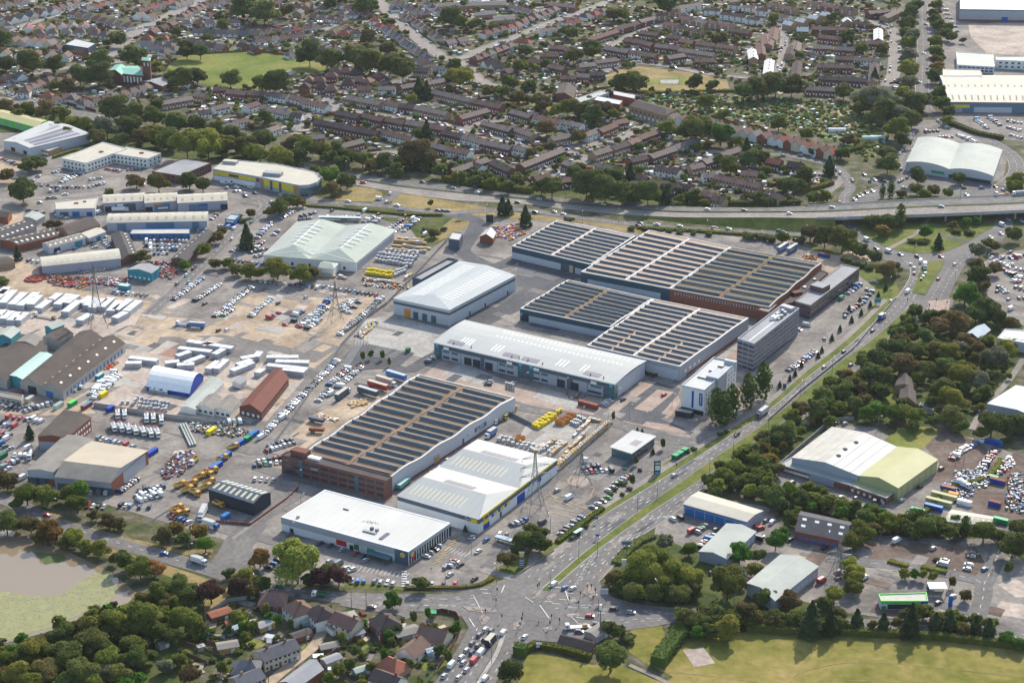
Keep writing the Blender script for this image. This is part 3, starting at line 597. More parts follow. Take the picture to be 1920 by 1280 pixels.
class Bld:
    def __init__(s,name,label,cat,pts,h,zr=None):
        """pts: plan outline read off at eave height h"""
        s.h=h; s.q=[G(p[0],p[1],h) for p in pts]; n=len(s.q)
        a=sum(s.q[i].x*s.q[(i+1)%n].y-s.q[(i+1)%n].x*s.q[i].y for i in range(n))
        if a<0: s.q=s.q[::-1]
        c=sum((Vector((p.x,p.y,0)) for p in s.q),Vector((0,0,0)))/n
        s.o=thing(name,label,cat,tuple(c))
        s.c=c; s.nwin=0
    def pt(s,u,v,z=None):
        a,b,c,d=s.q[:4]; p=a*(1-u)*(1-v)+b*u*(1-v)+c*u*v+d*(1-u)*v
        return Vector((p.x,p.y,s.h if z is None else z))
    def side(s,k):
        n=len(s.q); a=s.q[k%n]; b=s.q[(k+1)%n]; t=Vector((b.x-a.x,b.y-a.y,0)); L=t.length; t/=L; nn=Vector((t.y,-t.x,0))
        return Vector((a.x,a.y,0)),t,nn,L
    def wp(s,k,d,z,out=0):
        a,t,nn,L=s.side(k); return a+t*d+nn*out+Vector((0,0,z))
    def walls(s,m,tops=None,name='wall'):
        b=MB(); n=len(s.q)
        for i in range(n):
            p,q=s.q[i],s.q[(i+1)%n]
            b.face([(p.x,p.y,0),(q.x,q.y,0),(q.x,q.y,s.h),(p.x,p.y,s.h)],m)
        s.wb=b; s.wm=m; return s
    def fin(s): s.wb.build('wall',s.o); return s
    def flat(s,m,par=.5,mp=None,inset=.35):
        b=MB(); mp=mp or s.wm; n=len(s.q); c=s.c
        k=b.mi(m); zz=s.h-.05
        P_=[]
        for i in range(n):
            e0=(s.q[i]-s.q[i-1]); e1=(s.q[(i+1)%n]-s.q[i]); e0.z=e1.z=0; e0.normalize(); e1.normalize()
            n0=Vector((-e0.y,e0.x,0)); n1=Vector((-e1.y,e1.x,0)); v=(n0+n1); v.normalize(); v/=max(.3,v.dot(n0)); P_.append(s.q[i]+v*inset)
        i0=len(b.v); b.v+=[(p.x,p.y,zz) for p in P_]
        for t in tessellate_polygon([[Vector((p.x,p.y,0)) for p in P_]]):
            q=[Vector(b.v[i0+i]) for i in t]
            if (q[1]-q[0]).cross(q[2]-q[0]).z<0: t=(t[0],t[2],t[1])
            b.f.append([i0+j for j in t]); b.m.append(k)
        s.roof=b.build('roof',s.o)
        w_=MB()
        for i in range(n):
            a,d=s.q[i],s.q[(i+1)%n]; e,f=P_[i],P_[(i+1)%n]
            ex=Vector((0,0,par)); o1=(a-e).normalized()*.06; o2=(d-f).normalized()*.06
            w_.hexa([Vector((p.x,p.y,s.h-.3)) for p in (a+o1,d+o2,f,e)],[Vector((p.x,p.y,s.h+par)) for p in (a+o1,d+o2,f,e)],mp)
        w_.build('parapet',s.o); return s
    def ridge(s,m,rh,nb=1,axis=0,hip=(0,0),over=.5,m2=None,prof=None,gutter=None,nseg=8):
        """pitched bays; profile across each bay as (position, rise)"""
        q=s.q[:4]
        if axis: q=q[1:]+q[:1]
        def pt(u,v,z): 
            a,b_,c,d=q; p=a*(1-u)*(1-v)+b_*u*(1-v)+c*u*v+d*(1-u)*v; return Vector((p.x,p.y,z))
        prof=prof or [(0,0),(.5,1),(1,0)]
        if prof=='arc': prof=[(i/nseg,math.sin(math.pi*i/nseg)**.8 if i else 0) for i in range(nseg+1)]; prof[-1]=(1,0)
        b=MB(); Lu=(q[1]-q[0]).length; Lv=(q[3]-q[0]).length; ou=over/Lu; ov=over/Lv; s.rf=[]
        for k in range(nb):
            v0,v1=k/nb,(k+1)/nb
            for j in range(len(prof)-1):
                (a,ra),(c,rc)=prof[j],prof[j+1]
                va=v0+(v1-v0)*a; vc=v0+(v1-v0)*c
                za,zc=s.h+rh*ra,s.h+rh*rc; ea,ec=va,vc
                if va==0: ea=-ov; za-=over*.12
                if vc==1: ec=1+ov; zc-=over*.12
                ha=(hip[0]*ra,hip[1]*ra); hc=(hip[0]*rc,hip[1]*rc); uo0=ou if True else 0
                f=[pt(-ou*(1-0)+ha[0],ea,za),pt(1+ou-ha[1],ea,za),pt(1+ou-hc[1],ec,zc),pt(-ou+hc[0],ec,zc)]
                b.face(f,m if (rc>ra or not m2) else m2)
                s.rf.append((v0+(v1-v0)*a,v0+(v1-v0)*c,za,zc))
            for e in (0,1):
                P_=[pt(-ou+hip[0]*r if e==0 else 1+ou-hip[1]*r,v0+(v1-v0)*a,s.h+rh*r) for a,r in prof] if hip[e] else [pt(e,v0+(v1-v0)*a,s.h+rh*r-.02) for a,r in prof]
                if hip[e]:
                    if e==1: P_=P_
                    f=P_[::-1] if e==0 else P_
                    b.face(f,m)
                else:
                    f=P_[::-1] if e==0 else P_
                    s.wb.face(f,s.wm)
        # fascia all round
        s.roof=b.build('roof',s.o); s.q2=q; s.pt2=pt; s.rh=rh; s.nb=nb; s.prof=prof; s.hp=hip
        fb=MB(); g=gutter or s.wm
        cs=[pt(-ou,-ov,0),pt(1+ou,-ov,0),pt(1+ou,1+ov,0),pt(-ou,1+ov,0)]
        for i in (0,2):
            a,d=cs[i],cs[(i+1)%4]; n=(d-a).normalized(); n=Vector((n.y,-n.x,0))*.04
            fb.face([(a+n)+Vector((0,0,s.h-.45)),(d+n)+Vector((0,0,s.h-.45)),(d+n)+Vector((0,0,s.h-over*.12+.02)),(a+n)+Vector((0,0,s.h-over*.12+.02))],g)
        fb.build('gutter',s.o)
        return s
    def onroof(s,u,v,dz=.06):
        """point on the pitched roof"""
        k=min(int(v*s.nb),s.nb-1); t=v*s.nb-k
        for j in range(len(s.prof)-1):
            (a,ra),(c,rc)=s.prof[j],s.prof[j+1]
            if a<=t<=c: r=ra+(rc-ra)*(t-a)/(c-a); break
        return s.pt2(u,v,s.h+s.rh*r+dz)
    def roofstrips(s,us,va,vb,w,m,name='rooflight',dz=.07):
        L=(s.q2[1]-s.q2[0]).length; w=w/L/2
        for u in us:
            b=MB(); b.face([s.onroof(u-w,va,dz),s.onroof(u+w,va,dz),s.onroof(u+w,vb,dz),s.onroof(u-w,vb,dz)],m); s.child(b,name)
    def child(s,b,name): return b.build(name,s.roof,org=tuple(s.o.location)) if s.roof else b.build(name,s.o)
    def panel(s,k,d0,d1,z0,z1,m,name='panel',out=.06,dep=None):
        a,t,nn,L=s.side(k)
        if d1<=1 and d0<1 and d1>0 and d0>=0 and (d1-d0)<=1: d0*=L; d1*=L
        b=MB(); o2=out+(dep or .0)
        c=[s.wp(k,d0,z0,.0),s.wp(k,d0,z0,o2),s.wp(k,d1,z0,o2),s.wp(k,d1,z0,0)]
        b.hexa([c[0],c[1],c[2],c[3]],[p+Vector((0,0,z1-z0)) for p in c],m); return b.build(name,s.o)
    def windows(s,k,rows,n,w,m='glass_dark',d0=.03,d1=.97,name='window',out=.05,frame=None):
        a,t,nn,L=s.side(k)
        for z0,z1 in rows:
            for i in range(n):
                c=L*(d0+(d1-d0)*(i+.5)/n)
                b=MB(); p=[s.wp(k,c-w/2,z0,0),s.wp(k,c-w/2,z0,out),s.wp(k,c+w/2,z0,out),s.wp(k,c+w/2,z0,0)]
                b.hexa(p,[v+Vector((0,0,z1-z0)) for v in p],m); b.build(name,s.o)
    def door(s,k,f,w,h,m='clad_dark',name='door',out=.07):
        a,t,nn,L=s.side(k); s.panel(k,(f*L-w/2),(f*L+w/2),0.02,h,m,name,out)
    def rbox(s,u,v,w,d,hh,m,name='vent',z=None,mt=None):
        p=s.pt(u,v); b=MB(); a,t,nn,L=s.side(0); b.box((p.x,p.y,(z if z is not None else s.h-.05)),(w,d,hh),m,math.atan2(t.y,t.x),mt); s.child(b,name)
def text(par,s_,base,t,up,size,m,name='lettering'):
    """real lettering lying on a wall: base point, text direction and up direction"""
    cu=bpy.data.curves.new(name,'FONT'); cu.body=s_; cu.size=size; cu.align_x='CENTER'; cu.align_y='CENTER'; cu.extrude=.02; cu.resolution_u=2
    o=bpy.data.objects.new('tmp',cu); C.objects.link(o); bpy.context.view_layer.update()
    me=bpy.data.meshes.new_from_object(o); bpy.data.objects.remove(o); me.materials.clear(); me.materials.append(MATS[m])
    ob=bpy.data.objects.new(name,me); C.objects.link(ob); ob.parent=par
    from mathutils import Matrix
    n=t.cross(up); M3=Matrix((t,up,n)).transposed().to_4x4(); M3.translation=base-Vector(par.location); ob.matrix_local=M3; return ob
def disc(c,t,up,r,m,n=20,ry=None,th=.06):
    b=MB(); ry=ry or r; nn=t.cross(up)
    f=[c+nn*th+t*(r*math.cos(2*math.pi*i/n))+up*(ry*math.sin(2*math.pi*i/n)) for i in range(n)]
    b.face(f,m)
    for i in range(n):
        a,d=f[i],f[(i+1)%n]; b.face([a-nn*th,d-nn*th,d,a],m)
    return b
UP=Vector((0,0,1))
def fx(x,s): return P(s)
# ---- sawtooth roofs
def saw(B,nb,nr,m,glass,back,gutter,amp=0,hum=4,sw=.9,edge=None,v0=.03,v1=.97,hh=1.15,fr=.38,bandm=None,split=0):
    def z(v): return B.h+(amp*math.sin(math.pi*hum*v)**2 if amp else 0)
    b=MB(); NV=48
    for i in range(NV):
        a,c=i/NV,(i+1)/NV
        b.face([B.pt(0,a,z(a)),B.pt(1,a,z(a)),B.pt(1,c,z(c)),B.pt(0,c,z(c))],m)
        for u,uu in ((0,0),(1,1)):
            if amp:
                p=[B.pt(u,a,B.h-.01),B.pt(u,c,B.h-.01),B.pt(u,c,z(c)+.3),B.pt(u,a,z(a)+.3)]
                if u==0: p=p[::-1]
                B.wb.face(p,B.wm)
    B.roof=b.build('roof',B.o)
    e=MB(); W=(B.q[1]-B.q[0]).length; w=.7/W
    for k in range(nb+1):
        u=k/nb; a,c=(0,w*1.6) if k==0 else ((1-w*1.6,1) if k==nb else (u-w,u+w))
        for i in range(NV):
            y,y2=i/NV,(i+1)/NV
            e.hexa([B.pt(a,y,z(y)-.2),B.pt(c,y,z(y)-.2),B.pt(c,y2,z(y2)-.2),B.pt(a,y2,z(y2)-.2)],[B.pt(a,y,z(y)+.35),B.pt(c,y,z(y)+.35),B.pt(c,y2,z(y2)+.35),B.pt(a,y2,z(y2)+.35)],gutter if (k not in (0,nb) or not edge) else edge)
    D=(B.q[3]-B.q[0]).length; wd=.8/D
    for y0,y1 in ((0,wd),(1-wd,1)):
        e.hexa([B.pt(0,y0,z(0)-.2),B.pt(1,y0,z(0)-.2),B.pt(1,y1,z(0)-.2),B.pt(0,y1,z(0)-.2)],[B.pt(0,y0,B.h+.4),B.pt(1,y0,B.h+.4),B.pt(1,y1,B.h+.4),B.pt(0,y1,B.h+.4)],edge or gutter)
    B.child(e,'roof_edging')
    pit=(v1-v0)/nr
    for k in range(nb):
      for r in range(nr):
        us=[((k+(1-sw)/2)/nb,(k+1-(1-sw)/2)/nb)]
        if r<split: a_,b_=us[0]; m_=(a_+b_)/2; us=[(a_,m_-.012),(m_+.012,b_)]
        for ua,ub in us:
            va=v0+pit*r+pit*.12; vt=va+pit*.10; vb=va+pit*fr
            za=z(va)-.05; zt=max(z(vt),z(va))+hh; zb=z(vb)-.05
            s_=MB(); g=glass if not callable(glass) else glass(k,r)
            if g=='saw_glass' and random.random()<.4: g=random.choice(['saw_glass_b','saw_glass_c','saw_glass_b'])
            A,B_,C_,D_,E_,F_=B.pt(ua,va,za),B.pt(ub,va,za),B.pt(ub,vt,zt),B.pt(ua,vt,zt),B.pt(ua,vb,zb),B.pt(ub,vb,zb)
            s_.face([A,B_,C_,D_],g); s_.face([D_,C_,F_,E_],back)
            s_.face([A,D_,E_],'pale_strip'); s_.face([B_,F_,C_],'pale_strip')
            # white rail on top
            rr=B.pt(ua,vt,zt+.12); r2=B.pt(ub,vt,zt+.12); s_.bar(rr,r2,.35,back)
            B.child(s_,'skylight')
            if bandm:
                t_=MB(); vc=vb+.002; vd=min(va+pit*.93,1)
                t_.face([B.pt(ua,vc,z(vc)+.05),B.pt(ub,vc,z(vc)+.05),B.pt(ub,vd,z(vd)+.05),B.pt(ua,vd,z(vd)+.05)],bandm); B.child(t_,'roof_band')
def bay_labels(): pass
def lit(k,r): return 'saw_glass'
# big complex behind
B=Bld('warehouse','dark teal warehouse block nearest the timber yard with two skylight bays and white gutters','warehouse',P('960,462 1109,497 1192,443 1045,413'),8.5).walls('clad_teal'); saw(B,2,9,'saw_tan','saw_glass','white_strip','white_strip',hh=1.25,fr=.55); B.fin()
B.panel(0,.0,.62,.05,4.6,'clad_pale','wall_band'); B.door(0,.68,6,5,'clad_dark'); B.door(0,.75,3,5,'timber_pale'); B.panel(0,.8,.97,.05,4.2,'clad_pale','wall_band')
B=Bld('warehouse','dark teal warehouse block with two skylight bays behind the striped car park','warehouse',P('1089,510 1256,542 1371,464 1217,432'),8.5).walls('clad_teal'); saw(B,2,10,'saw_tan','saw_glass','white_strip','white_strip',hh=1.25,fr=.55); B.fin()
B.panel(0,.08,.9,.05,4.6,'clad_pale','wall_band')
B=Bld('factory','old brick factory with mossy brown roof and rows of grey skylights','factory',P('1256,542 1443,577 1541,494 1371,464'),8.5).walls('brick_red'); saw(B,2,10,'saw_mossbrown',lambda k,r:'saw_glass_grey' if (k+r)%3 else 'saw_glass','pale_strip','saw_mossbrown',amp=.9,hum=3,edge='pale_strip'); B.fin()
B.panel(0,.05,.9,5.4,6.9,'concrete_wall','window_band'); B.windows(0,((5.5,6.8),),30,1.2,'glass_dark',.06,.9,out=.12)
B=Bld('factory','low brown roofed factory with two mossy skylight bays between road and grey offices','factory',P('975,579 1145,614 1225,561 1065,525'),7.5).walls('clad_teal'); saw(B,2,9,'saw_brown',lambda k,r:'saw_glass_grey' if r%3==1 else 'saw_glass','pale_strip','saw_brown',amp=.5,hum=2,edge='white_strip'); B.fin()
B.panel(0,.1,.99,.05,4.2,'clad_pale','wall_band'); B.door(0,.06,4,5,'clad_black'); B.panel(0,.005,.03,3.2,5.2,'cyan','sign')
B=Bld('warehouse','grey warehouse with skylight bays and bright white gutters beside the hotel','warehouse',P('1100,648 1275,688 1404,597 1225,561'),8.5).walls('clad_grey'); saw(B,2,12,'saw_tan','saw_glass','white_strip','white_strip',hh=1.25,fr=.55,amp=.4,hum=2,split=5); B.fin()
B.panel(0,.0,.99,.05,6.2,'clad_pale','wall_band'); B.panel(1,.1,.9,.05,1.6,'brick_red','plinth'); B.windows(1,((3,4.6),),4,2,'white',.05,.3)
# brown sawtooth works with brick office front
B=Bld('works','large brown roofed works with rows of dark skylights and wavy pale side wall','factory',P('725,902 965,745 785,702 553,845'),8).walls('clad_pale')
B.q=[B.q[-1]]+B.q[:3] if abs(B.q[0].x-G(553,845,8).x)>1 else B.q
q_=[G(x,y,8) for x,y in P('560,858 728,899 966,746 785,702')]; B.q=q_
B.walls('clad_pale'); saw(B,2,16,'saw_brown',lambda k,r:'saw_glass','pale_strip','saw_brown',amp=1.0,hum=4,edge='white_strip',sw=.86,hh=1.35,v0=.02,v1=.99); B.fin()
B.panel(1,.03,.98,.03,1.0,'brick_brown','plinth'); a,t,nn,L=B.side(1)
B.panel(1,.56,.575,0.1,4,'clad_dark','door'); B.door(1,.36,5,4.2,'timber'); B.panel(1,.335,.345,3,4.5,'cyan','sign'); B.panel(1,.60,.61,3.2,4.8,'cyan','sign')
B.panel(1,.66,.755,3.1,5.5,'clad_dark','sign_board',out=.1); text(B.o,'LUSH',B.wp(1,L*.705,4.3,.16),t,UP,3.0,'white')
B=Bld('office_block','three storey brown brick office with grey flat roof fronting the brown works','office',P('527,853 725,902 735,894 548,843'),10.2).walls('brick_brown').flat('roof_dark',.4,'brick_brown'); B.fin()
for z0 in (1.2,4.4,7.5):
    B.windows(0,((z0,z0+1.5),),11,4.6 if z0>1.3 else 4.0,'glass_dark',.02,.98,out=.06)
B.panel(0,.01,.13,1,3.8,'glass_dark','window',.09); B.panel(0,.70,.735,.5,9.6,'glass_teal','stair_window',.1); B.panel(0,.17,.205,.5,9.6,'glass_teal','stair_window',.1)
B.windows(1,((4.4,5.9),(7.5,9)),2,3,'glass_dark'); B.rbox(.13,.6,9,5,3.2,'brick_brown','plant_room'); B.rbox(.27,.6,7,3,1.2,'white','plant')
a,t,nn,L=B.side(0); text(B.o,'LUSH',B.wp(0,L*.32,7.0,.2),t,UP,1.8,'white')
# new industrial terrace
B=Bld('trade_units','long new pale roofed trade unit building with dark cladding and loading doors','industrial building',P('814,641 1152,719 1210,676 872,600'),9.5).walls('clad_dark')
B.ridge('roof_palegrey',1.0,1,0,over=.6,prof=[(0,0),(.35,.8),(.55,1),(.75,.8),(1,0)],gutter='white'); B.fin(); a,t,nn,L=B.side(0)
B.panel(1,.0,.99,.05,9.0,'clad_pale','wall_panel',.08)
for f0,f1 in ((.045,.155),(.155,.27),(.29,.365),(.365,.48),(.56,.70),(.70,.75),(.78,.86),(.86,.945)): B.panel(0,f0,f1-.003,.05,6.3,'clad_grey','wall_panel',.08)
for f in (.0,.475,.535,.965): B.panel(0,f+.003,f+.03,.3,7.4,'glass_teal','entrance_glazing',.14); B.panel(0,f+.009,f+.024,7.0,8.6,'cyan','sign',.2)
for f in (.195,.245,.315,.715,.79): B.door(0,f,5,4.6,'clad_black','loading_door',.16)
for f in (.07,.12,.39,.435,.58,.625,.88,.915): B.panel(0,f-.018,f+.018,1.0,2.3,'glass_dark','window',.15); B.panel(0,f-.018,f+.018,4.6,5.9,'glass_teal','window',.15)
for f in (.07,.43,.58,.89): B.panel(0,f-.015,f+.015,6.5,8.0,'white','sign',.2)
B.panel(1,.0,.1,.3,7.6,'glass_teal','entrance_glazing',.14)
B.roofstrips([.12+.013*i for i in (0,1.4,2.8,4.2)]+[.3+.02*i for i in range(3)]+[.66+.02*i for i in range(3)]+[.79,.81],.14,.36,.9,'rooflight'); B.roofstrips([.25+.0235*i for i in range(30)],.62,.93,.9,'rooflight')
for a_,b__ in ((.06,.15),(.375,.46),(.48,.57),(.82,.905)):
    m_=MB(); m_.face([B.onroof(a_,.07,.12),B.onroof(b__,.07,.12),B.onroof(b__,.19,.12),B.onroof(a_,.19,.12)],'solar'); B.child(m_,'solar_panels')
    for i in range(1,8):
        u=a_+(b__-a_)*i/8; m_=MB(); m_.face([B.onroof(u-.0006,.07,.16),B.onroof(u+.0006,.07,.16),B.onroof(u+.0006,.19,.16),B.onroof(u-.0006,.19,.16)],'clad_grey'); B.child(m_,'panel_rail')
for u in (.1,.2,.43,.47,.52,.6,.86,.93): p=B.onroof(u,.08); m_=MB(); m_.cyl((p.x,p.y,p.z-.2),.3,1.2,'black',6); B.child(m_,'vent')
# big grey warehouse
B=Bld('warehouse','tall pale grey warehouse with hipped roof and orange loading door','warehouse',P('737.5,559 842.5,581 966,516 862,489'),10.5).walls('clad_pale')
B.ridge('roof_ware',1.7,1,1,(.2,0),over=.3,gutter='clad_dark'); B.fin()
for k in (0,1): B.panel(k,.0,.999,7.0,8.6,'clad_dark','band',.05)
B.door(0,.25,4.5,5.4,'orange','loading_door',.1)
for f in (.40,.56,.72): B.door(0,f,3.6,4.6,'clad_dark','loading_door',.1)
for f in [i/11 for i in range(1,11)]: B.panel(1,f-.001,f+.001,.1,10,'clad_grey','panel_joint',.05)
for f in (.3,.53,.88): B.door(1,f,1.4,2.6,'clad_black','door')
B.roofstrips([.19+.045*i for i in range(17)],.16,.38,.9,'rooflight'); B.roofstrips([.15+.045*i for i in range(18)],.62,.84,.9,'rooflight')
B=Bld('annexe','flat dark grey annexe with parapet on the side of the hipped warehouse','annexe',P('773,522 790,527 858,489 840,486'),8).walls('clad_dark').flat('roof_flatgrey',1.2,'clad_dark'); B.fin()
# supermarket
B=Bld('supermarket','large white flat roofed supermarket with glazed corner and round yellow signs','supermarket',P('527.5,969 765,1034 844,980 609,918'),7.2).walls('clad_white').flat('roof_lidl',.15,'white',.6); B.fin()
B.panel(0,0,.999,4.0,7.1,'clad_grey','fascia_panel',.35); a,t,nn,L=B.side(0); a1,t1,n1,L1=B.side(1)
B.panel(0,.905,.999,.05,7.1,'clad_dark','corner_wall',.42)
B.panel(0,.90,.93,.1,6.9,'glass_teal','glazing',.5); B.windows(1,((.4,5.4),),16,3.4,'glass_dark',.0,1,'glazing',.12); B.panel(1,.0,.999,5.5,7.1,'clad_grey','fascia_panel',.3)
for i in range(17): B.panel(1,(i)/17+.002,(i)/17+.010,.1,5.5,'white','column',.3)
for f0,f1,m_ in ((.44,.52,'red'),(.58,.62,'dark_green'),(.68,.74,'green'),(.86,.9,'white'),(.63,.67,'clad_pale')): B.panel(0,f0,f1,.9,3.6,m_,'poster',.12)
for f in (.08,.56,.71): B.door(0,f,2.2,2.6,'clad_black')
for k,f,tt,LL_ in ((0,.962,t,L),(1,.075,t1,L1)):
    c=B.wp(k,LL_*f,5.1,.5); disc(c,tt,UP,1.75,'blue').build('sign_board',B.o); disc(c+tt.cross(UP)*.08,tt,UP,1.35,'yellow').build('sign_disc',B.o); text(B.o,'Lidl',c+tt.cross(UP)*.2,tt,UP,1.0,'blue')
B.panel(1,.10,.14,1.2,5.2,'red','poster',.35)
B.rbox(.1,.1,1.2,1.2,1,'steel'); B.rbox(.63,.22,7,1.6,.6,'steel','plant'); B.rbox(.62,.3,1.4,1.4,1.3,'clad_dark','plant'); B.rbox(.66,.3,1.4,1.4,1.3,'steel','plant'); B.rbox(.745,.22,2,7,.15,'glass_dark','roof_hatch',z=7.3); B.rbox(.3,.63,3,.5,.4,'black')
for i in range(14): B.rbox(.5+.012*(i%7)+.03*(i//7),.45+.03*(i//7)+.012*(i%3),.3,.3,.35,'steel')
# yellow banded trade store
B=Bld('trade_store','pale hipped twin roof trade store with yellow band and blue oval signs','store',P('745,929 897,973 1045,861 896,823'),8).walls('clad_white')
B.ridge('roof_greygreen' if 0 else 'roof_palegrey',3.0,2,0,(.06,.16),over=.3,m2='roof_white',gutter='clad_dark'); B.fin()  # light painted in: sunward slopes white, slopes facing the camera pale grey
B.panel(0,0,.999,5.6,7.9,'clad_dark','band',.06); B.panel(1,0,.999,5.2,7.6,'clad_dark','band',.06)
for f0,f1 in ((.03,.33),(.345,.47),(.475,.62),(.68,.95)): B.panel(1,f0,f1,7.3,8.3,'yellow','fascia_sign',.2)
B.panel(0,.84,.985,5.3,7.9,'yellow','sign_board',.2); a,t,nn,L=B.side(0); disc(B.wp(0,L*.88,6.7,.3),t,UP,1.7,'blue',ry=.8).build('sign_oval',B.o); text(B.o,'TRADE',B.wp(0,L*.88,6.7,.42),t,UP,.8,'white')
a,t,nn,L=B.side(1); B.panel(1,.06,.12,3,8.2,'yellow','sign_board',.25); disc(B.wp(1,L*.09,6.3,.4),t,UP,1.9,'blue',ry=.9).build('sign_oval',B.o); B.panel(1,.06,.13,.1,2.9,'blue','entrance',.15); B.panel(1,.475,.57,.1,4.4,'blue','entrance',.2)
for f in (.2,.28,.36): B.panel(1,f,f+.02,3.5,5.6,'yellow','sign',.15); disc(B.wp(1,L*(f-.03),4.4,.1),t,UP,1.2,'blue',ry=.8).build('sign_oval',B.o)
disc(B.wp(1,L*.76,4.2,.1),t,UP,2,'blue',ry=1.3).build('sign_oval',B.o); B.door(1,.27,1.5,3,'clad_black')
for u0 in (0,.5):
    B.roofstrips([.1+.055*i for i in range(12)],u0+.05,u0+.17,.7,'rooflight_cream'); B.roofstrips([.12+.06*i for i in range(11)],u0+.32,u0+.44,.7,'rooflight')
for v_,a_,b__ in ((.265,.30,.66),(.765,.26,.70)):
    m_=MB(); m_.face([B.onroof(a_,v_,.14),B.onroof(b__,v_,.14),B.onroof(b__,v_+.055,.14),B.onroof(a_,v_+.055,.14)],'solar'); B.child(m_,'solar_panels')
    for i in range(1,16):
        u=a_+(b__-a_)*i/16; m_=MB(); m_.face([B.onroof(u-.001,v_,.2),B.onroof(u+.001,v_,.2),B.onroof(u+.001,v_+.055,.2),B.onroof(u-.001,v_+.055,.2)],'clad_grey'); B.child(m_,'panel_rail')
# hotel
HQ=P('1278,723.5 1320.7,732.8 1381.5,680 1338,671')
B=Bld('hotel','white five storey hotel with blue vertical sign and stair tower by the poplars','hotel',HQ,14.6).walls('clad_white').flat('roof_white',.7,'clad_pale'); B.fin()
a,t,nn,L=B.side(0); B.panel(0,.46,.55,3.4,13.2,'blue','stair_window',.1); B.panel(0,.79,.93,5.6,12.8,'blue','sign_board',.25)
text(B.o,'Travelodge',B.wp(0,L*.86,9.2,.35),UP,-t,1.35,'white')
B.windows(1,((2.0,3.4),(4.8,6.2),(7.6,9.0),(10.4,11.8)),4,1.1,'glass_dark',.04,.33); B.windows(1,((2.0,3.4),(4.8,6.2),(7.6,9.0),(10.4,11.8)),4,1.1,'glass_dark',.64,.97)
B.panel(1,.34,.62,.05,16.4,'clad_grey','stair_tower',1.2,.2); B.panel(1,.92,.999,10,16.0,'clad_pale','corner_upstand',.2)
B.rbox(.8,.48,6,12,1.9,'clad_grey','plant_room'); B.rbox(.4,.35,5,1.5,.8,'steel','plant'); B.rbox(.5,.6,4,1.5,.9,'steel','plant'); B.rbox(.6,.8,3,3,.9,'steel','plant'); B.rbox(.82,.93,7,2,2.2,'clad_pale','screen')
B.panel(0,.0,.999,0,2.6,'clad_black','ground_floor',.1)
B=Bld('entrance_canopy','low flat black entrance canopy at the foot of the white hotel','canopy',P('1266,770 1296,776 1302,770 1272,764'),3).walls('clad_black').flat('roof_tan',.2); B.fin()
# tower office and brick office
B=Bld('office_tower','six storey grey office tower with striped window bands beside the sawtooth roofs','office',P('1383,636 1414,646 1498.5,579.5 1466.5,572'),17).walls('tower_grey').flat('roof_flatgrey',.8,'clad_grey'); B.fin()
for i in range(6):
    z0=.7+i*2.75
    for k in (0,1): B.panel(k,.005,.995,z0,z0+1.6,'glass_dark','window_band',.04)
    for k,n_ in ((0,3),(1,14)):
        for j in range(1,n_): B.panel(k,j/n_-.002 if k else j/n_-.02,j/n_+.002 if k else j/n_+.02,z0,z0+1.6,'tower_grey','pier',.08)
    for k in (0,1): B.panel(k,.0,.999,z0+1.62,z0+2.73,'tower_grey','spandrel',.14)
for i in range(16): B.rbox(.3+.4*random.random(),.6+.25*random.random(),1.8,1.8,1+random.random(),'steel' if i%3 else 'white','plant')
m_=MB(); m_.face([B.pt(.55,.05,17.02),B.pt(.6,.05,17.02),B.pt(.6,.6,17.02),B.pt(.55,.6,17.02)],'white'); B.child(m_,'walkway')
B.rbox(.5,.93,8,4,2.2,'clad_grey','plant_room')
B=Bld('office_block','long three storey purple brick office with pale flat roof beside the trees','office',P('1491,565.3 1519.5,573 1611.5,502.5 1579.5,496.5'),9.2).walls('brick_purple').flat('roof_flatgrey',.5,'concrete_wall'); B.fin()
for z0 in (.8,3.8,6.7):
    B.panel(1,.01,.985,z0,z0+1.5,'glass_dark','window_band',.07); B.panel(0,.4,.98,z0,z0+1.5,'glass_dark','window_band',.07)
B.rbox(.45,.36,9,9,3.4,'brick_purple','plant_room',mt='roof_flatgrey')
B=Bld('link_block','low flat roofed brick link between the old factory and the offices','building',P('1455,574 1485,568 1553,512 1538,507'),5).walls('brick_brown').flat('roof_dark',.4); B.fin()
B.rbox(.5,.3,6,4,2,'brick_brown','plant_room'); B.rbox(.5,.5,2,2,1,'white'); B.rbox(.5,.75,2,2,.8,'steel')
B=Bld('link_block','small square brick block with brown flat roof behind the office tower','building',P('1421,581 1441,586 1458,571 1440,566'),8).walls('brick_brown').flat('roof_asbestos',.3); B.fin()
# drive-through
B=Bld('drive_through','small drive-through coffee shop with cream slab roof and glass walls','cafe',P('1147,837.5 1185,849 1227,819.5 1186,809'),5).walls('clad_dark'); B.fin()
m_=MB(); e=[B.pt(-.05,-.06,4.9),B.pt(1.05,-.06,4.9),B.pt(1.05,1.05,4.9),B.pt(-.05,1.05,4.9)]; m_.hexa(e,[p+UP*.5 for p in e],'roof_white'); B.roof=m_.build('roof',B.o)
B.windows(0,((.4,3.8),),4,3.2,'glass_teal'); B.windows(1,((.4,3.8),),5,2.6,'glass_dark',.1,.8)
m_=MB(); m_.face([B.pt(.5,.33,5.45),B.pt(.85,.33,5.45),B.pt(.85,.62,5.45),B.pt(.5,.62,5.45)],'solar'); B.child(m_,'solar_panels')
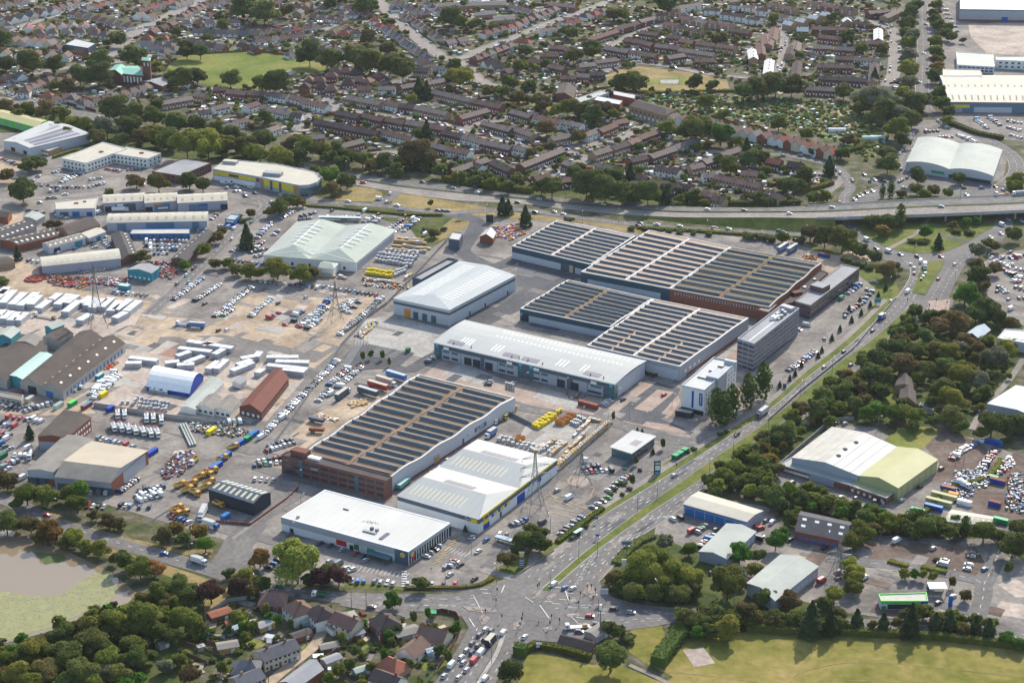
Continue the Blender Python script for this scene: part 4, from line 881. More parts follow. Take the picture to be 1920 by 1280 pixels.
# DIY store with sage roof
B=Bld('diy_store','wide sage green hipped roof store with white walls beside the parked cars','store',P('494,478 667,492 741,431 557,416'),6.5).walls('stone_white')
B.ridge('roof_sage',3.4,2,1,(.2,0),over=.6,m2='roof_greygreen',gutter='clad_dark'); B.fin()
for v_ in (.25,.75):
    m_=MB(); m_.bar(B.onroof(.2,v_,.1),B.onroof(.95,v_,.1),.5,'rooflight'); B.child(m_,'ridge_cap')
    for u in (.3,.4,.5,.6,.7,.8): 
        m_=MB(); w_=.09; m_.bar(B.onroof(u,v_-w_,.15),B.onroof(u,v_-.005,.15),.6,'rooflight'); m_.bar(B.onroof(u+.03,v_+.005,.15),B.onroof(u+.03,v_+w_*.8,.15),.6,'rooflight'); B.child(m_,'rooflight')
B.panel(1,.03,.97,.1,4.6,'clad_grey','shopfront',.08); B.windows(1,((.6,4.2),),12,3.4,'white'); B.windows(0,((1,3),),5,1.6,'clad_black')
m_=MB(); m_.bar(B.onroof(.2,.25,.1),B.pt(.0,.0,6.6),.35,'rooflight'); m_.bar(B.onroof(.2,.75,.1),B.pt(0,0,6.6).lerp(B.pt(1,0,6.6),.999),.35,'rooflight'); B.child(m_,'hip_cap')
B=Bld('store_porch','small hipped porch block projecting from the sage roofed store','porch',P('597,501 625,504 635,493 604,488'),5.5).walls('stone_white').ridge('roof_sage',1.5,1,0,(.3,.3),over=.4); B.fin()
def solar4(B):
    for a,b in ((.05,.15),(.2,.32),(.36,.46),(.56,.68),(.74,.86)): B.roofstrips([.14+.06*i for i in range(13)],a,b,2.6,'solar','solar_panel')
Bld.solar4=solar4
# generic helper for the many estate buildings
def ind(label,pts,h,kind,wall,roof,rh=1.5,axis=0,nb=1,hip=(0,0),name='industrial_unit',cat='industrial unit',doors=(),wins=(),lights=None,panels=(),prof=None,m2=None,gutter=None,vents=()):
    B=Bld(name,label,cat,P(pts),h).walls(wall)
    if kind=='f': B.flat(roof,.35,gutter)
    else: B.ridge(roof,rh,nb,axis,hip,over=.35,prof=prof,m2=m2,gutter=gutter)
    B.fin()
    for d in doors: B.door(*d)
    for w_ in wins: B.windows(*w_)
    for p in panels: B.panel(*p)
    if lights:
        for (n,va,vb,w_,m_) in lights: B.roofstrips([(i+.5)/n for i in range(n)],va,vb,w_,m_)
    for u,v,sx,sy,hh,m_ in vents: B.rbox(u,v,sx,sy,hh,m_,z=h-.2)
    return B
cz=((5,.12,.3,1.6,'rooflight_brown'),(5,.7,.85,1.4,'rooflight_brown'))
ind('first cream roofed unit of the far row, nearest the small white workshop','193.5,380.6 270.7,376.5 270.7,361.5 193.5,365.4',6.7,'r','clad_purplegrey','roof_cream',2,doors=((0,.12,5,3.8,'clad_black'),),panels=((0,.28,.78,.1,5.2,'clad_dark','shopfront',.08),(0,.33,.48,3.9,5,'white','sign',.15)),lights=cz)
ind('middle cream roofed unit of the far row with orange and blue shopfront','271.5,380.6 332,376 332,361 271.5,364',6.7,'r','clad_purplegrey','roof_cream',2,doors=((0,.12,5,3.5,'clad_black'),),panels=((0,.28,.77,.1,5.4,'clad_blue','shopfront',.08),(0,.28,.5,4.4,5.8,'orange','sign',.15),(0,.4,.7,1.5,2.5,'white','sign',.12)),lights=cz)
ind('third cream roofed unit of the far row with blue sign at the road end','333,380.6 426,375.6 425,360.5 333,365',6.7,'r','clad_purplegrey','roof_cream',2,doors=((0,.93,5,4,'clad_black'),),panels=((0,.22,.6,.1,5.2,'clad_blue','shopfront',.08),(0,.42,.6,3.8,4.8,'blue','sign',.15)),lights=cz)
ind('long cream roofed unit block with dark blue shutters in the middle of the estate','200.3,417.5 388,414 390.6,397 205.7,401',6.6,'r','clad_purplegrey','roof_cream',2.2,name='unit_block',cat='unit block',prof='arc',panels=((0,.1,.19,.1,5.6,'clad_blue','shutter',.08),(0,.39,.67,.1,6,'clad_blue','shutter',.08),(0,.85,.92,.1,6,'clad_blue','shutter',.08)),lights=((11,.12,.3,1.6,'rooflight_brown'),(11,.62,.72,1.4,'rooflight_brown')))
ind('low flat blue fronted workshop row before the long cream roofed block','243,439 356,438.5 356,429 248,430',3.6,'f','bright_blue','roof_creamgrey',name='workshop_row',cat='workshop',wins=((0,((.4,2.8),),8,3,'clad_blue'),))
ind('small white roofed workshop with blue doors beside the cream roofed units','105,393 178,391 184,370 104,379',5.5,'f','clad_pale','roof_cream',name='workshop',cat='workshop',doors=((0,.5,5,3.5,'bright_blue'),(0,.2,6,3.5,'clad_dark'),(0,.85,4,3,'blue')),vents=((.5,.6,3,2,.8,'rust'),(.7,.7,2,2,.8,'rust')))
ind('brown pitched roof brick workshop left of the long cream block','110,425 129,440 187,421 163,407',5,'r','brick_tan','roof_darkbrown',2.5,1,name='workshop',cat='workshop',wins=((1,((1,2.6),),8,2,'glass_dark'),))
ind('small cream roofed shed with blue door beside the brown workshop','147,439 167,446 198,434 180,427',4.6,'r','clad_pale','roof_cream',1.2,1,name='workshop',cat='workshop',doors=((1,.55,4,3,'bright_blue'),))
ind('long dark roofed shed at the left edge with small rooflights, nearer the road','-40,443 -3,450 68,424 45,413',5.5,'r','concrete_wall','roof_dark',1.4,1,lights=((8,.1,.2,1.5,'rooflight'),(8,.7,.8,1.5,'rooflight')))
ind('brick sided dark roofed shed with rooflights on the left of the estate','0,450 34,459 108,442 97,428',5,'r','brick_red','roof_darkbrown',1.6,1,lights=((8,.15,.3,1.2,'rooflight'),(8,.68,.8,1.2,'rooflight')))
ind('grey asbestos roofed workshop with teal doors beside the courtyard vans','79,456 93,464 160,446 148,437',5,'r','clad_pale','roof_asbestos',1.4,1,doors=((1,.8,6,4,'teal_wall'),(1,.2,5,3.4,'clad_black')),lights=((7,.15,.3,1.2,'rooflight'),(7,.68,.8,1.2,'rooflight')))
ind('long curved cream roof shed with grey corrugated wall above the scrap yard','79,499 226,484 221,466 76,482',6,'r','clad_purplegrey','roof_cream',1.8,0,prof='arc',name='long_shed',cat='shed',lights=((12,.12,.22,1,'rooflight_cream'),))
ind('dark ridged shed with pale end running beside the estate car yard','227,487 257,476 240,437 208,439',5,'r','brick_brown','roof_dark',2,1,name='long_shed',cat='shed',lights=((7,.15,.25,1.2,'rooflight'),))
ind('long dark shed with white rooflights along the estate road','321,485 350,489 403,436 380,433',4.5,'r','brick_brown','roof_dark',1.8,1,name='long_shed',cat='shed',lights=((8,.72,.84,1.6,'rooflight'),))
ind('teal walled workshop with grey roof in the scrap yard','239,505 284,512 298,502 262,494',6,'r','teal_wall','roof_flatgrey',1.6,1,name='workshop',cat='workshop',wins=((0,((1,2.2),),5,1.6,'white'),),doors=((1,.5,3,4,'bright_blue'),))
ind('blue and white tool hire kiosk at the estate road corner','422,411 440,413 450,404 433,401',4,'f','bright_blue','roof_greygreen',name='kiosk',cat='kiosk',panels=((0,.1,.9,2.2,3.6,'white','sign',.1),))
ind('low brown workshop at the left edge beside the sandy yard','-20,499 28,492 14,481 -30,486',4,'r','brick_tan','roof_darkbrown',1,name='workshop',cat='workshop')
ind('small grey roofed store among trees left of the brown workshop','45,406 68,413 84,404 60,396',4,'r','concrete_wall','roof_greygreen',1,1,name='workshop',cat='workshop')
ind('brown roofed brick building at the left edge below the white offices','-35,400 14,408 22,397 -10,390',5,'r','brick_red','roof_darkbrown',2,name='workshop',cat='workshop')
ind('white roofed warehouse covered in solar panels at the top of the estate','6,264 56,277 168,250 92,227',8,'r','clad_pale','roof_white',1.8,1,doors=((0,.35,5,4.5,'clad_black'),(0,.8,4,4.5,'clad_black')),panels=((0,.01,.999,.05,1.5,'brick_tan','plinth',.08),),lights=None,name='warehouse',cat='warehouse').solar4()
ind('small white roofed brick porch in front of the solar panel warehouse','75,281 91,284 116,275 98,270',4,'f','brick_tan','roof_white',name='porch',cat='porch',wins=((0,((1,2.4),),4,1.6,'white'),))
ind('green fronted unit with mossy yellow roof at the top left edge','-60,205 70,239 88,226 -40,195',6,'r','bright_green','roof_moss',1.6,wins=((0,((.4,4),),9,4,'clad_grey'),))
for lb,q,h in (('white two storey office wing with square windows, the longer front wing','116,297 161,306 239,279 193,267',7.5),('white two storey office wing with square windows, the shorter rear wing','209,288 277,298 302,288 238,276',7.3)):
    ind(lb,q,h,'f','render_white','roof_cream',name='office_block',cat='office',wins=((0,((1,2.6),(4.2,5.8)),6 if h>7.4 else 9,1.5,'glass_dark'),(1,((1,2.6),(4.2,5.8)),12 if h>7.4 else 3,1.5,'glass_dark')),vents=((.6,.6,3,2,1,'brick_red'),))
ind('brown brick office with grey flat roof between trees and yellow storage building','285,322 338,330 396,306 345,297',6.5,'f','brick_brown','roof_flatgrey',name='office_block',cat='office',wins=((0,((1,2.4),(4,5.4)),6,2,'glass_dark'),(1,((1,2.4),(4,5.4)),10,2,'glass_dark')))
B=Bld('storage_building','yellow banded storage building with curved cream roof and green glass bow end','storage building',P('399,317 480,331 545,345 562,348 580,347 594,342 602.5,333 588,322 520,308 425,299'),8.5).walls('clad_grey').flat('roof_cream',.4,'clad_pale'); B.fin()
for k,a_,b__,z0,z1,m_ in ((0,.02,.97,4.6,7.4,'yellow'),(0,.02,.97,.1,3.6,'white'),(0,.37,.6,5,6.8,'clad_black'),(1,.0,.1,4.6,7.4,'dark_red'),(1,.12,.22,.1,7.6,'brick_tan'),(1,.22,.4,2.8,7.6,'yellow'),(1,.4,.47,.5,7.6,'clad_dark'),(1,.48,.66,2.8,7.6,'yellow'),(1,.66,.73,.5,7.6,'clad_dark'),(1,.74,.99,2.8,7.6,'yellow'),(2,.01,.3,2.8,7.6,'yellow'),(2,.3,.99,.1,7.6,'brick_tan')): B.panel(k,a_,b__,z0,z1,m_,'wall_panel',.08)
for k in (3,4,5): B.panel(k,.0,.999,2.2,6.4,'glass_teal','glazing',.08); B.windows(k,((.2,2.0),),4,1.4,'glass_dark')
B.panel(5,.55,.75,6.6,8.2,'yellow','sign',.1)
p=G(420,316,8.6); m_=MB(); m_.box((p.x+3,p.y+14,8.45),(11,5,2.2),'clad_grey',-.25,'roof_cream'); m_.build('plant_room',B.o)
m_=MB(); p=G(512,328,8.6); m_.box((p.x,p.y,8.45),(14,6,2.4),'steel',-.25); m_.build('plant',B.o)
# factory with long dark roofs
ind('long dark brown double roofed factory with blue side doors','37,714 118,732 234,643 150,622',6,'r','concrete_wall','roof_darkbrown',3.4,1,2,name='factory',cat='factory',doors=((0,.28,6,4.4,'clad_black'),(0,.68,5,3.6,'bright_blue')),wins=((1,((1,3.6),),16,1.8,'bright_blue'),),lights=((7,.12,.16,2,'rooflight_cream'),(9,.46,.5,1.6,'rooflight_cream')))
ind('mint green roofed bay of the factory between two dark roofs','19,703 45,712 101,666 75,660',6.6,'r','teal_wall','roof_mint',.8,1,name='factory_bay',cat='factory')
ind('dark curved factory bay at the left edge beside the mint roof','-70,690 12,711 88,648 40,626',6,'r','concrete_wall','roof_darkbrown',2,1,name='factory_bay',cat='factory')
ind('tall teal process tower at the left edge of the factory','-6,628 20,634 38,619 14,612',10,'r','teal_wall','roof_greygreen',1.5,1,name='process_tower',cat='tower')
ind('square teal hopper building with pale top left of the concrete block yard','84,611 98,617 120,608 106,602',7,'r','teal_wall','roof_sage',1.2,1,name='hopper_building',cat='industrial building')
ind('dark brown roofed shed behind the mint roofed bay','80,632 112,641 137,625 111,613',6,'r','concrete_wall','roof_darkbrown',1.6,1,name='long_shed',cat='shed')
ind('grey corrugated shed between the dark factory roofs and the block yard','30,640 66,648 80,634 50,627',7,'r','clad_grey','roof_asbestos',1.6,1,name='long_shed',cat='shed')
ind('brown low shed with small windows beside the red tippers','-20,739 40,751 44,741 -12,732',3.5,'f','concrete_wall','roof_asbestos',name='low_shed',cat='shed',wins=((0,((1,2),),6,1.4,'glass_dark'),))
B=ind('white fabric arch shelter with dark blue base in the block yard','275,724 355,737 381,706 301,692',2.6,'r','blue','white',6.2,0,name='arch_shelter',cat='shelter',prof='arc')
ind('long low pale green corrugated shed beside the white arch shelter','338,762 366,767 420,716 398,706',3.5,'r','render_white','roof_greygreen',1,1,name='low_shed',cat='shed',lights=((6,.1,.9,1.2,'roof_darkbrown'),))
ind('white gabled shed with grey roof, left of the pair beside the low green shed','369,761 401,768 416,745 391,740',4,'r','render_white','roof_asbestos',2,1,name='gabled_shed',cat='shed',wins=((0,((1,2.4),),3,2,'glass_dark'),))
ind('white gabled shed with grey roof, right of the pair near the red roof','402,766 432,772 449,751 426,741',4,'r','render_white','roof_asbestos',2,1,name='gabled_shed',cat='shed',wins=((0,((1,2.4),),3,2,'glass_dark'),))
ind('small white hut with grey roof among the stacked blocks','435,716 450,720 462,711 447,706',3,'r','render_white','roof_flatgrey',1.2,1,name='hut',cat='hut')
ind('long red tiled brick building beside the line of parked cars','449,762 490,772 541,708 513,692',5,'r','brick_brown','roof_red',3.2,1,name='workshop',cat='workshop',wins=((0,((1,2.6),),4,1.6,'white'),(1,((1,2.4),),12,1.4,'glass_dark')))
ind('red brick two storey building with dark roof above the lorry park','71,817 124,820 170,782 120,769',8,'r','brick_red','roof_darkbrown',1.2,1,name='workshop',cat='workshop',wins=((1,((1,2.4),(4.6,6)),9,1.6,'white'),),panels=((0,.02,.98,.1,5,'clad_grey','cladding',.08),))
ind('grey roofed wing of the council style depot with blue gutter','51,880 99,884 172,823 122,815',8,'r','clad_pale','roof_asbestos',1,1,name='depot_wing',cat='depot',doors=((0,.2,6,4,'clad_dark'),(0,.55,6,4,'clad_dark'),(0,.85,5,4,'brick_red')))
B=ind('tan roofed depot shed with brick gable and grey front roof slope','103,893 208,904 277,846 171,828',7,'r','clad_grey','roof_asbestos',3.6,0,name='depot_shed',cat='depot',prof=[(0,0),(.26,1),(1,.15)],m2='roof_tan',doors=((0,.15,7,3.6,'clad_dark'),(0,.35,7,3.6,'clad_dark'),(0,.55,7,3.6,'clad_dark'),(0,.75,7,3.6,'clad_dark'),(0,.92,7,3.6,'clad_dark')),panels=((1,.0,.32,.1,6.9,'brick_red','brick_wall',.08),(1,.93,.999,.1,6.9,'brick_red','brick_wall',.08)))
B=ind('black clad unit with cream striped rooflights beside the yellow tippers','391,916 475,943 507,922 429,899',7,'r','clad_black','clad_dark',1.8,0,name='black_unit',cat='industrial unit',lights=((8,.1,.42,1.6,'rooflight_cream'),(9,.56,.9,1.2,'rooflight_cream')))
# right hand side of the main road
ind('cream roofed workshop with blue fronted bays beside the dual carriageway','1282,944 1400,977 1430,957 1310,921',5.5,'r','clad_grey','roof_cream',1,0,name='garage_workshop',cat='workshop',doors=[(0,.1+.16*i,5,3.8,'bright_blue') for i in range(6)],panels=((0,.0,.999,4.2,5.4,'bright_blue','fascia',.1),))
ind('pale green roofed workshop in the middle of the roadside trading yard','1311,1033 1363,1047 1417,996 1363,981',5,'r','clad_grey','roof_greygreen',1.6,1,name='garage_workshop',cat='workshop',wins=((1,((.5,3.6),),7,3,'clad_pale'),))
ind('pale green roofed long workshop beside the small electricity pylon','1401,1092 1453,1125 1534,1061 1464,1039',6,'r','clad_grey','roof_greygreen',2.2,1,name='garage_workshop',cat='workshop',wins=((1,((1,3.4),),10,3,'clad_pale'),))
ind('dark slate roofed brick unit with blue doors and skylights','1492,995 1585,1014 1598,979 1503,958',5,'r','brick_red','roof_slate',3.4,0,name='brick_unit',cat='workshop',wins=((0,((1,2.6),),7,2,'bright_blue'),),panels=((1,.05,.95,.1,4.6,'bright_blue','shutter',.08),),lights=((4,.16,.23,2,'rooflight'),(4,.36,.43,2,'rooflight')))
ind('filling station shop with white flat roof and bright green fascia','1652,1127 1740,1127 1737,1111 1647,1114',4.2,'f','clad_white','roof_creamgrey',name='filling_station',cat='filling station',gutter='bright_green',panels=((0,.0,.999,3.1,4.3,'bright_green','fascia',.2),(0,.85,.999,3.1,4.3,'blue','sign',.3),(0,.02,.12,.4,2,'green','poster',.1)),wins=((0,((.4,2.8),),14,1.3,'glass_dark',.15,.9),))
B=Bld('sports_hall','white roofed sales hall joined to an olive roofed hall','hall',P('1485,857 1610,891 1681,837 1560,800'),7).walls('clad_grey').ridge('roof_white',2.4,1,1,over=.3,m2='roof_creamgrey'); B.fin()  # sunlight put into the roof colour: right slope white, left slope cream grey
for i in range(1,8): 
    u=i/8
    if i!=4: m_=MB(); m_.bar(B.onroof(-0.0,u,.05),B.onroof(.995,u,.05),.25,'steel'); B.child(m_,'roof_seam')
for u,v in ((.3,.45),(.55,.47),(.75,.45)): p=B.onroof(1-u,v); m_=MB(); m_.box((p.x,p.y,p.z-.3),(1.8,1.8,.7),'roof_darkbrown',.6); B.child(m_,'vent')
B=Bld('sports_hall','olive green roofed hall at the car park end of the white roofed hall','hall',P('1611.5,891 1684,914 1758,861 1683,837'),7).walls('roof_olive').ridge('roof_olive',2.4,1,1,over=.3); B.fin()
for i in range(6): B.panel(1,.1+.15*i,.104+.15*i,.1,7,'dark_green','panel_joint',.05)
B=ind('low pale grey front block with brick wall before the white roofed hall','1461,871 1590,908.5 1609,893 1485,857',3.6,'f','brick_red','roof_greygreen',name='front_block',cat='building',panels=((0,.45,.8,.1,3.2,'clad_grey','shopfront',.1),),wins=((0,((.8,2.2),),14,1,'white',.02,.44),),gutter='clad_grey')
ind('low olive front block with brick wall before the olive roofed hall','1591.5,909 1662,934 1685,916 1610.5,893.5',3.6,'f','brick_red','roof_olive',name='front_block',cat='building',wins=((0,((.8,2.2),),6,1.4,'white'),),gutter='clad_grey')
for i_,(x,y) in enumerate(((1500,863),(1547,875),(1556,878),(1581,886),(1622,898),(1637,903))):
    p=G(x,y,4.2); m_=MB(); m_.box((p.x,p.y,3.5),(2.6,1.6,1.5),'steel',.5,'white'); o=m_.build('air_handling_unit',None,(p.x,p.y,3.5)); tag(o,'pale metal rooftop unit on the low front roofs, '+ordw(i_+1)+' from the left','rooftop unit','air handling units on the low front roofs')
ind('brown roofed brick house deep in the wood, nearer the garden shed','1686,746 1718,757 1716,733 1690,724',5.2,'r','brick_tan','roof_darkbrown',2.6,1,name='house',cat='house',wins=((0,((1,2.2),),3,1.4,'white'),))
ind('brown roofed brick house deep in the wood, farther half with dark ridge','1679,722 1713,731 1710,712 1686,702',5.2,'r','brick_tan','roof_darkbrown',2.6,1,name='house',cat='house')
ind('grey garden shed with pale doors beside the wood house','1723,762 1750,769 1752,760 1726,755',2.8,'f','concrete_wall','roof_asbestos',name='garden_shed',cat='shed')
ind('large pale blue roofed hall with grey walls at the right edge','1852,756 1965,792 1995,750 1905,722',8,'r','clad_grey','roof_blue',2,1,name='hall',cat='hall',wins=((0,((1,5),),5,1.2,'white'),))
ind('dark blue grey hipped roof brick building behind the wood','1808,628 1836,635 1857,618 1832,611',5,'r','brick_brown','roof_blue',2.6,1,name='pavilion',cat='building')
ind('pale flat roofed building at the right edge behind the wood','1870,634 1960,650 1985,624 1885,617',6,'f','clad_pale','roof_white',name='pavilion',cat='building',vents=((.2,.3,6,3,.4,'solar'),(.4,.3,6,3,.4,'solar')))
ind('cream roofed shed in the skip yard behind the oak trees','1772,976 1858,985 1862,968 1785,955',4,'r','clad_pale','roof_cream',1.2,name='long_shed',cat='shed',lights=((8,.2,.4,1.4,'rooflight_cream'),))
# top right retail
ind('huge pale blue walled warehouse with white roof at the top right corner','1800,18 1990,21 1990,-20 1800,-20',12,'f','clad_blue','roof_white',name='distribution_warehouse',cat='warehouse',panels=((0,.0,.999,.1,2,'brick_red','plinth',.1),(0,.0,.999,2.1,11,'clad_grey','cladding',.06),(0,.42,.48,.5,5,'blue','door',.2)))
ind('teal roofed office with white walls behind the big retail warehouse','1795,122 1865,126 1862,102 1793,98',6,'f','clad_white','roof_sage',name='office_block',cat='office',wins=((0,((1,2.6),(3.6,5)),8,3,'glass_dark'),))
ind('white two storey office with square windows behind the big retail warehouse','1867,113 1990,118 1990,106 1868,107',8,'f','render_white','roof_sage',name='office_block',cat='office',wins=((0,((1.4,3),(5,6.6)),10,2.2,'glass_dark'),))
B=ind('big retail warehouse with rusty cream roof, blue wall and yellow sign','1780,191 1995,193 1995,142 1762,141',9,'r','clad_blue','roof_cream',1.2,0,2,name='retail_warehouse',cat='store',gutter='orange',panels=((0,.02,.18,4,6.5,'yellow','sign',.3),(0,.22,.55,.1,4.5,'clad_pale','entrance',.5),(0,.0,.12,.1,4,'clad_grey','shopfront',.1)))
B.roofstrips([.04+.055*i for i in range(16)],.55,.78,1.1,'roof_asbestos','roof_seam'); B.roofstrips([.04+.055*i for i in range(16)],.06,.2,1.1,'roof_asbestos','roof_seam'); B.roofstrips([.06+.055*i for i in range(16)],.86,.93,4,'roof_creamgrey','roof_hatch')
ind('smaller cream roofed section behind the big retail warehouse','1768,143 1842,143 1838,132 1768,130',9.5,'f','clad_pale','roof_cream',name='retail_section',cat='store')
ind('curved pale green roof superstore with two shallow arched bays','1699,304 1862,330 1879,281 1722,258',7,'r','clad_pale','roof_greygreen',2.4,1,2,name='superstore',cat='superstore',prof='arc',panels=((0,.3,.45,2,4,'green','sign',.2),(0,.5,.98,.2,3,'glass_dark','shopfront',.1)))
# church, school, surgery
B=Bld('church','brick church with copper green cross shaped roof','church',P('228,138 268,142 258,124 215,124'),9).walls('brick_brown').ridge('roof_copper',2,1,0,over=.5); B.fin(); B.windows(0,((1.5,7),),6,1.6,'stone_white')
B2=Bld('church','brick chapel wing with copper green roof beside the church nave','church',P('206,132 228,140 240,128 216,122'),9.4).walls('brick_brown').ridge('roof_copper',2.4,1,1,over=.5); B2.fin()
B=Bld('church_tower','tall square brick church tower with copper green cap','church tower',P('266,113 281,114.5 282,109 267,107.5'),21).walls('brick_brown').ridge('roof_copper',1.2,1,0,(.3,.3),over=.5); B.fin(); B.windows(0,((16,19),),2,1,'stone_white')
ind('low grey roofed church hall beside the brick church tower','262,153 305,162 327,150 298,146',4,'r','brick_brown','roof_flatgrey',2,1,name='church_hall',cat='hall')
ind('flat roofed grey garage building among the top left houses','121,84 165,91 180,82 142,73',6,'f','clad_dark','roof_white',name='flat_building',cat='building')
for i,(q,lb) in enumerate((('822,13 950,9 948,1 822,6','long low blue grey school roof at the top edge'),('890,30 932,26 925,20 892,24','low pitched school block with brick base at the top edge'),('925,40 965,36 965,28 925,30','low grey school block beside the top road'))):
    ind(lb,q,4.5,'r','brick_tan','roof_slate',1.5,name='school_block',cat='school')
ind('pale flat roofed school range behind the village green trees','1075,187 1090,192 1142,174 1128,170',4,'f','stone_white','roof_greygreen',name='school_block',cat='school')
ind('flat white roofed brick school block beside the round trees','1113,188 1162,197 1168,189 1120,180',7,'f','brick_red','roof_blue',name='school_block',cat='school')
ind('flat roofed brick school block with white band beside the flats','1150,178 1190,186 1192,178 1150,170',6.5,'f','brick_red','roof_white',name='school_block',cat='school')
ind('brown hipped roof flats with white ground floor beside the allotments','1180,198 1247,217 1266,206 1196,187',8,'r','brick_tan','roof_darkbrown',3,0,1,(.12,.12),name='flats',cat='flats',wins=((0,((.4,2.4),),8,2.4,'white'),(0,((4,5.4),),8,1.6,'glass_dark')))
ind('tall brown brick chapel roof with tiny rooflights left of the school','1042,176 1075,184 1081,165 1050,157',8,'r','brick_brown','roof_darkbrown',3,1,name='chapel',cat='chapel')
ind('low flat brown garage block at the bypass gate with the white roof','900,443 924,447 930,436 912,430',4.5,'r','brick_red','roof_white',2.6,1,name='gatehouse',cat='building',)
ind('tall dark weighbridge cabin on legs beside the new road','841,448 861,451 868,438 848,435',7,'f','clad_dark','roof_white',name='cabin',cat='cabin',)
# ================================================================ TREES
def leafmat(name,a,b_,rnd=.32):
    m=mat(name,a,b_,.35,.85,fac=.8,spec=.15,detail=3,random_=rnd)
    n=m.node_tree.nodes; l=m.node_tree.links; b=n['Principled BSDF']; t=n.new('ShaderNodeBsdfTranslucent'); mx=n.new('ShaderNodeMixShader'); mx.inputs[0].default_value=.42
    l.new(b.inputs['Base Color'].links[0].from_socket,t.inputs[0]); l.new(b.outputs[0],mx.inputs[1]); l.new(t.outputs[0],mx.inputs[2]); l.new(mx.outputs[0],n['Material Output'].inputs[0]); return m
leafmat('leaf_g',(0.118,0.150,0.022),(0.203,0.207,0.039)); leafmat('leaf_d',(0.084,0.114,0.027),(0.151,0.171,0.042)); leafmat('leaf_y',(0.184,0.215,0.030),(0.276,0.265,0.045))
leafmat('leaf_b',(0.176,0.128,0.044),(0.117,0.110,0.033)); leafmat('leaf_o',(0.312,0.183,0.044),(0.221,0.159,0.044)); leafmat('leaf_k',(0.150,0.171,0.094),(0.221,0.220,0.138)); leafmat('leaf_r',(0.091,0.043,0.033),(0.058,0.034,0.026))
leafmat('leaf_l',(0.078,0.171,0.017),(0.117,0.207,0.028)); leafmat('leaf_c',(0.045,0.075,0.030),(0.078,0.110,0.042)); leafmat('leaf_p',(0.065,0.104,0.022),(0.117,0.146,0.033)); leafmat('leaf_s',(0.091,0.122,0.028),(0.143,0.152,0.044)); leafmat('leaf_w',(.18,.225,.035),(.27,.28,.06))
mat('bark',(.12,.09,.065),(.08,.06,.045),1,.95)
def crown_np(kind,n,size,seed):
    """leaf quads of a crown: radius 1, height 1 (z 0..1); returns verts (n*4,3)"""
    r=np.random.default_rng(seed)
    if kind=='c':     # conical
        z=r.random(n)**1.25; rad=(1-z)**.75*(.75+.25*np.sin(z*26+seed))*(.55+.45*r.random(n)**.4); a=r.random(n)*6.283; rad*=1+.18*np.sin(a*5+z*9+seed)
        c=np.stack([rad*np.cos(a),rad*np.sin(a),.06+z*.94],1); nr=np.stack([np.cos(a),np.sin(a),np.full(n,.5)],1)
    elif kind=='p':   # columnar
        z=r.random(n); pr=np.sin(np.clip(z*.93+.07,0,1)*3.1416)**.55; a=r.random(n)*6.283; rad=pr*(.6+.4*r.random(n)**.5)*(1+.2*np.sin(a*3+z*14+seed))
        c=np.stack([rad*np.cos(a),rad*np.sin(a),.05+z*.95],1); nr=np.stack([np.cos(a),np.sin(a),np.full(n,.3)],1)
    else:
        m=int(r.integers(11,17)); flat=.35 if kind=='s' else .5
        th=r.random(m)*6.283; cz=r.uniform(.32,.86,m) if kind!='s' else r.uniform(.2,.6,m); rr=np.sqrt(np.maximum(0,1-((cz-.5)/.52)**2))*r.uniform(.35,.68,m)
        cx,cy=rr*np.cos(th),rr*np.sin(th); lr=r.uniform(.24,.44,m)
        cx[0]=cy[0]=0; cz[0]=.7 if kind!='s' else .5; lr[0]=.5
        k=r.integers(0,m,n); d=r.normal(size=(n,3)); d/=np.linalg.norm(d,axis=1)[:,None]; d[:,2]=np.where(d[:,2]<-.35,-d[:,2],d[:,2])
        s=lr[k]*(.72+.32*r.random(n))
        c=np.stack([cx[k]+d[:,0]*s,cy[k]+d[:,1]*s,cz[k]+d[:,2]*s*.5],1); nr=d*np.array([1,1,1.3])
        if kind=='w': c[:,2]-=.12*r.random(n)*np.hypot(c[:,0],c[:,1])
        c[:,2]=np.clip(c[:,2],.04 if kind=='s' else .16,1.05)
    nr=nr+r.normal(size=(n,3))*.55; nr/=np.linalg.norm(nr,axis=1)[:,None]
    t=np.cross(nr,r.normal(size=(n,3))); t/=np.linalg.norm(t,axis=1)[:,None]; b=np.cross(nr,t)
    sz=size*(.6+.8*r.random(n))[:,None]; t=t*sz; b=b*sz*.8
    z_=np.array([1,1,.62]) if kind not in 'cp' else np.array([1,1,.33 if kind=='c' else .16])
    v=np.stack([c-(t+b)*z_,c+(t-b)*z_,c+(t+b)*z_,c-(t-b)*z_],1).reshape(-1,3); return v
def core_np(kind,seed):
    r=np.random.default_rng(seed); V=[];F=[]; nz,na=(6,9)
    for i in range(nz+1):
        f=i/nz
        for j in range(na):
            a=6.283*j/na
            if kind=='c': rad=.6*(1-f)**.8; z=.1+f*.8
            elif kind=='p': rad=.62*math.sin(min(1,f*.9+.08)*3.14)**.6; z=.08+f*.85
            else: rad=.62*math.sin(3.1416*(f*.94+.03))**.7*(1+.2*math.sin(a*3+seed)); z=(.26 if kind!='s' else .02)+f*(.55 if kind!='s' else .6)
            V.append((rad*math.cos(a),rad*math.sin(a),z))
    for i in range(nz):
        for j in range(na): F.append([i*na+j,i*na+(j+1)%na,(i+1)*na+(j+1)%na,(i+1)*na+j])
    return np.array(V),F
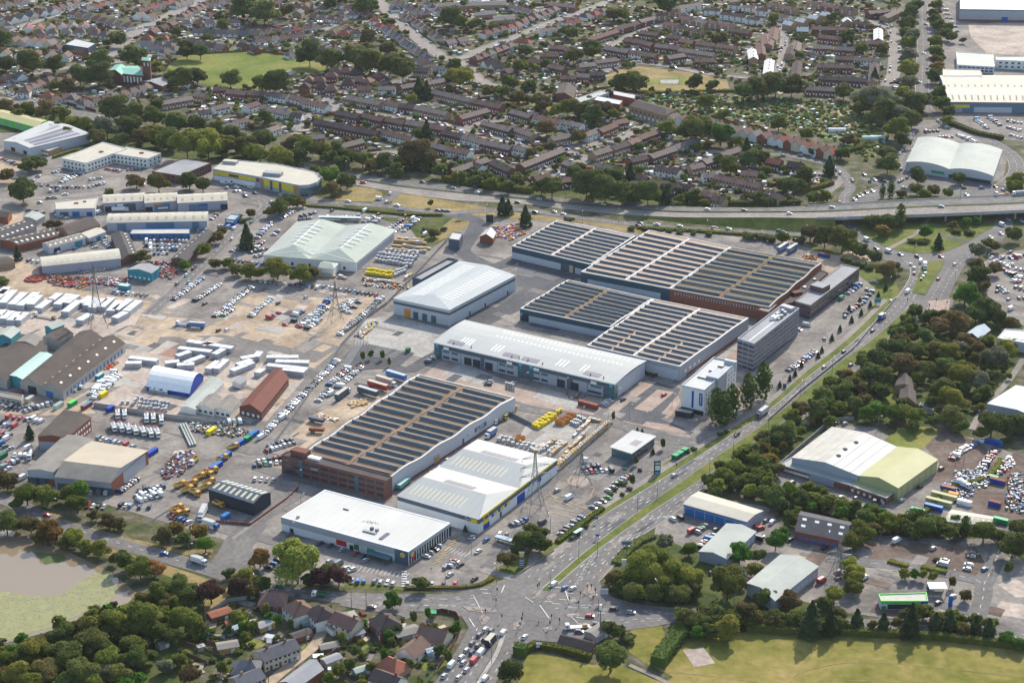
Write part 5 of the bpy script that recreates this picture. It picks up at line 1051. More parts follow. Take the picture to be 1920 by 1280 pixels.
def mesh_np(name,v,nq,extra=None,mats=(),mi=None):
    me=bpy.data.meshes.new(name); f=np.arange(nq*4).reshape(-1,4)
    if extra is not None: v=np.concatenate([v,extra[0]]); f=np.concatenate([f,np.array(extra[1])+nq*4])
    me.vertices.add(len(v)); me.vertices.foreach_set('co',v.astype(np.float32).ravel())
    me.loops.add(len(f)*4); me.loops.foreach_set('vertex_index',f.astype(np.int32).ravel())
    me.polygons.add(len(f)); me.polygons.foreach_set('loop_start',np.arange(len(f),dtype=np.int32)*4); me.polygons.foreach_set('loop_total',np.full(len(f),4,dtype=np.int32))
    if mi is not None: me.polygons.foreach_set('material_index',mi)
    for m in mats: me.materials.append(MATS[m])
    me.update(calc_edges=True); return me
CR={}
def crown_mesh(kind,matk,big,v):
    key=(kind,matk,big,v)
    if key not in CR:
        n,s=((7500,.036) if big==2 else (3600,.052) if big==1 else (1300,.088)); 
        if kind=='p': s*=1.3
        q=crown_np(kind,n,s,v*7+ord(kind)); CR[key]=mesh_np('crown_leaves',q,n,core_np(kind,v),['leaf_'+matk])
    return CR[key]
TR={}
def trunk_mesh(v):
    if v not in TR:
        b=MB(); r=random.Random(v); k=b.mi('bark'); top=Vector((r.uniform(-.02,.02),r.uniform(-.02,.02),.45))
        b.bar((0,0,0),top,.09,'bark',.05)
        for i in range(5):
            a=i*1.26+r.random(); b.bar(top*.75,(math.cos(a)*.42,math.sin(a)*.42,.62+.1*r.random()),.04,'bark',.015)
        TR[v]=b.mesh('trunk')
    return TR[v]
LOOK={'g':'mid green','d':'dark green','y':'yellow green','b':'brownish green','o':'orange leaved','k':'grey green','r':'dark red leaved','l':'bright green','c':'dark conical','p':'tall columnar','s':'low rounded','w':'pale yellow green'}
RATIO={'g':1.7,'d':1.75,'y':1.7,'b':1.6,'o':1.7,'k':1.7,'r':1.8,'l':1.75,'c':3.0,'p':5.2,'s':1.1,'w':1.8}
TREES=[]
def T(place,s,group=None):
    L=[]
    for q in s.split():
        a=q.split(','); L.append((float(a[0]),float(a[1]),float(a[2]),a[3] if len(a)>3 else 'g'))
    L.sort(key=lambda t:t[0]); n=len(L)
    if 'gardens' in place and ('cross' in place or 'lane' in place): L=[(a,b,c*.74,d) for a,b,c,d in L]
    for i,(x,y,r,k) in enumerate(L): TREES.append((x,y,r,k,place,i+1,n,group or 'trees '+place))
def TL(place,x0,y0,x1,y1,n,r,k='g',j=.25):
    s=[]
    for i in range(n):
        f=(i+.5)/n; s.append('%.1f,%.1f,%.1f,%s'%(x0+(x1-x0)*f+random.uniform(-j,j)*r,y0+(y1-y0)*f+random.uniform(-j,j)*r*.5,r*random.uniform(.8,1.25),random.choice(k)))
    T(place,' '.join(s))
T('around the copper roofed church','60,118,25,d 100,122,17,d 12,122,18,d 5,72,17,d 150,142,20,d 185,140,22,d 185,115,22,d 126,160,14,b 220,75,14,d 252,107,22,d 292,127,14,y 200,80,8 102,162,10')
T('along the edges of the village playing field','350,95,17,d 375,97,15,d 340,148,20,d 370,143,17,d 432,149,17,d 322,143,14 405,160,4,s')
T('in the belt above the white offices','8,198,16,b 55,205,15 85,208,19,b 118,212,14 140,232,14,y 162,235,15 212,205,26,d 250,213,20,d 288,218,20 292,200,15,d 333,230,22,d 375,238,22,d 402,245,20,d 200,240,22,k 242,235,20,d 182,258,17,b 262,258,18,b 290,255,20,y 315,262,20,d 350,270,28,y 390,272,27,y 420,273,20,y 458,275,20,d 440,252,18,d 470,283,18,y 130,250,13 108,238,12,d 35,215,13 225,262,14,d')
T('between estate offices and car lots','55,305,12,d 72,305,14,d 50,312,14,d 42,358,24,d 255,340,15,b 297,343,19 355,338,17,d 380,347,15,d 205,361,7 92,421,10,b 108,420,9,b 265,480,14,b 380,470,14 407,446,12,b 347,497,10,l 462,443,14,c 402,495,10,b 425,493,11 445,505,12 470,510,15 32,475,8,c 5,525,13,s 415,435,10,b 12,330,14,b 242,330,6,s 455,412,8,s 448,405,7,s 470,400,8,b')
T('around the top left gardens','462,15,24,d 447,20,16,d 495,22,24,d 535,20,14,b 685,8,20,d 620,8,12,d 640,3,10 420,45,10 410,30,9,d 390,70,8 300,75,7 330,60,9,d')
T('around the top crossroads','845,32,22,d 860,42,14 890,45,12 735,41,7,b 690,70,15,b 580,102,24,d 620,110,22,d 665,107,22,d 695,117,25 730,122,22,d 755,132,24,d 727,92,14,b 517,155,27,d 492,157,16,d 852,122,12,d 862,147,22,y 842,147,12,d 917,172,12,b 942,172,12 955,152,13,d 785,165,12,c 800,168,10,c 770,186,10,y 748,62,5 705,15,6,d 870,8,8 925,52,9')
T('in the belt north of the bypass','500,220,15,d 788,250,14,d 800,245,12,c 495,262,20,d 525,295,20,y 487,288,17,y 545,270,16,b 572,275,18 600,282,18 630,282,15,d 655,295,15,d 680,300,15,d 717,302,18,d 775,287,28,b 800,300,20,b 592,318,10 560,290,15,d 615,295,14,d 640,305,13,d 700,312,14,b 740,318,14,d 755,305,14 825,322,13,d 860,332,12 890,340,13,d 920,345,12 950,350,13,d 560,262,12')
T('between the school and the village green','987,96,13,d 1075,106,15,d 1110,95,17,d 1027,120,10,d 975,125,14 992,164,14,d 962,155,13 967,182,14,b 987,185,9,b 1020,195,15,b 1005,187,12,d 1045,207,13,y 1065,202,17 1092,207,17,d 1110,215,19,d 1135,205,17,b 1152,215,12 1160,155,18,d 1192,155,20,d 1302,155,16,d 1335,160,11,d 1177,222,8,l 1222,168,5 1072,62,12 1060,58,12,d 1247,8,22,d 1347,72,14,b 1150,27,13,b 1167,27,12')
T('among the semis beside the allotments','1250,240,16,y 1305,242,27,d 1285,247,16,d 1352,252,21,l 1025,240,18,b 1085,257,14,b 1200,275,9,l 1215,255,8 1307,277,9 1322,192,15 1355,215,12 1422,165,22,d 1395,172,18,d 1382,265,10 1400,275,10,c 1370,312,18,d 1405,297,17,d 1425,297,15,d 997,287,10,b 1085,315,12,d 1345,300,11,d 1460,232,15 1512,250,12 1580,287,12,d 1590,262,13,b 1555,312,12,c 1470,262,5,l 1522,285,6,d 1440,255,7,s')
T('beside the top right houses','1562,32,10,d 1590,68,14,d 1615,92,11 1655,92,12,b 1455,160,22,d 1485,162,22,d 1582,172,16,d 1627,185,27,k 1657,188,25,k 1665,207,24,d 1615,200,18 1710,195,22,d 1730,190,18,d 1680,240,22 1710,222,18,d 1692,262,15,d 1662,290,15,d 1665,308,19,d 1645,215,20,d 1690,215,18,k 1640,142,9,c 1500,75,8,d 1545,45,8 1450,35,10')
T('along the straight road at the top right','1705,25,15,d 1702,45,15,d 1702,80,14 1710,68,14,k 1707,102,13,k 1705,130,17,y 1707,155,15,k 1692,175,13,y 1715,12,14,d 1752,10,10 1755,38,12,d 1760,48,12,d 1777,52,9,d 1752,78,12 1772,64,11,d 1785,70,10,d 1805,76,6,d 1755,96,12 1757,112,11,b 1755,142,14,d 1760,175,14,d 1765,195,14,d 1777,208,11,d 1776,226,10,y 1700,62,12,d 1750,25,10,b 1757,125,11,o')
T('around the sage roofed store','520,505,21 562,515,18 585,510,14,b 485,512,13 625,355,15,b 617,330,18,l 650,340,16,d 525,388,16,d 542,378,15,d 560,378,12,b 507,397,12,b 942,385,11,c 953,388,9,c 807,381,5 815,437,10,b 985,405,12,c 1067,410,9,s 800,430,8,s 832,428,7,s')
T('in the dark wood beside the bypass houses','1100,345,28,d 1135,352,28,d 1167,362,22,d 1215,362,26,d 1035,352,20,d 1015,350,16,d 1302,365,13,d 1250,365,12,c 1182,325,12,c 1195,355,16,k 1080,325,16,d 1148,330,18,d 1185,368,14,d 1235,372,12 1275,372,9 1420,370,12,d 1360,375,9 1390,378,8,s 1440,378,7,d 1320,380,8')
T('around the roundabout ramps','1505,332,19,d 1490,350,18,d 1470,345,13,d 1525,370,13 1547,367,13 1717,355,11 1735,365,12 1750,357,11,b 1722,330,17,d 1797,335,11,d 1777,362,9 1905,337,16 1902,352,14 1690,363,9,b 1655,358,5,p 1671,354,6,p 1689,404,8,p 1637,415,14,d 1672,417,16,d 1655,432,12,o 1737,435,13,l 1760,452,9,c 1812,417,9,l 1832,414,7,l 1787,422,9,b 1795,432,10,s 1820,434,10,s 1710,450,9,s 1730,452,9,s')
T('along the embankment foot of the bypass','1185,427,8,s 1237,430,7,s 1407,440,13,s 1427,442,11,s 1447,445,12,s 1470,444,12 1520,437,17,b 1547,445,20,d 1580,448,24,d 1500,447,12,s 1210,428,6,s 1255,432,6,s 1275,434,7,s 1300,436,6,s 1330,438,7,s 1600,462,16,d')
T('beside the approach to the roundabout','1615,470,14,d 1640,482,12,d 1660,507,18,b 1677,502,12,d 1590,485,11,s 1617,495,10,s 1603,492,9,s 1630,500,9,s 1900,440,14,d 1832,470,14,k 1865,462,13,b 1830,495,13,b 1835,518,20,d 1865,505,13,b 1840,538,14,b 1850,455,10')
T('in the upper roadside wood','1810,550,22,l 1825,558,18,l 1852,580,24,d 1715,585,14,d 1742,592,14,d 1772,592,15,b 1795,602,24,b 1705,607,15,d 1760,615,20,b 1680,625,15,d 1897,607,16,b 1830,590,18,d 1870,597,16,d 1660,650,15,d 1680,650,16,d 1720,660,20,d 1750,655,19,b 1775,662,20,y 1797,652,15,k 1830,655,16,b 1862,672,22,k 1885,657,18,y 1645,675,20,d 1620,680,16,d 1690,640,15,b 1735,630,16,d 1810,640,16,b 1845,640,15')
T('in the lower roadside wood','1700,687,24,b 1630,700,19,d 1595,717,15,b 1590,700,11,o 1565,722,17 1612,740,16,r 1580,735,20,d 1545,750,20,d 1535,770,19,d 1572,767,15 1500,770,17,b 1485,780,15 1470,810,20,d 1455,825,17,d 1445,860,13,o 1655,705,17,d 1735,697,19,d 1775,692,20,d 1810,705,25,y 1772,725,20,d 1787,750,26 1832,715,20,k 1845,735,15,d 1625,775,17,l 1647,770,17,l 1670,775,17,l 1692,770,15 1715,780,18 1712,800,12,d 1787,782,20,d 1747,790,12,d 1800,800,14,d 1860,795,24,d 1890,800,20,d 1912,795,20,d 1840,812,14,d 1600,760,16,d 1560,790,13 1660,735,14,d')
T('on the bank beside the trading yard','1430,820,15,b 1392,850,14 1350,872,10,d 1330,902,14,d 1360,892,18 1345,910,15,y 1377,877,18 1420,865,17 1405,920,14,y 1430,922,15,d 1422,890,14 1437,905,14 1432,840,14,b 1380,905,15,d 1455,880,14,b 1340,925,12,d')
T('behind the trading yard workshops','1455,932,22,d 1477,925,20,l 1502,940,17,d 1527,935,15,y 1547,942,15 1580,950,17 1485,955,10,c 1467,950,12,d 1455,1015,18,l 1485,972,15,d 1467,997,12,l 1615,997,23 1625,972,17,d 1600,1015,18 1665,980,18 1700,987,17 1735,987,21,d 1785,997,15 1810,987,8,p 1845,997,24 1900,1022,26,d 1912,990,18,d 1640,990,14,b 1765,990,14,d 1715,1000,13,d 1870,1003,14,d')
T('around the filling station','1590,1060,16,y 1602,1080,20,y 1600,1100,17 1565,1115,17,y 1547,1130,15,d 1482,1125,20,b 1522,1157,22,c 1557,1165,17,c 1447,1120,15 1607,1160,13,c 1657,1167,13,c 1710,1160,21,c 1755,1167,13,c 1782,1165,14,c 1805,1180,12,b 1830,1172,12,c 1855,1178,13,c 1887,1197,14,l 1910,1205,13,l 1635,1172,8,b 1810,1115,10,b 1786,1090,6,b 1697,1075,9,y 1715,1075,7,l 1730,1077,7,y 1749,1081,8,y 1755,1047,6,s 1800,1175,12 1455,1158,16,d 1490,1155,15 1575,1150,13,b 1680,1168,9,b 1892,1065,8,d')
T('beside the hotel, the tall poplars','1343,758,12,p 1357,765,12,p 1372,752,12,p 1403,732,12,p 1431,712,13,p','poplars')
T('by the green verge of the office car park','1661,538,4,c 1647,553,4,c 1632,570,4,c 1612,563,4,c 1592,578,4,c 1615,585,4,c 1597,598,4,c 1560,632,4,c 1541,655,4,c 1503,682,4,c 1491,699,4,c 1481,708,4,c 1534,665,4,c 1462,720,4,c 1575,615,4,c')
T('in the row above the pond road','12,902,20,b 50,927,22 87,930,20 127,925,18 147,922,20,l 145,945,18 55,810,9,c 205,977,17,b 222,982,13,b 305,1005,17,b 342,1012,14,d 372,997,15,o 330,992,14,o 385,1020,17,l 175,965,10,b 30,945,12')
T('on the near bank of the pond','12,982,21,d 57,985,19,b 95,997,22,o 137,1007,19,y 157,1022,13,y 185,1027,18,y 235,1052,20,d 262,1067,21 290,1065,18,o 120,1018,14,b 75,1008,15,b 36,985,12,b 168,1030,10 215,1048,10,b')
T('beyond the end of the pond','395,1110,23,r 447,1100,19,r 457,1082,20 300,1110,20 332,1102,22,d 355,1120,22,d 430,1075,12,d 318,1128,16,b 487,1047,18,o 490,1095,15,d 475,1110,12,b')
T('in the wood below the lily pond','277,1157,33,w 347,1160,26,w 217,1167,28 162,1180,32 115,1197,26,d 82,1207,22,b 175,1210,30,d 125,1235,30,d 62,1222,26 15,1240,22 32,1262,26 87,1262,27,b 155,1262,28,d 205,1235,24 250,1210,24 250,1235,22,d 195,1265,17,k 262,1272,13,l 310,1247,14,k 337,1235,13 100,1225,22 40,1235,20,d 5,1265,20,b 225,1265,20,d 135,1205,18,y 195,1190,20,d 240,1180,20 300,1185,20,d 325,1195,18,d 370,1175,16 120,1280,22,d 60,1285,22 180,1285,20,y 280,1230,14,d 235,1285,15,l 0,1225,14 0,1200,10,s')
T('in the unmade lane gardens','355,1265,27,b 447,1155,18,y 382,1187,12,c 472,1175,14 505,1157,11,l 522,1162,9,l 500,1140,8,y 462,1195,12 430,1180,9,d 415,1250,12 395,1215,10,s 440,1262,11,b 545,1172,7,d 480,1140,8,s 455,1175,10,l 400,1235,10,s')
T('in the gardens beside the crossroads','735,1127,21,l 855,1175,12,l 825,1217,14,d 747,1180,13,d 730,1190,14,l 665,1220,17,d 655,1247,13,d 635,1257,15 615,1272,13 680,1172,11,l 802,1150,7,l 775,1157,8,d 700,1215,10,s 695,1250,12 762,1207,10,s 790,1202,9,s 722,1225,10,l 735,1205,10,d 640,1195,9,y 812,1245,10,s 770,1245,9 800,1222,8,s 715,1175,9,d 840,1232,9,d 672,1265,11,s 655,1190,8,s 710,1262,10,d 755,1160,8,s 845,1190,7,s')
T('in front of the white supermarket','557,1052,43,w 600,1082,19,r 635,1080,20,r 790,1095,15,d 952,1050,16,b 855,1091,3,s 620,1070,16,d 582,1085,14,d')
T('beside the twin roof trade store','982,1012,20,d 1012,1017,20,d 997,1000,16,d 1015,1000,13,d 970,1030,12,d 890,985,4,s 900,988,4,c 872,990,4,c')
T('in the clump at the crossroads trading yard','1247,1017,15,k 1292,1030,16,l 1210,1067,30,y 1230,1050,27,y 1265,1072,30,y 1292,1085,25,y 1150,1085,18,b 1160,1087,13,o 1185,1110,18,d 1222,1112,18,d 1272,1115,20,d 1190,1075,22,y 1245,1095,22,y 1365,1095,32 1385,1077,19,k 1387,1040,20,l 1415,1067,16,y 1422,1042,13,d 1430,1120,17,d 1170,1098,15,d 1300,1105,16,d')
T('beside the playing field corner','1292,1160,22,d 1322,1150,15,b 1347,1145,15 1362,1177,24,y 1395,1147,21,b 1305,1185,13,l 1140,1177,13,d 1160,1185,13,d 1177,1195,15,s 1145,1232,31,d 957,1257,22,d 1330,1180,14,d 1410,1165,14,d 1345,1165,13,d')
T('along the new estate roads','1195,805,3,c 1204,807,3,c 1224,845,4,c 1185,900,5,d 1193,862,4,d 1170,905,6,s 1243,832,4,d 1200,880,4,s 695,664,5,l 717,665,4,l 730,678,3 680,668,4 1218,700,5,s 1228,702,5,s 1210,698,5,s 1150,780,3 870,1035,0.1')
T('edging the coffee shop car park','1145,925,6,s 1152,915,6,s 1160,905,6,s 1135,935,6,s 1125,942,6,s 1180,915,6,s 1168,925,5,s 1290,845,6,s 1302,840,6,s 1270,855,6,s 1350,812,5,s 1362,808,5,s 1100,985,5,s 1085,998,5,s 1070,1008,5,s')
TREES=[t for t in TREES if t[2]>1]
order=sorted(range(len(TREES)),key=lambda i:-TREES[i][2])
IND=set(order[:300]); FAR=[]
def place_tree(x,y,rp,k):
    s=SC(y); r=rp*1.28/s; h=max(2.2,RATIO[k]*r*.88)
    if k in 'gdybokrlw': h=min(max(h,6),24)
    P_=G(x,y,h*.52); return P_.x,P_.y,r,h
ntr=0
for i,(x,y,rp,k,pl,o_,n,grp) in enumerate(TREES):
    X,Y,r,h=place_tree(x,y,rp,k)
    form=k if k in 'cpsw' else 'g'
    if i in IND:
        nm={'c':'conifer','p':'poplar','s':'shrub'}.get(k,'tree'); big=2 if rp>24 else 1 if rp>11 else 0
        lb='%s %s %s, %s from the left'%(LOOK[k],nm,pl,ordw(o_))
        if n==1: lb=LOOK[k]+' tree '+pl
        root=thing({'c':'conifer_tree','p':'poplar_tree','s':'shrub'}.get(k,'tree'),lb,'shrub' if k=='s' else 'tree',(X,Y,0),grp,random.random()*6.28)
        c=bpy.data.objects.new('crown',crown_mesh(form,k,big,i%4)); C.objects.link(c); c.parent=root; c.scale=(r,r,h)
        if k!='s':
            t=bpy.data.objects.new('trunk',trunk_mesh(i%3)); C.objects.link(t); t.parent=root; t.scale=(min(r,9)*.9,min(r,9)*.9,h)
    else: FAR.append((X,Y,r,h,form,k))
def merged(name,label,L,nleaf,size,kinds=None):
    V=[];MI=[];ks=sorted({l[5] for l in L}); ang=RNG.random(len(L))*6.28
    cache={}
    for (X,Y,r,h,form,k),a in zip(L,ang):
        key=(form,int(a)%4)
        if key not in cache: cache[key]=crown_np(form,nleaf,size,key[1]+ord(form))
        v=cache[key]; ca,sa=math.cos(a),math.sin(a)
        V.append(np.stack([X+r*(v[:,0]*ca-v[:,1]*sa),Y+r*(v[:,0]*sa+v[:,1]*ca),h*v[:,2]],1)); MI.append(np.full(nleaf,ks.index(k),dtype=np.int32))
    # solid hearts so that crowns close up
    cv,cf=core_np('g',1); cf=np.array(cf); EV=[];EF=[]
    for j,(X,Y,r,h,form,k) in enumerate(L):
        EV.append(cv*np.array([r,r,h*(.95)])+np.array([X,Y,0])); EF.append(cf+j*len(cv)); MI.append(np.full(len(cf),ks.index(k),dtype=np.int32))
    me=mesh_np(name,np.concatenate(V),nleaf*len(L),(np.concatenate(EV),np.concatenate(EF)),['leaf_'+k for k in ks],np.concatenate(MI))
    o=bpy.data.objects.new(name,me); C.objects.link(o); tag(o,label,None,None,'stuff'); return o
print('TREES',len(TREES),'far',len(FAR))
merged('distant_trees','smaller trees and bushes spread between the houses, roads and yards',FAR,520,.13)
def understorey():
    L=[]
    for q,n,ks in (('1640,655 1700,590 1790,600 1900,612 1895,715 1850,780 1750,785 1670,770 1560,785 1450,862 1400,860 1450,820 1560,715',190,'ddggybdkg'),('1340,905 1380,850 1440,830 1455,875 1440,925 1370,915',40,'gdyb'),('1440,930 1500,918 1560,932 1640,962 1700,975 1860,990 1860,1008 1700,1000 1600,990 1480,972',60,'ddgyl'),
      ('0,1225 60,1200 160,1160 260,1130 330,1090 370,1110 340,1170 290,1200 240,1270 0,1285',110,'ddggybl'),('0,205 60,205 240,240 400,268 560,300 600,335 560,318 400,296 240,272 120,245 0,222',110,'dddgby'),('640,300 800,325 960,352 1000,352 1000,342 800,308 640,290',70,'dddg'),('1150,1090 1190,1110 1290,1125 1285,1135 1190,1125 1148,1105',24,'dgy'),('1270,1160 1440,1168 1600,1180 1600,1186 1440,1180 1280,1180',45,'dgbd'),
      ('1640,180 1730,200 1735,230 1690,250 1660,215',40,'dkd'),('1060,340 1100,325 1240,350 1290,376 1100,370',45,'ddk'),('1440,925 1400,905 1420,870 1440,880',14,'gd'),('1690,1155 1860,1172 1860,1180 1690,1165',20,'bdg'),('1695,20 1712,10 1712,165 1695,165',30,'dgk'),('1748,10 1762,10 1772,200 1752,170',30,'dgb')):
        Q=P(q); x0=min(p[0] for p in Q); x1=max(p[0] for p in Q); y0=min(p[1] for p in Q); y1=max(p[1] for p in Q); k=0
        while k<n:
            x,y=random.uniform(x0,x1),random.uniform(y0,y1)
            if inpoly(x,y,Q): g=G(x,y); r=random.uniform(2,4.6); L.append((g.x,g.y,r,r*random.uniform(1.2,2),'g',random.choice(ks))); k+=1
    merged('woodland_undergrowth','dense bushes and saplings under the woods and roadside belts',L,420,.12)
understorey()
# hedges
def hedge(label,pts,w,h,k='d'):
    Q=[G(*p) for p in P(pts)]; Lh=line_len(Q); n=max(2,int(Lh/2.5)); Q=resample(Q,n)
    A=offset(Q,w/2*.85); B_=offset(Q,-w/2*.85); b=MB()
    for i in range(n-1):
        b.hexa([A[i],B_[i],B_[i+1],A[i+1]][::-1] if True else 0,[p+UP*h*.92 for p in (A[i],B_[i],B_[i+1],A[i+1])][::-1],'leaf_'+k)
    nl=int(Lh*(w+h*2)*2.2); r=RNG
    for _ in range(min(nl,5000)):
        f=r.random()*(n-1); i=int(f); c=Q[i].lerp(Q[min(i+1,n-1)],f-i); t=(Q[min(i+1,n-1)]-Q[i]).normalized(); u=Vector((-t.y,t.x,0))
        if r.random()<.45: p=c+u*(r.random()-.5)*w+UP*h*(.92+.1*r.random())
        else: p=c+u*(w/2*(1 if r.random()<.5 else -1))*(.85+.2*r.random())+UP*h*r.random()
        a=Vector(r.normal(size=3)).normalized()*.26; c2=a.cross(Vector(r.normal(size=3))).normalized()*.24
        b.face([p-a-c2,p+a-c2,p+a+c2,p-a+c2],'leaf_'+k)
    o=b.build('hedge',None,tuple(Q[0])); tag(o,label,'hedge')
for a in (('long clipped dark hedge along the top of the near playing field','1445,1186 1600,1190 1760,1198 1880,1212 1935,1220',3,3.2,'d'),('clipped hedge beside the dark roofed shelter at the crossroads','985,1222 1005,1213 1060,1222 1108,1236',3,2.6,'g'),
 ('tall bright clipped hedge mass on the playing field','1232,1250 1250,1225 1265,1205 1278,1192',7,5,'p'),('square clipped bush beside the crossroads pavement','972,1232 980,1222',6,5,'p'),('clipped dark hedge behind the playing field car hedge','1400,1180 1450,1184',5,4,'d'),
 ('low hedge along the sage roofed store car park','568,387 640,392 760,404 830,405',3,1.6,'g'),('hedge between the trade store car park and the main road','1045,1018 1070,1000 1090,985 1130,955',3,1.8,'g'),
 ('low hedge along the supermarket verge','760,1103 860,1103 900,1098 925,1085',2,1.2,'b'),('hedge strip beside the right hand retail yard','1876,862 1868,880 1855,895',2.5,1.6,'g'),('hedge beside the skip yard and the white hall car park','1850,900 1790,912 1765,930 1742,955 1728,966',2.6,1.8,'g'),
 ('clipped curving hedge at the end of the allotment track','1590,285 1612,280 1618,270 1600,262',4,3,'d'),('rough hedge between the green and the allotments','1140,170 1250,176 1360,172 1440,172',4,2,'g'),('low hedge at the workshops entrance on the main road','1155,1058 1180,1030 1200,1015 1225,1005',5,1.5,'d'),
 ('low trimmed hedge beside the brown paved parking, nearer the filling station','1665,1053 1703,1063',3,1.4,'g'),('low trimmed hedge beside the brown paved parking, nearer the side road','1727,1064 1775,1074',3,1.4,'g'),
 ('hedge along the estate car park behind the white office','100,297 135,285 160,282',3,2,'g'),('long hedge on the far verge of the bypass slip','1195,428 1300,434 1440,444',4,1.6,'g'),('dark hedge at the foot of the house gardens beside the bypass','830,338 960,358 1000,362',5,4,'d'),('dark hedge under the houses beside the bypass ramp','1290,383 1440,385 1500,382',4,3,'d'),
 ('hedge around the triangular car park by the roundabout','1500,362 1540,352 1560,345',5,3,'g'),('hedge beside the white arch retail park road','1780,232 1830,252 1880,262',5,3,'d')): hedge(*a)
# ================================================================ HOUSES
mat('tile_brown',(.2,.125,.1),(.13,.086,.072),.35,.9,fac=.7,random_=.18); mat('tile_grey',(.225,.18,.155),(.155,.128,.112),.35,.9,fac=.7,random_=.18); mat('tile_red',(.3,.115,.075),(.22,.085,.06),.35,.9,random_=.15)
mat('tile_slate',(.13,.13,.145),(.095,.095,.105),.35,.8,random_=.15); mat('tile_dark',(.09,.068,.064),(.065,.052,.05),.35,.9,random_=.15); mat('tile_white',(.66,.65,.62),(.56,.55,.52),.3,.8)
mat('fence_brown',(.2,.12,.075),(.14,.085,.055),.6,.95); mat('fence_red',(.17,.07,.05),(.13,.05,.04),.6,.95); mat('fence_teal',(.1,.2,.2),(.08,.15,.15),.6,.9)
WN={'w':('render_white','white rendered'),'c':('render_cream','cream'),'r':('brick_red','red brick'),'t':('brick_tan','tan brick'),'b':('brick_brown','brown brick')}
RN={'b':('tile_brown','brown'),'g':('tile_grey','grey brown'),'r':('tile_red','red'),'s':('tile_slate','slate grey'),'d':('tile_dark','dark'),'w':('tile_white','white')}
HP={}
DIM={'h':(11,10,3,3.6,1),'H':(10.5,9.5,5.2,3.2,1),'g':(11,9,3,3.2,0),'G':(12,8.5,5.2,2.8,0),'x':(8.5,11,5,3.2,2),'X':(9.5,12,3,3.9,2),'t':(0,8.5,5,2.3,0)}
def house_proto(form,n,L,wk,rk,near):
    key=(form,n,round(L),wk,rk,near)
    if key in HP: return HP[key]
    L0,W,h,rh,kind=DIM[form]; L=L or L0; wm=WN[wk][0]; rm=RN[rk][0]
    if kind==2: L,W=W,L; 
    if form=='t' and L0==0: pass
    wall=MB(); X,Y=L/2,W/2; q=[(-X,-Y),(X,-Y),(X,Y),(-X,Y)]
    for i in range(4):
        a,b=q[i],q[(i+1)%4]; wall.face([(a[0],a[1],0),(b[0],b[1],0),(b[0],b[1],h),(a[0],a[1],h)],wm)
    hx=min(X*.62,3.6) if kind==1 else 0
    if not hx:
        wall.face([(-X,Y,h),(-X,-Y,h),(-X,0,h+rh-.03)],wm); wall.face([(X,-Y,h),(X,Y,h),(X,0,h+rh-.03)],wm)
    roof=MB(); o=.4; zo=h-o*rh/Y
    if hx: 
        A=[(-X-o,-Y-o,zo),(X+o,-Y-o,zo),(X+o,Y+o,zo),(-X-o,Y+o,zo)]; r1=(-X+hx,0,h+rh); r2=(X-hx,0,h+rh)
        roof.face([A[0],A[1],r2,r1],rm); roof.face([A[2],A[3],r1,r2],rm); roof.face([A[3],A[0],r1],rm); roof.face([A[1],A[2],r2],rm)
        roof.face(A[::-1],'white')
    else:
        A=[(-X-.25,-Y-o,zo),(X+.25,-Y-o,zo),(X+.25,Y+o,zo),(-X-.25,Y+o,zo)]; r1=(-X-.25,0,h+rh); r2=(X+.25,0,h+rh); t=.22
        for s_,P4 in ((1,[A[0],A[1],r2,r1]),(-1,[A[2],A[3],r1,r2])):
            roof.hexa([(p[0],p[1],p[2]-t) for p in P4],P4,rm)
    wins=[]; doors=[]
    nu=n if form=='t' else 2; ul=L/nu
    for s_ in (-1,1):
        for i in range(nu):
            for f in (.28,.72):
                cx=-X+ul*(i+f)
                for z0 in ((1.0,) if h<4 else (.9,3.3)):
                    if s_<0 and f==.72 and z0<1.2: doors.append((cx,s_)); continue
                    wins.append((cx,s_,z0))
    def wbox(b,cx,s_,z0,w,hh,m):
        y=s_*Y; y2=s_*(Y+.07); 
        c=[(cx-w/2,min(y,y2),z0),(cx+w/2,min(y,y2),z0),(cx+w/2,max(y,y2),z0),(cx-w/2,max(y,y2),z0)]; b.hexa(c,[(p[0],p[1],p[2]+hh) for p in c],m)
    root=thing('terraced_house' if form=='t' and n>1 else 'house','x','house',(0,0,0))
    parts=[]
    if near:
        for cx,s_,z0 in wins:
            b=MB(); wbox(b,cx,s_,z0,1.5,1.2,'white'); 
            g=MB(); c=[(cx-.6,s_*(Y+.07),z0+.12),(cx+.6,s_*(Y+.07),z0+.12),(cx+.6,s_*(Y+.1),z0+.12),(cx-.6,s_*(Y+.1),z0+.12)]
            if s_<0: c=[(p[0],-Y-.1 if k_<2 else -Y-.07,p[2]) for k_,p in enumerate(c)]
            g.hexa(c,[(p[0],p[1],p[2]+.95) for p in c],'glass_dark')
            wf=b.build('window',root); gp=g.build('pane',None); gp.parent=wf; gp.location=(0,0,0)
        for cx,s_ in doors:
            b=MB(); wbox(b,cx,s_,.05,1,2.05,random.choice(['white','dark_red','bright_blue','clad_dark'])); b.build('door',root)
    else:
        for cx,s_,z0 in wins: wbox(wall,cx,s_,z0,1.5,1.2,'glass_dark' if z0>1 or wk in 'wc' else 'white')
        for cx,s_ in doors: wbox(wall,cx,s_,.05,1.1,2.05,'white')
        if kind==0 and form=='G':
            pass
    wall.build('wall',root); ro=roof.build('roof',root)
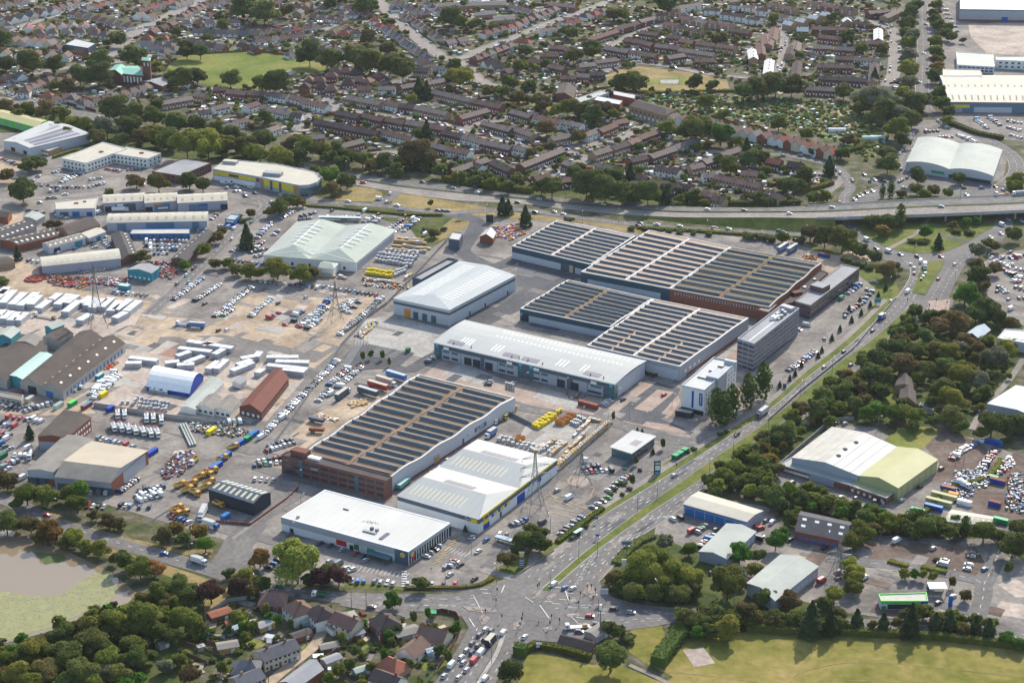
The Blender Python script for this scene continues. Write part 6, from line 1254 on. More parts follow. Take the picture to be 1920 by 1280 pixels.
    for i in range(max(1,nu//2) if form=='t' else 1):
        cx=(-X+ul*(2*i+1)) if form=='t' and n>1 else (X-hx-.3 if hx else X*.6)
        b=MB(); b.box((cx,.5 if not hx else 0,h+rh-.7),(.9,.7,1.7),'brick_red' if wk!='t' else 'brick_tan'); b.cyl((cx,.5 if not hx else 0,h+rh+1),.16,.4,'brick_tan',6)
        c=b.build('chimney',None); c.parent=ro; c.location=(0,0,0)
    HP[key]=[root,False]; return HP[key]
HS=[]   # x,y,ang,form,n,L,wk,rk,py,place,idx
FN={'h':'hipped bungalow','H':'hipped house','g':'gabled bungalow','G':'gabled house','x':'gable fronted house','X':'chalet bungalow','t':'terrace'}
def HR(place,rows):
    L_=[]
    for row in rows.split(';'):
        a=row.split()
        if not a: continue
        x0,y0,x1,y1=[float(v) for v in a[0].split(',')]; form=a[1]; n=int(a[2]); wk=a[3]; rk=a[4]
        if form=='t':
            A=G(x0,y0,7); B_=G(x1,y1,7); c=(A+B_)/2; d=B_-A; L=min(max(d.length,8),75)
            if random.random()<.25 and n==0: rk=random.choice('bgdg'); 
            if random.random()<.15 and n==0: wk=random.choice('rtw')
            L_.append((c.x,c.y,math.atan2(d.y,d.x),'t',n if n else max(2,round(L/5.6)),L,wk[0],rk[0],(y0+y1)/2,(x0+x1)/2))
        else:
            h=4 if form in 'hgX' else 6
            A=G(x0,y0,h); B_=G(x1,y1,h); d=B_-A; an=math.atan2(d.y,d.x)
            for i in range(n):
                p=A.lerp(B_,i/max(1,n-1)) if n>1 else (A+B_)/2
                L_.append((p.x,p.y,an+(math.pi/2 if form in 'xX' else 0)+random.uniform(-.04,.04),form,1,0,wk[i%len(wk)],rk[i%len(rk)],y0+(y1-y0)*i/max(1,n-1),x0+(x1-x0)*(i/max(1,n-1) if n>1 else .5)))
    L_.sort(key=lambda t:t[9])
    for i,t in enumerate(L_): HS.append(t+(place,i+1))
HR('in the top left corner','60,27,140,5 h 7 wwbwc bbg;20,36,95,20 X 5 wwcw bgs;52,52,158,47 X 6 wcwww rrbbg;72,60,175,57 h 5 wwc bbg;28,75,95,80 X 5 wcw bgb;10,98,124,102 x 5 wwcw bb;165,14,210,4 h 5 wwt gbr;140,25,240,48 h 8 wtcw bggb;0,10,45,3 h 4 wc bg;0,30,12,45 h 2 w g;150,95,185,100 G 2 r b;102,90,112,86 h 1 w b;180,62,228,68 h 4 wc bg;5,55,30,65 h 2 c b;60,72,80,70 h 2 w b')
HR('above the field','262,18,318,4 h 6 wtw bbr;262,29,282,31 X 2 w gb;342,29,385,8 h 6 cwt bbd;288,57,322,44 g 3 b bd;275,70,305,70 h 2 t rr;272,82,286,90 X 2 w s;300,82,318,84 h 2 w g;372,58,478,62 g 6 wtcw gsg;362,78,415,88 g 4 wr bg;456,84,478,92 g 2 r dd;330,8,350,2 h 3 w g;395,28,440,20 h 4 wc bg;350,42,440,40 h 5 wt gb;310,95,330,90 h 2 w g;400,5,445,0 h 4 w bg')
HR('below the church','5,146,16,143 h 1 r b;30,142,48,140 X 1 w s;72,155,92,148 h 2 tr bb;50,165,62,161 H 2 ww bg;85,178,92,178 h 1 t r;102,184,120,180 h 2 ww bb;132,184,140,180 h 1 w g;110,150,128,144 h 2 ww bb;40,170,50,170 H 1 w b;160,192,265,165 h 7 wcww gbb;150,190,160,188 h 1 w b;270,163,276,160 h 1 w g')
HR('in the left terraces','340,218,363,215 t 0 w g;369,208,394,205 t 0 w g;398,200,426,194 t 0 w g;412,233,446,229 t 0 w g;440,225,464,221 t 0 w b;460,197,482,190 t 0 w b;300,190,358,180 t 0 t g;365,173,386,176 t 0 t g;400,163,426,163 t 0 r b;426,168,463,172 t 0 r b;465,171,490,172 t 0 r b;490,245,520,235 t 0 w g;562,255,608,252 t 0 t g')
HR('in the left middle terraces','652,179,715,191 t 0 t g;716,187,750,194 t 0 w b;750,194,778,197 t 0 b d;779,197,840,210 t 0 t g;632,207,675,215 t 0 b d;680,212,720,221 t 0 b b;722,219,760,226 t 0 b b;762,225,800,232 t 0 b g;802,231,838,238 t 0 b b;592,224,628,230 t 0 b d;630,231,665,238 t 0 b d;665,238,710,246 t 0 b d;712,241,775,257 t 0 w b;635,271,678,260 t 0 w g;832,243,870,252 t 0 b g;870,252,905,262 t 0 b g;905,262,960,274 t 0 b g;807,167,885,185 t 0 r g;885,185,942,197 t 0 r b;860,217,912,203 t 0 r g;907,226,960,240 t 0 b g;795,263,840,275 t 0 b b;840,275,882,283 t 0 w b;845,317,912,295 t 0 b g;492,197,545,210 t 0 w g;545,212,567,213 t 0 w d;567,186,615,197 t 0 t b;547,177,575,185 t 0 w b;505,172,540,178 t 0 w b;480,170,500,172 t 0 r b;670,166,695,165 G 1 t b;710,162,742,162 t 0 w g;750,160,782,155 t 0 w g;797,153,832,147 t 0 t g;777,127,805,129 t 0 t s;810,125,834,124 t 0 w s;925,300,960,315 t 0 b d;725,292,745,298 G 1 b b')
HR('in the red cluster','630,130,668,132 H 3 rrr bbb;668,133,668,133 H 1 r d;620,140,622,140 H 1 r b;690,150,708,140 H 2 rr bb;595,148,602,148 H 1 r b;580,148,572,160 H 2 rr bd;602,160,604,160 H 1 r d;652,152,654,152 H 1 r d;620,165,622,165 H 1 r b;673,148,675,148 H 1 r b')
HR('left of the crossroads','485,61,590,50 h 7 wwwtrw gbbsrb;485,75,560,66 h 6 wbwtwr bbgb;620,62,668,60 h 3 trw brb;702,38,704,38 H 1 w r;712,48,730,52 h 2 wt rr;495,8,515,5 G 2 tb bb;560,22,575,10 G 2 t sb;640,8,690,25 h 4 wcwt gbgb;560,12,605,15 h 3 wt bs;640,25,660,26 h 2 w g;728,55,800,105 h 10 wwcw sgs;668,88,630,92 h 2 w g;790,112,800,116 h 2 wc gb;540,102,552,100 h 1 w g;600,90,612,92 h 1 c b;650,50,656,56 h 1 w b;590,30,640,36 h 4 wt bg')
HR('right of the crossroads','745,5,795,25 h 6 wrwc ggsb;768,32,820,68 h 8 wtwc gbbg;844,78,866,74 g 2 rt gg;912,60,956,50 H 4 www rbb;893,108,955,84 H 6 rrw bbg;917,118,932,124 X 2 w dd;945,135,960,130 G 1 b d;800,5,830,25 h 4 w gs;740,15,760,30 h 2 wc sb;968,45,1050,12 h 8 wwtw gbb')
HR('in the top middle terraces','1030,5,1080,10 t 0 w g;1010,55,1055,50 t 0 w g;975,77,985,78 h 2 w rr;967,48,1000,27 h 3 tcw b;1100,72,1155,55 t 0 b b;1150,53,1195,40 t 0 b d;1197,38,1228,30 t 0 b d;1032,85,1060,87 t 0 r b;1060,90,1090,92 t 0 b b;1012,100,1048,100 t 0 r b;992,110,1017,113 t 0 b b;1030,120,1060,126 t 0 b b;1085,120,1115,117 t 0 t g;1115,113,1155,108 t 0 t g;1052,142,1080,142 t 0 r b;1082,138,1105,139 t 0 r b;1107,135,1135,135 t 0 b d;1172,72,1200,75 t 0 r b;1202,75,1225,82 t 0 r b;1230,82,1255,85 t 0 r b;1257,85,1275,88 t 0 b b;1250,65,1275,67 t 0 r b;1202,57,1235,62 t 0 b b;1277,72,1302,77 t 0 r b;1307,77,1342,82 t 0 t b;1345,82,1380,87 t 0 t b;1135,86,1180,94 t 0 b b;1182,95,1205,98 t 0 b b;1205,98,1232,102 t 0 r b;1275,90,1340,100 t 0 t g;1250,105,1282,100 t 0 b b;1302,110,1340,110 t 0 b b;960,12,990,20 h 3 w g;1100,30,1130,20 h 3 wtw srg;1065,40,1080,38 h 2 w r')
HR('in the top gabled terraces','1230,25,1252,25 t 0 t b;1252,17,1275,19 t 0 t b;1272,12,1310,5 t 0 w g;1277,30,1305,35 t 0 t b;1307,35,1327,40 t 0 t b;1330,39,1350,42 t 0 t b;1352,42,1377,47 t 0 t b;1247,41,1272,45 t 0 t b;1270,47,1292,51 t 0 t d;1295,52,1317,56 t 0 t d;1322,15,1352,17 t 0 w d;1352,23,1375,25 t 0 w d;1375,26,1400,29 t 0 w d;1402,31,1427,35 t 0 w d;1367,5,1390,7 t 0 w d;1392,10,1417,12 t 0 w d;1420,15,1442,18 t 0 w d;1372,53,1407,58 t 0 r b;1425,80,1428,100 t 0 t b;1410,90,1413,107 t 0 t w;1435,62,1437,82 t 0 t b;1440,5,1465,8 t 0 t b;1465,10,1495,15 t 0 t b;1515,2,1545,5 t 0 t b;1545,7,1575,12 t 0 r b;1577,12,1605,17 t 0 t b;1445,22,1482,30 t 0 w b')
HR('in the top right terraces','1480,44,1550,27 x 4 t w;1587,38,1589,38 x 1 t w;1522,50,1587,52 t 0 b b;1537,65,1580,70 t 0 r b;1505,58,1505,52 x 1 r w;1600,40,1630,42 t 0 b b;1610,77,1655,77 t 0 b b;1525,85,1560,86 t 0 r g;1567,87,1605,90 t 0 b g;1567,105,1602,107 t 0 b g;1602,107,1652,110 t 0 w g;1532,120,1602,122 t 0 r b;1535,142,1625,147 t 0 b d;1512,162,1570,165 t 0 t g;1615,162,1670,165 t 0 t b;1496,113,1491,140 t 0 t g;1452,50,1447,72 t 0 t g;1447,65,1440,82 t 0 t g;1495,77,1490,92 t 0 t g;1485,85,1480,100 t 0 t g;1443,110,1440,135 t 0 t w;1640,117,1637,150 t 0 t b;1647,52,1647,72 t 0 r w;1627,22,1665,17 t 0 b g;1657,30,1690,15 t 0 t g')
HR('above the bypass','960,205,997,215 t 0 b g;997,212,1055,227 t 0 w b;1055,225,1092,232 t 0 w g;960,235,1002,250 t 0 t g;960,271,988,277 t 0 w g;1032,257,1067,250 t 0 t g;1095,250,1120,240 t 0 w g;1122,242,1152,230 t 0 w b;1147,227,1175,222 t 0 r b;975,307,1052,277 t 0 b g;1110,285,1142,275 t 0 t g;1145,275,1175,265 t 0 t g;1177,265,1195,257 t 0 t b;1195,255,1232,242 t 0 r b;1217,290,1262,275 t 0 b g;1265,272,1305,257 t 0 w g;1180,297,1210,290 t 0 w g;1317,300,1347,290 t 0 b g;1350,287,1385,275 t 0 b g;1292,310,1317,305 t 0 t g;1220,335,1257,342 t 0 t b;1260,347,1287,349 G 2 t bd;1297,352,1320,358 t 0 b b;1317,357,1340,362 t 0 t b;1337,367,1360,372 t 0 t d;1317,325,1340,324 t 0 t g;1342,327,1427,345 t 0 t b;1192,327,1215,332 t 0 b b;1042,335,1070,332 t 0 b b;1440,355,1467,367 t 0 t b;1120,305,1165,315 t 0 w g;1000,330,1030,325 t 0 b b;880,300,905,310 t 0 w b;1060,300,1095,312 t 0 r g;1230,310,1275,318 t 0 w g;1390,320,1420,322 t 0 t b')
HR('beside the allotments','1262,218,1435,253 x 11 wwrw gbb;1455,257,1560,283 x 8 wwrc brb;1452,302,1492,308 G 2 b rd')
HR('in the nearest gardens','512,1120,512,1120 h 1 b b;555,1134,565,1142 H 1 w b;600,1144,606,1150 H 1 w d;645,1160,655,1164 G 1 c b;720,1160,726,1166 H 1 r d;812,1190,816,1186 X 1 c b;770,1216,780,1208 g 1 w b;730,1242,740,1246 h 1 t r;722,1268,732,1272 G 1 w d;487,1223,550,1200 t 4 c s;440,1272,485,1254 t 3 t s;460,1248,464,1248 H 1 r s')
hs=sorted(range(len(HS)),key=lambda i:-HS[i][8]); HIND=set(hs[:300]); print('HOUSES',len(HS))
HPTS=[]
def houses():
    far=[]
    for i in hs:
        X,Y,an,form,n,L,wk,rk,py,px,place,idx=HS[i]; HPTS.append((X,Y,max(7,L/2),an))
        near=py>1090
        if i in HIND:
            pr=house_proto(form,n,L,wk,rk,near)
            if not pr[1]: o=pr[0]; pr[1]=True; o.location=(X,Y,0); o.rotation_euler=(0,0,an)
            else: o=copytree(pr[0],(X,Y,0),an)
            if near: o.scale=(1.08,1.08,1.05)
            o['label']='%s %s, %s roof, %s, %s from the left'%(WN[wk][1],FN[form],RN[rk][1],place,ordw(idx)); o['group']='houses '+place; o['category']='terrace' if form=='t' else 'house'
        else: far.append(i)
    if far:
        b=MB()
        for i in far:
            X,Y,an,form,n,L,wk,rk,py,px,place,idx=HS[i]; L0,W,h,rh,kind=DIM[form]; L=L or L0
            if kind==2: L,W=W,L
            ca,sa=math.cos(an),math.sin(an); f=lambda x,y,z:(X+x*ca-y*sa,Y+x*sa+y*ca,z); x_,y_=L/2,W/2; hx=min(x_*.62,3.6) if kind==1 else 0
            b.hexa([f(-x_,-y_,0),f(x_,-y_,0),f(x_,y_,0),f(-x_,y_,0)],[f(-x_,-y_,h),f(x_,-y_,h),f(x_,y_,h),f(-x_,y_,h)],WN[wk][0])
            A=[f(-x_-.3,-y_-.4,h+.01),f(x_+.3,-y_-.4,h+.01),f(x_+.3,y_+.4,h+.01),f(-x_-.3,y_+.4,h+.01)]; r1=f(-x_+hx,0,h+rh); r2=f(x_-hx,0,h+rh); rm=RN[rk][0]; em=rm if hx else WN[wk][0]
            b.face([A[0],A[1],r2,r1],rm); b.face([A[2],A[3],r1,r2],rm); b.face([A[3],A[0],r1],em); b.face([A[1],A[2],r2],em)
            for u in (-.25,.25):
                for z0 in ((1,) if h<4 else (1,3.3)): b.box(f(u*L,-y_-.02,z0),(1.5,.1,1.2),'glass_dark' if wk in 'wc' else 'white',an)
            b.box(f(x_*.5,0,h+rh-.6),(.9,.7,1.5),'brick_red',an)
        tag(b.build('distant_houses'),'farthest small houses along the top edge of the town',None,None,'stuff')
houses()
ind('large grey corrugated roof brick workshop behind the near cottages','525,1278 552,1292 606,1254 581,1236',4.5,'r','brick_red','roof_flatgrey',2.2,1,name='workshop',cat='workshop')
for x,y,w_,d_,h_,m,rm,lb in ((315,1200,7,5,2.6,'concrete_wall','roof_flatgrey','grey flat roofed shed beside the pond wood'),(305,1212,5,4,2.4,'concrete_wall','roof_asbestos','small grey lean-to shed below the pond wood'),(427,1218,9,6,2.8,'timber','roof_asbestos','timber garage with patchy grey roof in the near gardens'),(440,1184,8,3.5,2.2,'glass_pale','glass_pale','glasshouse with pale frame in the near gardens'),(412,1158,10,6,3,'fence_brown','rust','long shed with rusty tin roof beside the brown track'),
  (495,1178,7,5,2.6,'timber','roof_flatgrey','wooden garage with grey roof behind the brown bungalow'),(565,1196,9,5,2.6,'brick_red','roof_dark','brick garage with dark flat roof beside the unmade lane'),(617,1218,8,5,2.4,'fence_brown','roof_asbestos','brown timber shed in the middle garden'),(672,1194,5,4,2.6,'brick_red','roof_flatgrey','small brick shed with parked van behind'),(762,1192,11,7,2.8,'concrete_wall','roof_asbestos','flat roofed grey garage below the green canopy garden'),
  (622,1243,8,5,2.6,'concrete_wall','roof_flatgrey','grey flat garage beside the corrugated workshop'),(632,1182,8,6,3,'render_white','roof_asbestos','grey roofed extension behind the mint cream house'),(583,1168,9,5,2.6,'glass_pale','roof_sage','pale green conservatory on the half timbered house'),(808,1227,4.5,4,2.6,'glass_pale','glass_pale','white glazed conservatory beside the crossroads gardens'),(502,1140,5,4,2.6,'glass_pale','white','white conservatory behind the brown bungalow'),(680,1262,8,4,2.6,'glass_pale','roof_sage','long pale greenhouse in the lowest garden'),(1120,1192,9,7,3,'concrete_wall','roof_asbestos','small white fronted shed between two dark shrubs')):
    p=G(x,y); r=thing('garden_building',lb,'shed',(p.x,p.y,0),None,random.uniform(.3,.8))
    b=MB(); b.box((0,0,0),(w_,d_,h_),m); b.build('wall',r,(0,0,0)); b=MB(); X=w_/2+.25; Y=d_/2+.25
    b.hexa([(-X,-Y,h_-.1),(X,-Y,h_-.1),(X,Y,h_-.1),(-X,Y,h_-.1)],[(-X,-Y*.1,h_+.75),(X,-Y*.1,h_+.75),(X,Y*.1,h_+.75),(-X,Y*.1,h_+.75)],rm); b.build('roof',r,(0,0,0)); b=MB(); b.box((w_*.2,-d_/2-.03,0),(1.6,.08,2),'white'); b.build('door',r,(0,0,0))
# park shelter with dark roof at the crossroads
p=G(1083,1214); r=thing('park_shelter','long low shelter with dark purple tiled roof beside the clipped hedge','shelter',(p.x,p.y,0),None,math.atan2((G(1112,1220)-G(1055,1206)).y,(G(1112,1220)-G(1055,1206)).x))
b=MB(); b.box((0,0,0),(15,4.5,2.6),'brick_brown'); b.build('wall',r,(0,0,0)); b=MB(); b.hexa([(-8,-4.6,2),(8,-4.6,2),(8,3,2.6),(-8,3,2.6)],[(-8,-.4,4.6),(8,-.4,4.6),(8,.4,4.6),(-8,.4,4.6)],'tile_dark'); b.build('roof',r,(0,0,0))
# ---- fences
def fence(label,pts,h=1.8,m='fence_brown',th=.12,name='fence'):
    Q=[G(*p) for p in P(pts)]; b=MB()
    for a,c in zip(Q,Q[1:]):
        t=(c-a).normalized(); u=Vector((-t.y,t.x,0))*th/2; e=[a-u,c-u,c+u,a+u]; b.hexa(e,[p_+UP*h for p_ in e],m)
    r=thing(name,label,'fence' if 'fence' in name else 'wall',tuple(Q[0])); ps=b
    for q in resample(Q,max(2,int(line_len(Q)/6))): ps.box((q.x,q.y,0),(.22,.22,h+.15),'concrete_wall')
    ps.build('panels',r)
for a in (('brown garden fence above the longest lawn strip','337,1205 420,1232'),('brown garden fence below the longest lawn strip','335,1222 390,1245'),('brown garden fence behind the glasshouse garden','365,1197 412,1212'),('teal garden fence beside the near glasshouse','392,1193 430,1206',1.8,'fence_teal'),('long diagonal garden fence from lane to garage','615,1232 655,1205 695,1180'),
  ('dark red curved fence around the corner house','812,1150 830,1147 855,1153 862,1165 862,1185 845,1220 820,1258',2,'fence_red'),('brown fence between the half timbered house gardens','560,1180 580,1165'),('garden fence beside the long diagonal garage drive','690,1200 715,1180'),('brown fence beside the cottage lane','545,1215 600,1175'),('pale panel fence beside the brown track','392,1150 430,1128 478,1122',2,'concrete_wall'),
  ('brown fence panels in front of the houses beyond the bypass belt','125,195 180,210',2,'fence_red'),('red brown fence around the crescent gardens','830,228 870,238',1.8,'fence_red'),('brown fence beside the school trees','1302,128 1355,138',2,'fence_red'),
  ('steel palisade fence beside the long line of stored cars','503,850 560,770 640,650 706,578',2.4,'steel'),('concrete retaining wall along the lorry park','176,762 300,782 400,795 450,795',2.6,'concrete_wall'),('steel fence between trade store yard and warehouse road','640,630 725,572 790,505 850,440',2.2,'steel'),('low railing beside the grassy roadside bank','962,1083 1000,1060 1038,1033',1,'steel'),('curved grey security fence behind the white roofed hall','1450,885 1490,850 1560,790 1600,788',2.4,'steel'),
  ('wire fence beside the office car park verge','1440,790 1500,735 1600,655 1680,560',1.6,'steel'),('brick wall in front of the black clad unit yard','395,978 470,985 540,935 560,915',1.4,'brick_red'),('long fence beside the field above the church houses','345,104 480,96 560,108',1.6,'fence_brown'),('steel railings around the timber rack yard','955,778 1000,800',2.2,'steel')): fence(*a)
# ---- garden clutter: sheds, patios, greenhouses, bushes
RZ=P('-30,-10 1690,-10 1690,170 1620,160 1440,180 1440,300 1560,340 1480,378 1250,360 1000,340 850,325 640,300 560,262 400,225 300,190 150,195 0,175')
EX=[P('312,125 345,104 430,91 482,97 560,108 610,122 612,138 545,140 520,150 480,168 400,162 328,142'),P('1136,142 1165,130 1200,125 1300,137 1362,148 1368,168 1250,174 1140,162'),P('1175,186 1300,176 1440,184 1440,238 1320,218 1220,206'),P('205,120 330,135 330,165 200,150')]
rp=np.array([r for r in ROADPTS]); hp=np.array([h[:4] for h in HPTS])
def free(X,Y,m=1.5):
    if (np.hypot(rp[:,0]-X,rp[:,1]-Y)<rp[:,2]+m+1.2).any(): return False
    dx,dy=X-hp[:,0],Y-hp[:,1]; ca,sa=np.cos(hp[:,3]),np.sin(hp[:,3]); u=abs(dx*ca+dy*sa); v=abs(-dx*sa+dy*ca)
    return not ((u<hp[:,2]+m)&(v<4.8+m)).any()
def scat(n,Q,ex=(),m=1.5):
    out=[]; x0=min(p[0] for p in Q); x1=max(p[0] for p in Q); y0=min(p[1] for p in Q); y1=max(p[1] for p in Q); t=0
    while len(out)<n and t<n*12:
        t+=1; x=random.uniform(x0,x1); y=y0+(y1-y0)*random.random()**1.25
        if not inpoly(x,y,Q) or any(inpoly(x,y,e) for e in ex): continue
        g=G(x,y)
        if free(g.x,g.y,m): out.append(g)
    return out
NZ=P('400,1150 470,1120 600,1130 720,1160 860,1165 840,1230 810,1290 340,1290 330,1230')
b=MB(); cols=['roof_asbestos','white','concrete_wall','fence_brown','roof_flatgrey','brick_red','timber_pale','roof_white','glass_pale','fence_red','clad_pale','concrete_wall','white']
for g in scat(1500,RZ,EX)+scat(16,NZ,(),1):
    b.box((g.x,g.y,0),(random.uniform(2,5),random.uniform(2,4),random.uniform(1,2.6)),random.choice(cols),random.random()*3)
tag(b.build('garden_sheds'),'sheds, greenhouses and play things spread over the back gardens',None,None,'stuff')
b=MB()
for g in scat(900,RZ,EX)+scat(20,NZ,(),1):
    a=random.random()*3; w_,d_=random.uniform(3,9),random.uniform(3,8); ca,sa=math.cos(a),math.sin(a)
    b.face([(g.x+x*ca-y*sa,g.y+x*sa+y*ca,.26+random.random()*.03) for x,y in ((-w_/2,-d_/2),(w_/2,-d_/2),(w_/2,d_/2),(-w_/2,d_/2))],random.choice(['brick_paving','concrete','sand','asphalt','meadow','meadow','road_pale','concrete']))
tag(b.build('garden_plots'),kind='structure')
b=MB()
for g in scat(800,RZ,EX,1):
    a=random.choice([.3,.35,-.4,1.9,1.2,-.9])+random.uniform(-.1,.1); l=random.uniform(8,20); d=Vector((math.cos(a),math.sin(a),0))*l/2; u=Vector((-math.sin(a),math.cos(a),0))*.08
    e=[g-d-u,g+d-u,g+d+u,g-d+u]; b.hexa(e,[p+UP*1.7 for p in e],random.choice(['fence_brown','fence_red','brick_red','fence_brown','concrete_wall']))
tag(b.build('garden_fences'),'brown and red fences dividing the back gardens of the town',None,None,'stuff')
L_=[]
for g in scat(2600,RZ,EX,.2): r=random.uniform(1.2,3.4); L_.append((g.x,g.y,r,r*random.uniform(1,1.9),random.choice('gggs'),random.choice('ddgggkybbl')))
for g in scat(170,NZ,(),.2): r=random.uniform(.7,2.0); L_.append((g.x,g.y,r,r*random.uniform(1,1.5),random.choice('gggs'),random.choice('dggglyss')))
AZ=P('1175,186 1300,176 1440,184 1580,190 1625,215 1668,240 1660,285 1625,305 1590,280 1560,262 1440,238 1320,218 1220,206')
for g in scat(900,AZ,(),.2): r=random.uniform(.7,2.2); L_.append((g.x,g.y,r,r*1.2,'s',random.choice('gdglys')))
merged('garden_shrubs','garden bushes, hedges and small trees between the houses',L_,120,.24)
b=MB()
for g in scat(230,AZ,(),.2): b.box((g.x,g.y,0),(random.uniform(1.2,3),random.uniform(1.2,2.4),random.uniform(.5,2)),random.choice(['white','glass_pale','green','dark_green','roof_asbestos','timber','concrete_wall','fence_brown','roof_dark','teal_wall']),random.random()*3)
for g in scat(260,AZ,(),.2): b.box((g.x,g.y,0),(random.uniform(4,9),random.uniform(2,4),.12),random.choice(['verge','mud','redearth','meadow','scrub','sand']),.5+random.choice([0,1.57]))
tag(b.build('allotment_plots'),'small sheds, frames and beds of the allotments',None,None,'stuff')
# ================================================================ VEHICLES
CC={'white':(.75,.75,.74),'silver':(.46,.47,.48),'grey':(.17,.175,.185),'black':(.022,.022,.026),'dark blue':(.03,.05,.13),'blue':(.04,.16,.4),'red':(.42,.03,.03),'pale blue':(.2,.36,.48),'green':(.05,.3,.1),'yellow':(.7,.5,.04),'gold':(.3,.24,.15),'teal':(.05,.3,.33),'orange':(.65,.3,.03)}
for k,c in CC.items(): mat('paint_'+k.replace(' ','_'),c,[v*.93 for v in c],1,.28,0,spec=.5,coat=.6)
mat('car_glass',(.02,.025,.03),(.03,.035,.04),1,.1,spec=.8); mat('tyre',(.02,.02,.02),(.03,.03,.03),2,.9); mat('plastic_dark',(.04,.04,.045),(.05,.05,.055),1,.7)
VD={}
def loft(b,secs,m):
    """secs: list of (z, x0, x1, halfwidth)"""
    for (z0,a0,a1,w0),(z1,b0,b1,w1) in zip(secs,secs[1:]):
        b.hexa([(a0,-w0,z0),(a1,-w0,z0),(a1,w0,z0),(a0,w0,z0)],[(b0,-w1,z1),(b1,-w1,z1),(b1,w1,z1),(b0,w1,z1)],m,bottom=False)
def car_meshes(kind,col):
    if (kind,col) in VD: return VD[(kind,col)]
    p='paint_'+col.replace(' ','_'); b=MB(); g=MB(); D={}
    if kind in('hatchback','saloon','estate car','off-roader'):
        hh={'hatchback':0,'saloon':-.02,'estate car':.03,'off-roader':.22}[kind]; L=2.05 if kind=='hatchback' else 2.3; W=.88 if kind!='off-roader' else .93
        loft(b,[(.22+hh*.4,-L+.1,L-.08,W-.08),(.45+hh*.5,-L,L,W),(.72+hh*.7,-L,L-.05,W),(.92+hh,-L+.08,L-.55,W-.03)],p)
        b.hexa([(L-.75,-W+.06,.86+hh),(L-.06,-W+.1,.7+hh*.7),(L-.06,W-.1,.7+hh*.7),(L-.75,W-.06,.86+hh)],[(L-.75,-W+.06,.95+hh),(L-.1,-W+.12,.78+hh*.7),(L-.1,W-.12,.78+hh*.7),(L-.75,W-.06,.95+hh)],p)
        re=-L+.12 if kind in('hatchback','estate car','off-roader') else -L+.75
        g.hexa([(re,-W+.06,.91+hh),(L-.85,-W+.06,.91+hh),(L-.85,W-.06,.91+hh),(re,W-.06,.91+hh)],[(re+.38,-W+.24,1.4+hh),(L-1.65,-W+.24,1.4+hh),(L-1.65,W-.24,1.4+hh),(re+.38,W-.24,1.4+hh)],'car_glass')
        b.hexa([(re+.34,-W+.22,1.395+hh),(L-1.6,-W+.22,1.395+hh),(L-1.6,W-.22,1.395+hh),(re+.34,W-.22,1.395+hh)],[(re+.45,-W+.3,1.46+hh),(L-1.75,-W+.3,1.46+hh),(L-1.75,W-.3,1.46+hh),(re+.45,W-.3,1.46+hh)],p)
        wx=(-L+.8,L-.75); wy=W-.1; wr=.32
        for s_ in (-1,1): b.box((L-.1,s_*(W-.28),.55+hh*.5),(.14,.34,.16),'white'); b.box((-L+.06,s_*(W-.22),.62+hh*.6),(.12,.28,.18),'paint_red')
    elif kind in('van','small van'):
        L=2.75 if kind=='van' else 2.2; H_=2.35 if kind=='van' else 1.85; W=.98 if kind=='van' else .9
        loft(b,[(.3,-L,L-.05,W-.05),(.6,-L,L,W),(1.15,-L,L-.15,W)],p)
        loft(b,[(1.15,-L,L-.95,W),(H_-.12,-L+.03,L-1.25,W-.07),(H_,-L+.12,L-1.35,W-.16)],p)
        g.hexa([(L-.97,-W+.05,1.16),(L-.42,-W+.1,1.16),(L-.42,W-.1,1.16),(L-.97,W-.05,1.16)],[(L-1.27,-W+.1,H_-.2),(L-1.15,-W+.14,H_-.2),(L-1.15,W-.14,H_-.2),(L-1.27,W-.1,H_-.2)],'car_glass')
        g.box((L-1.5,0,1.25),(.7,2*W-.02,.42),'car_glass')
        wx=(-L+.9,L-.8); wy=W-.1; wr=.34
    else: raise KeyError(kind)
    D['body']=b.mesh('body'); D['windows']=g.mesh('windows'); D['wheels']=[]
    wm=VD.get(('w',round(wr,2)))
    if wm is None:
        q=MB(); q.wheel((0,0,0),wr,.22,'tyre'); q.wheel((0,0,0),wr*.55,.24,'steel'); wm=VD[('w',round(wr,2))]=q.mesh('wheel')
    D['wheels']=[(wm,(x,s_*wy,wr)) for x in wx for s_ in (-1,1)]
    D['raw']=(b,g); VD[(kind,col)]=D; return D
VEH=[]
def rc(): return random.choices(['white','silver','grey','black','dark blue','blue','red','pale blue','gold','green'],[26,20,17,15,6,6,7,2,1,.6])[0]
def rk(): return random.choices(['hatchback','saloon','estate car','off-roader','small van'],[42,18,12,22,6])[0]
def addv(x,y,an,kind,col,place,z=0,py=None,row=None,idx=None):
    VEH.append(dict(x=x,y=y,an=an,kind=kind or rk(),col=col or rc(),place=place,z=z,py=py,row=row,idx=idx))
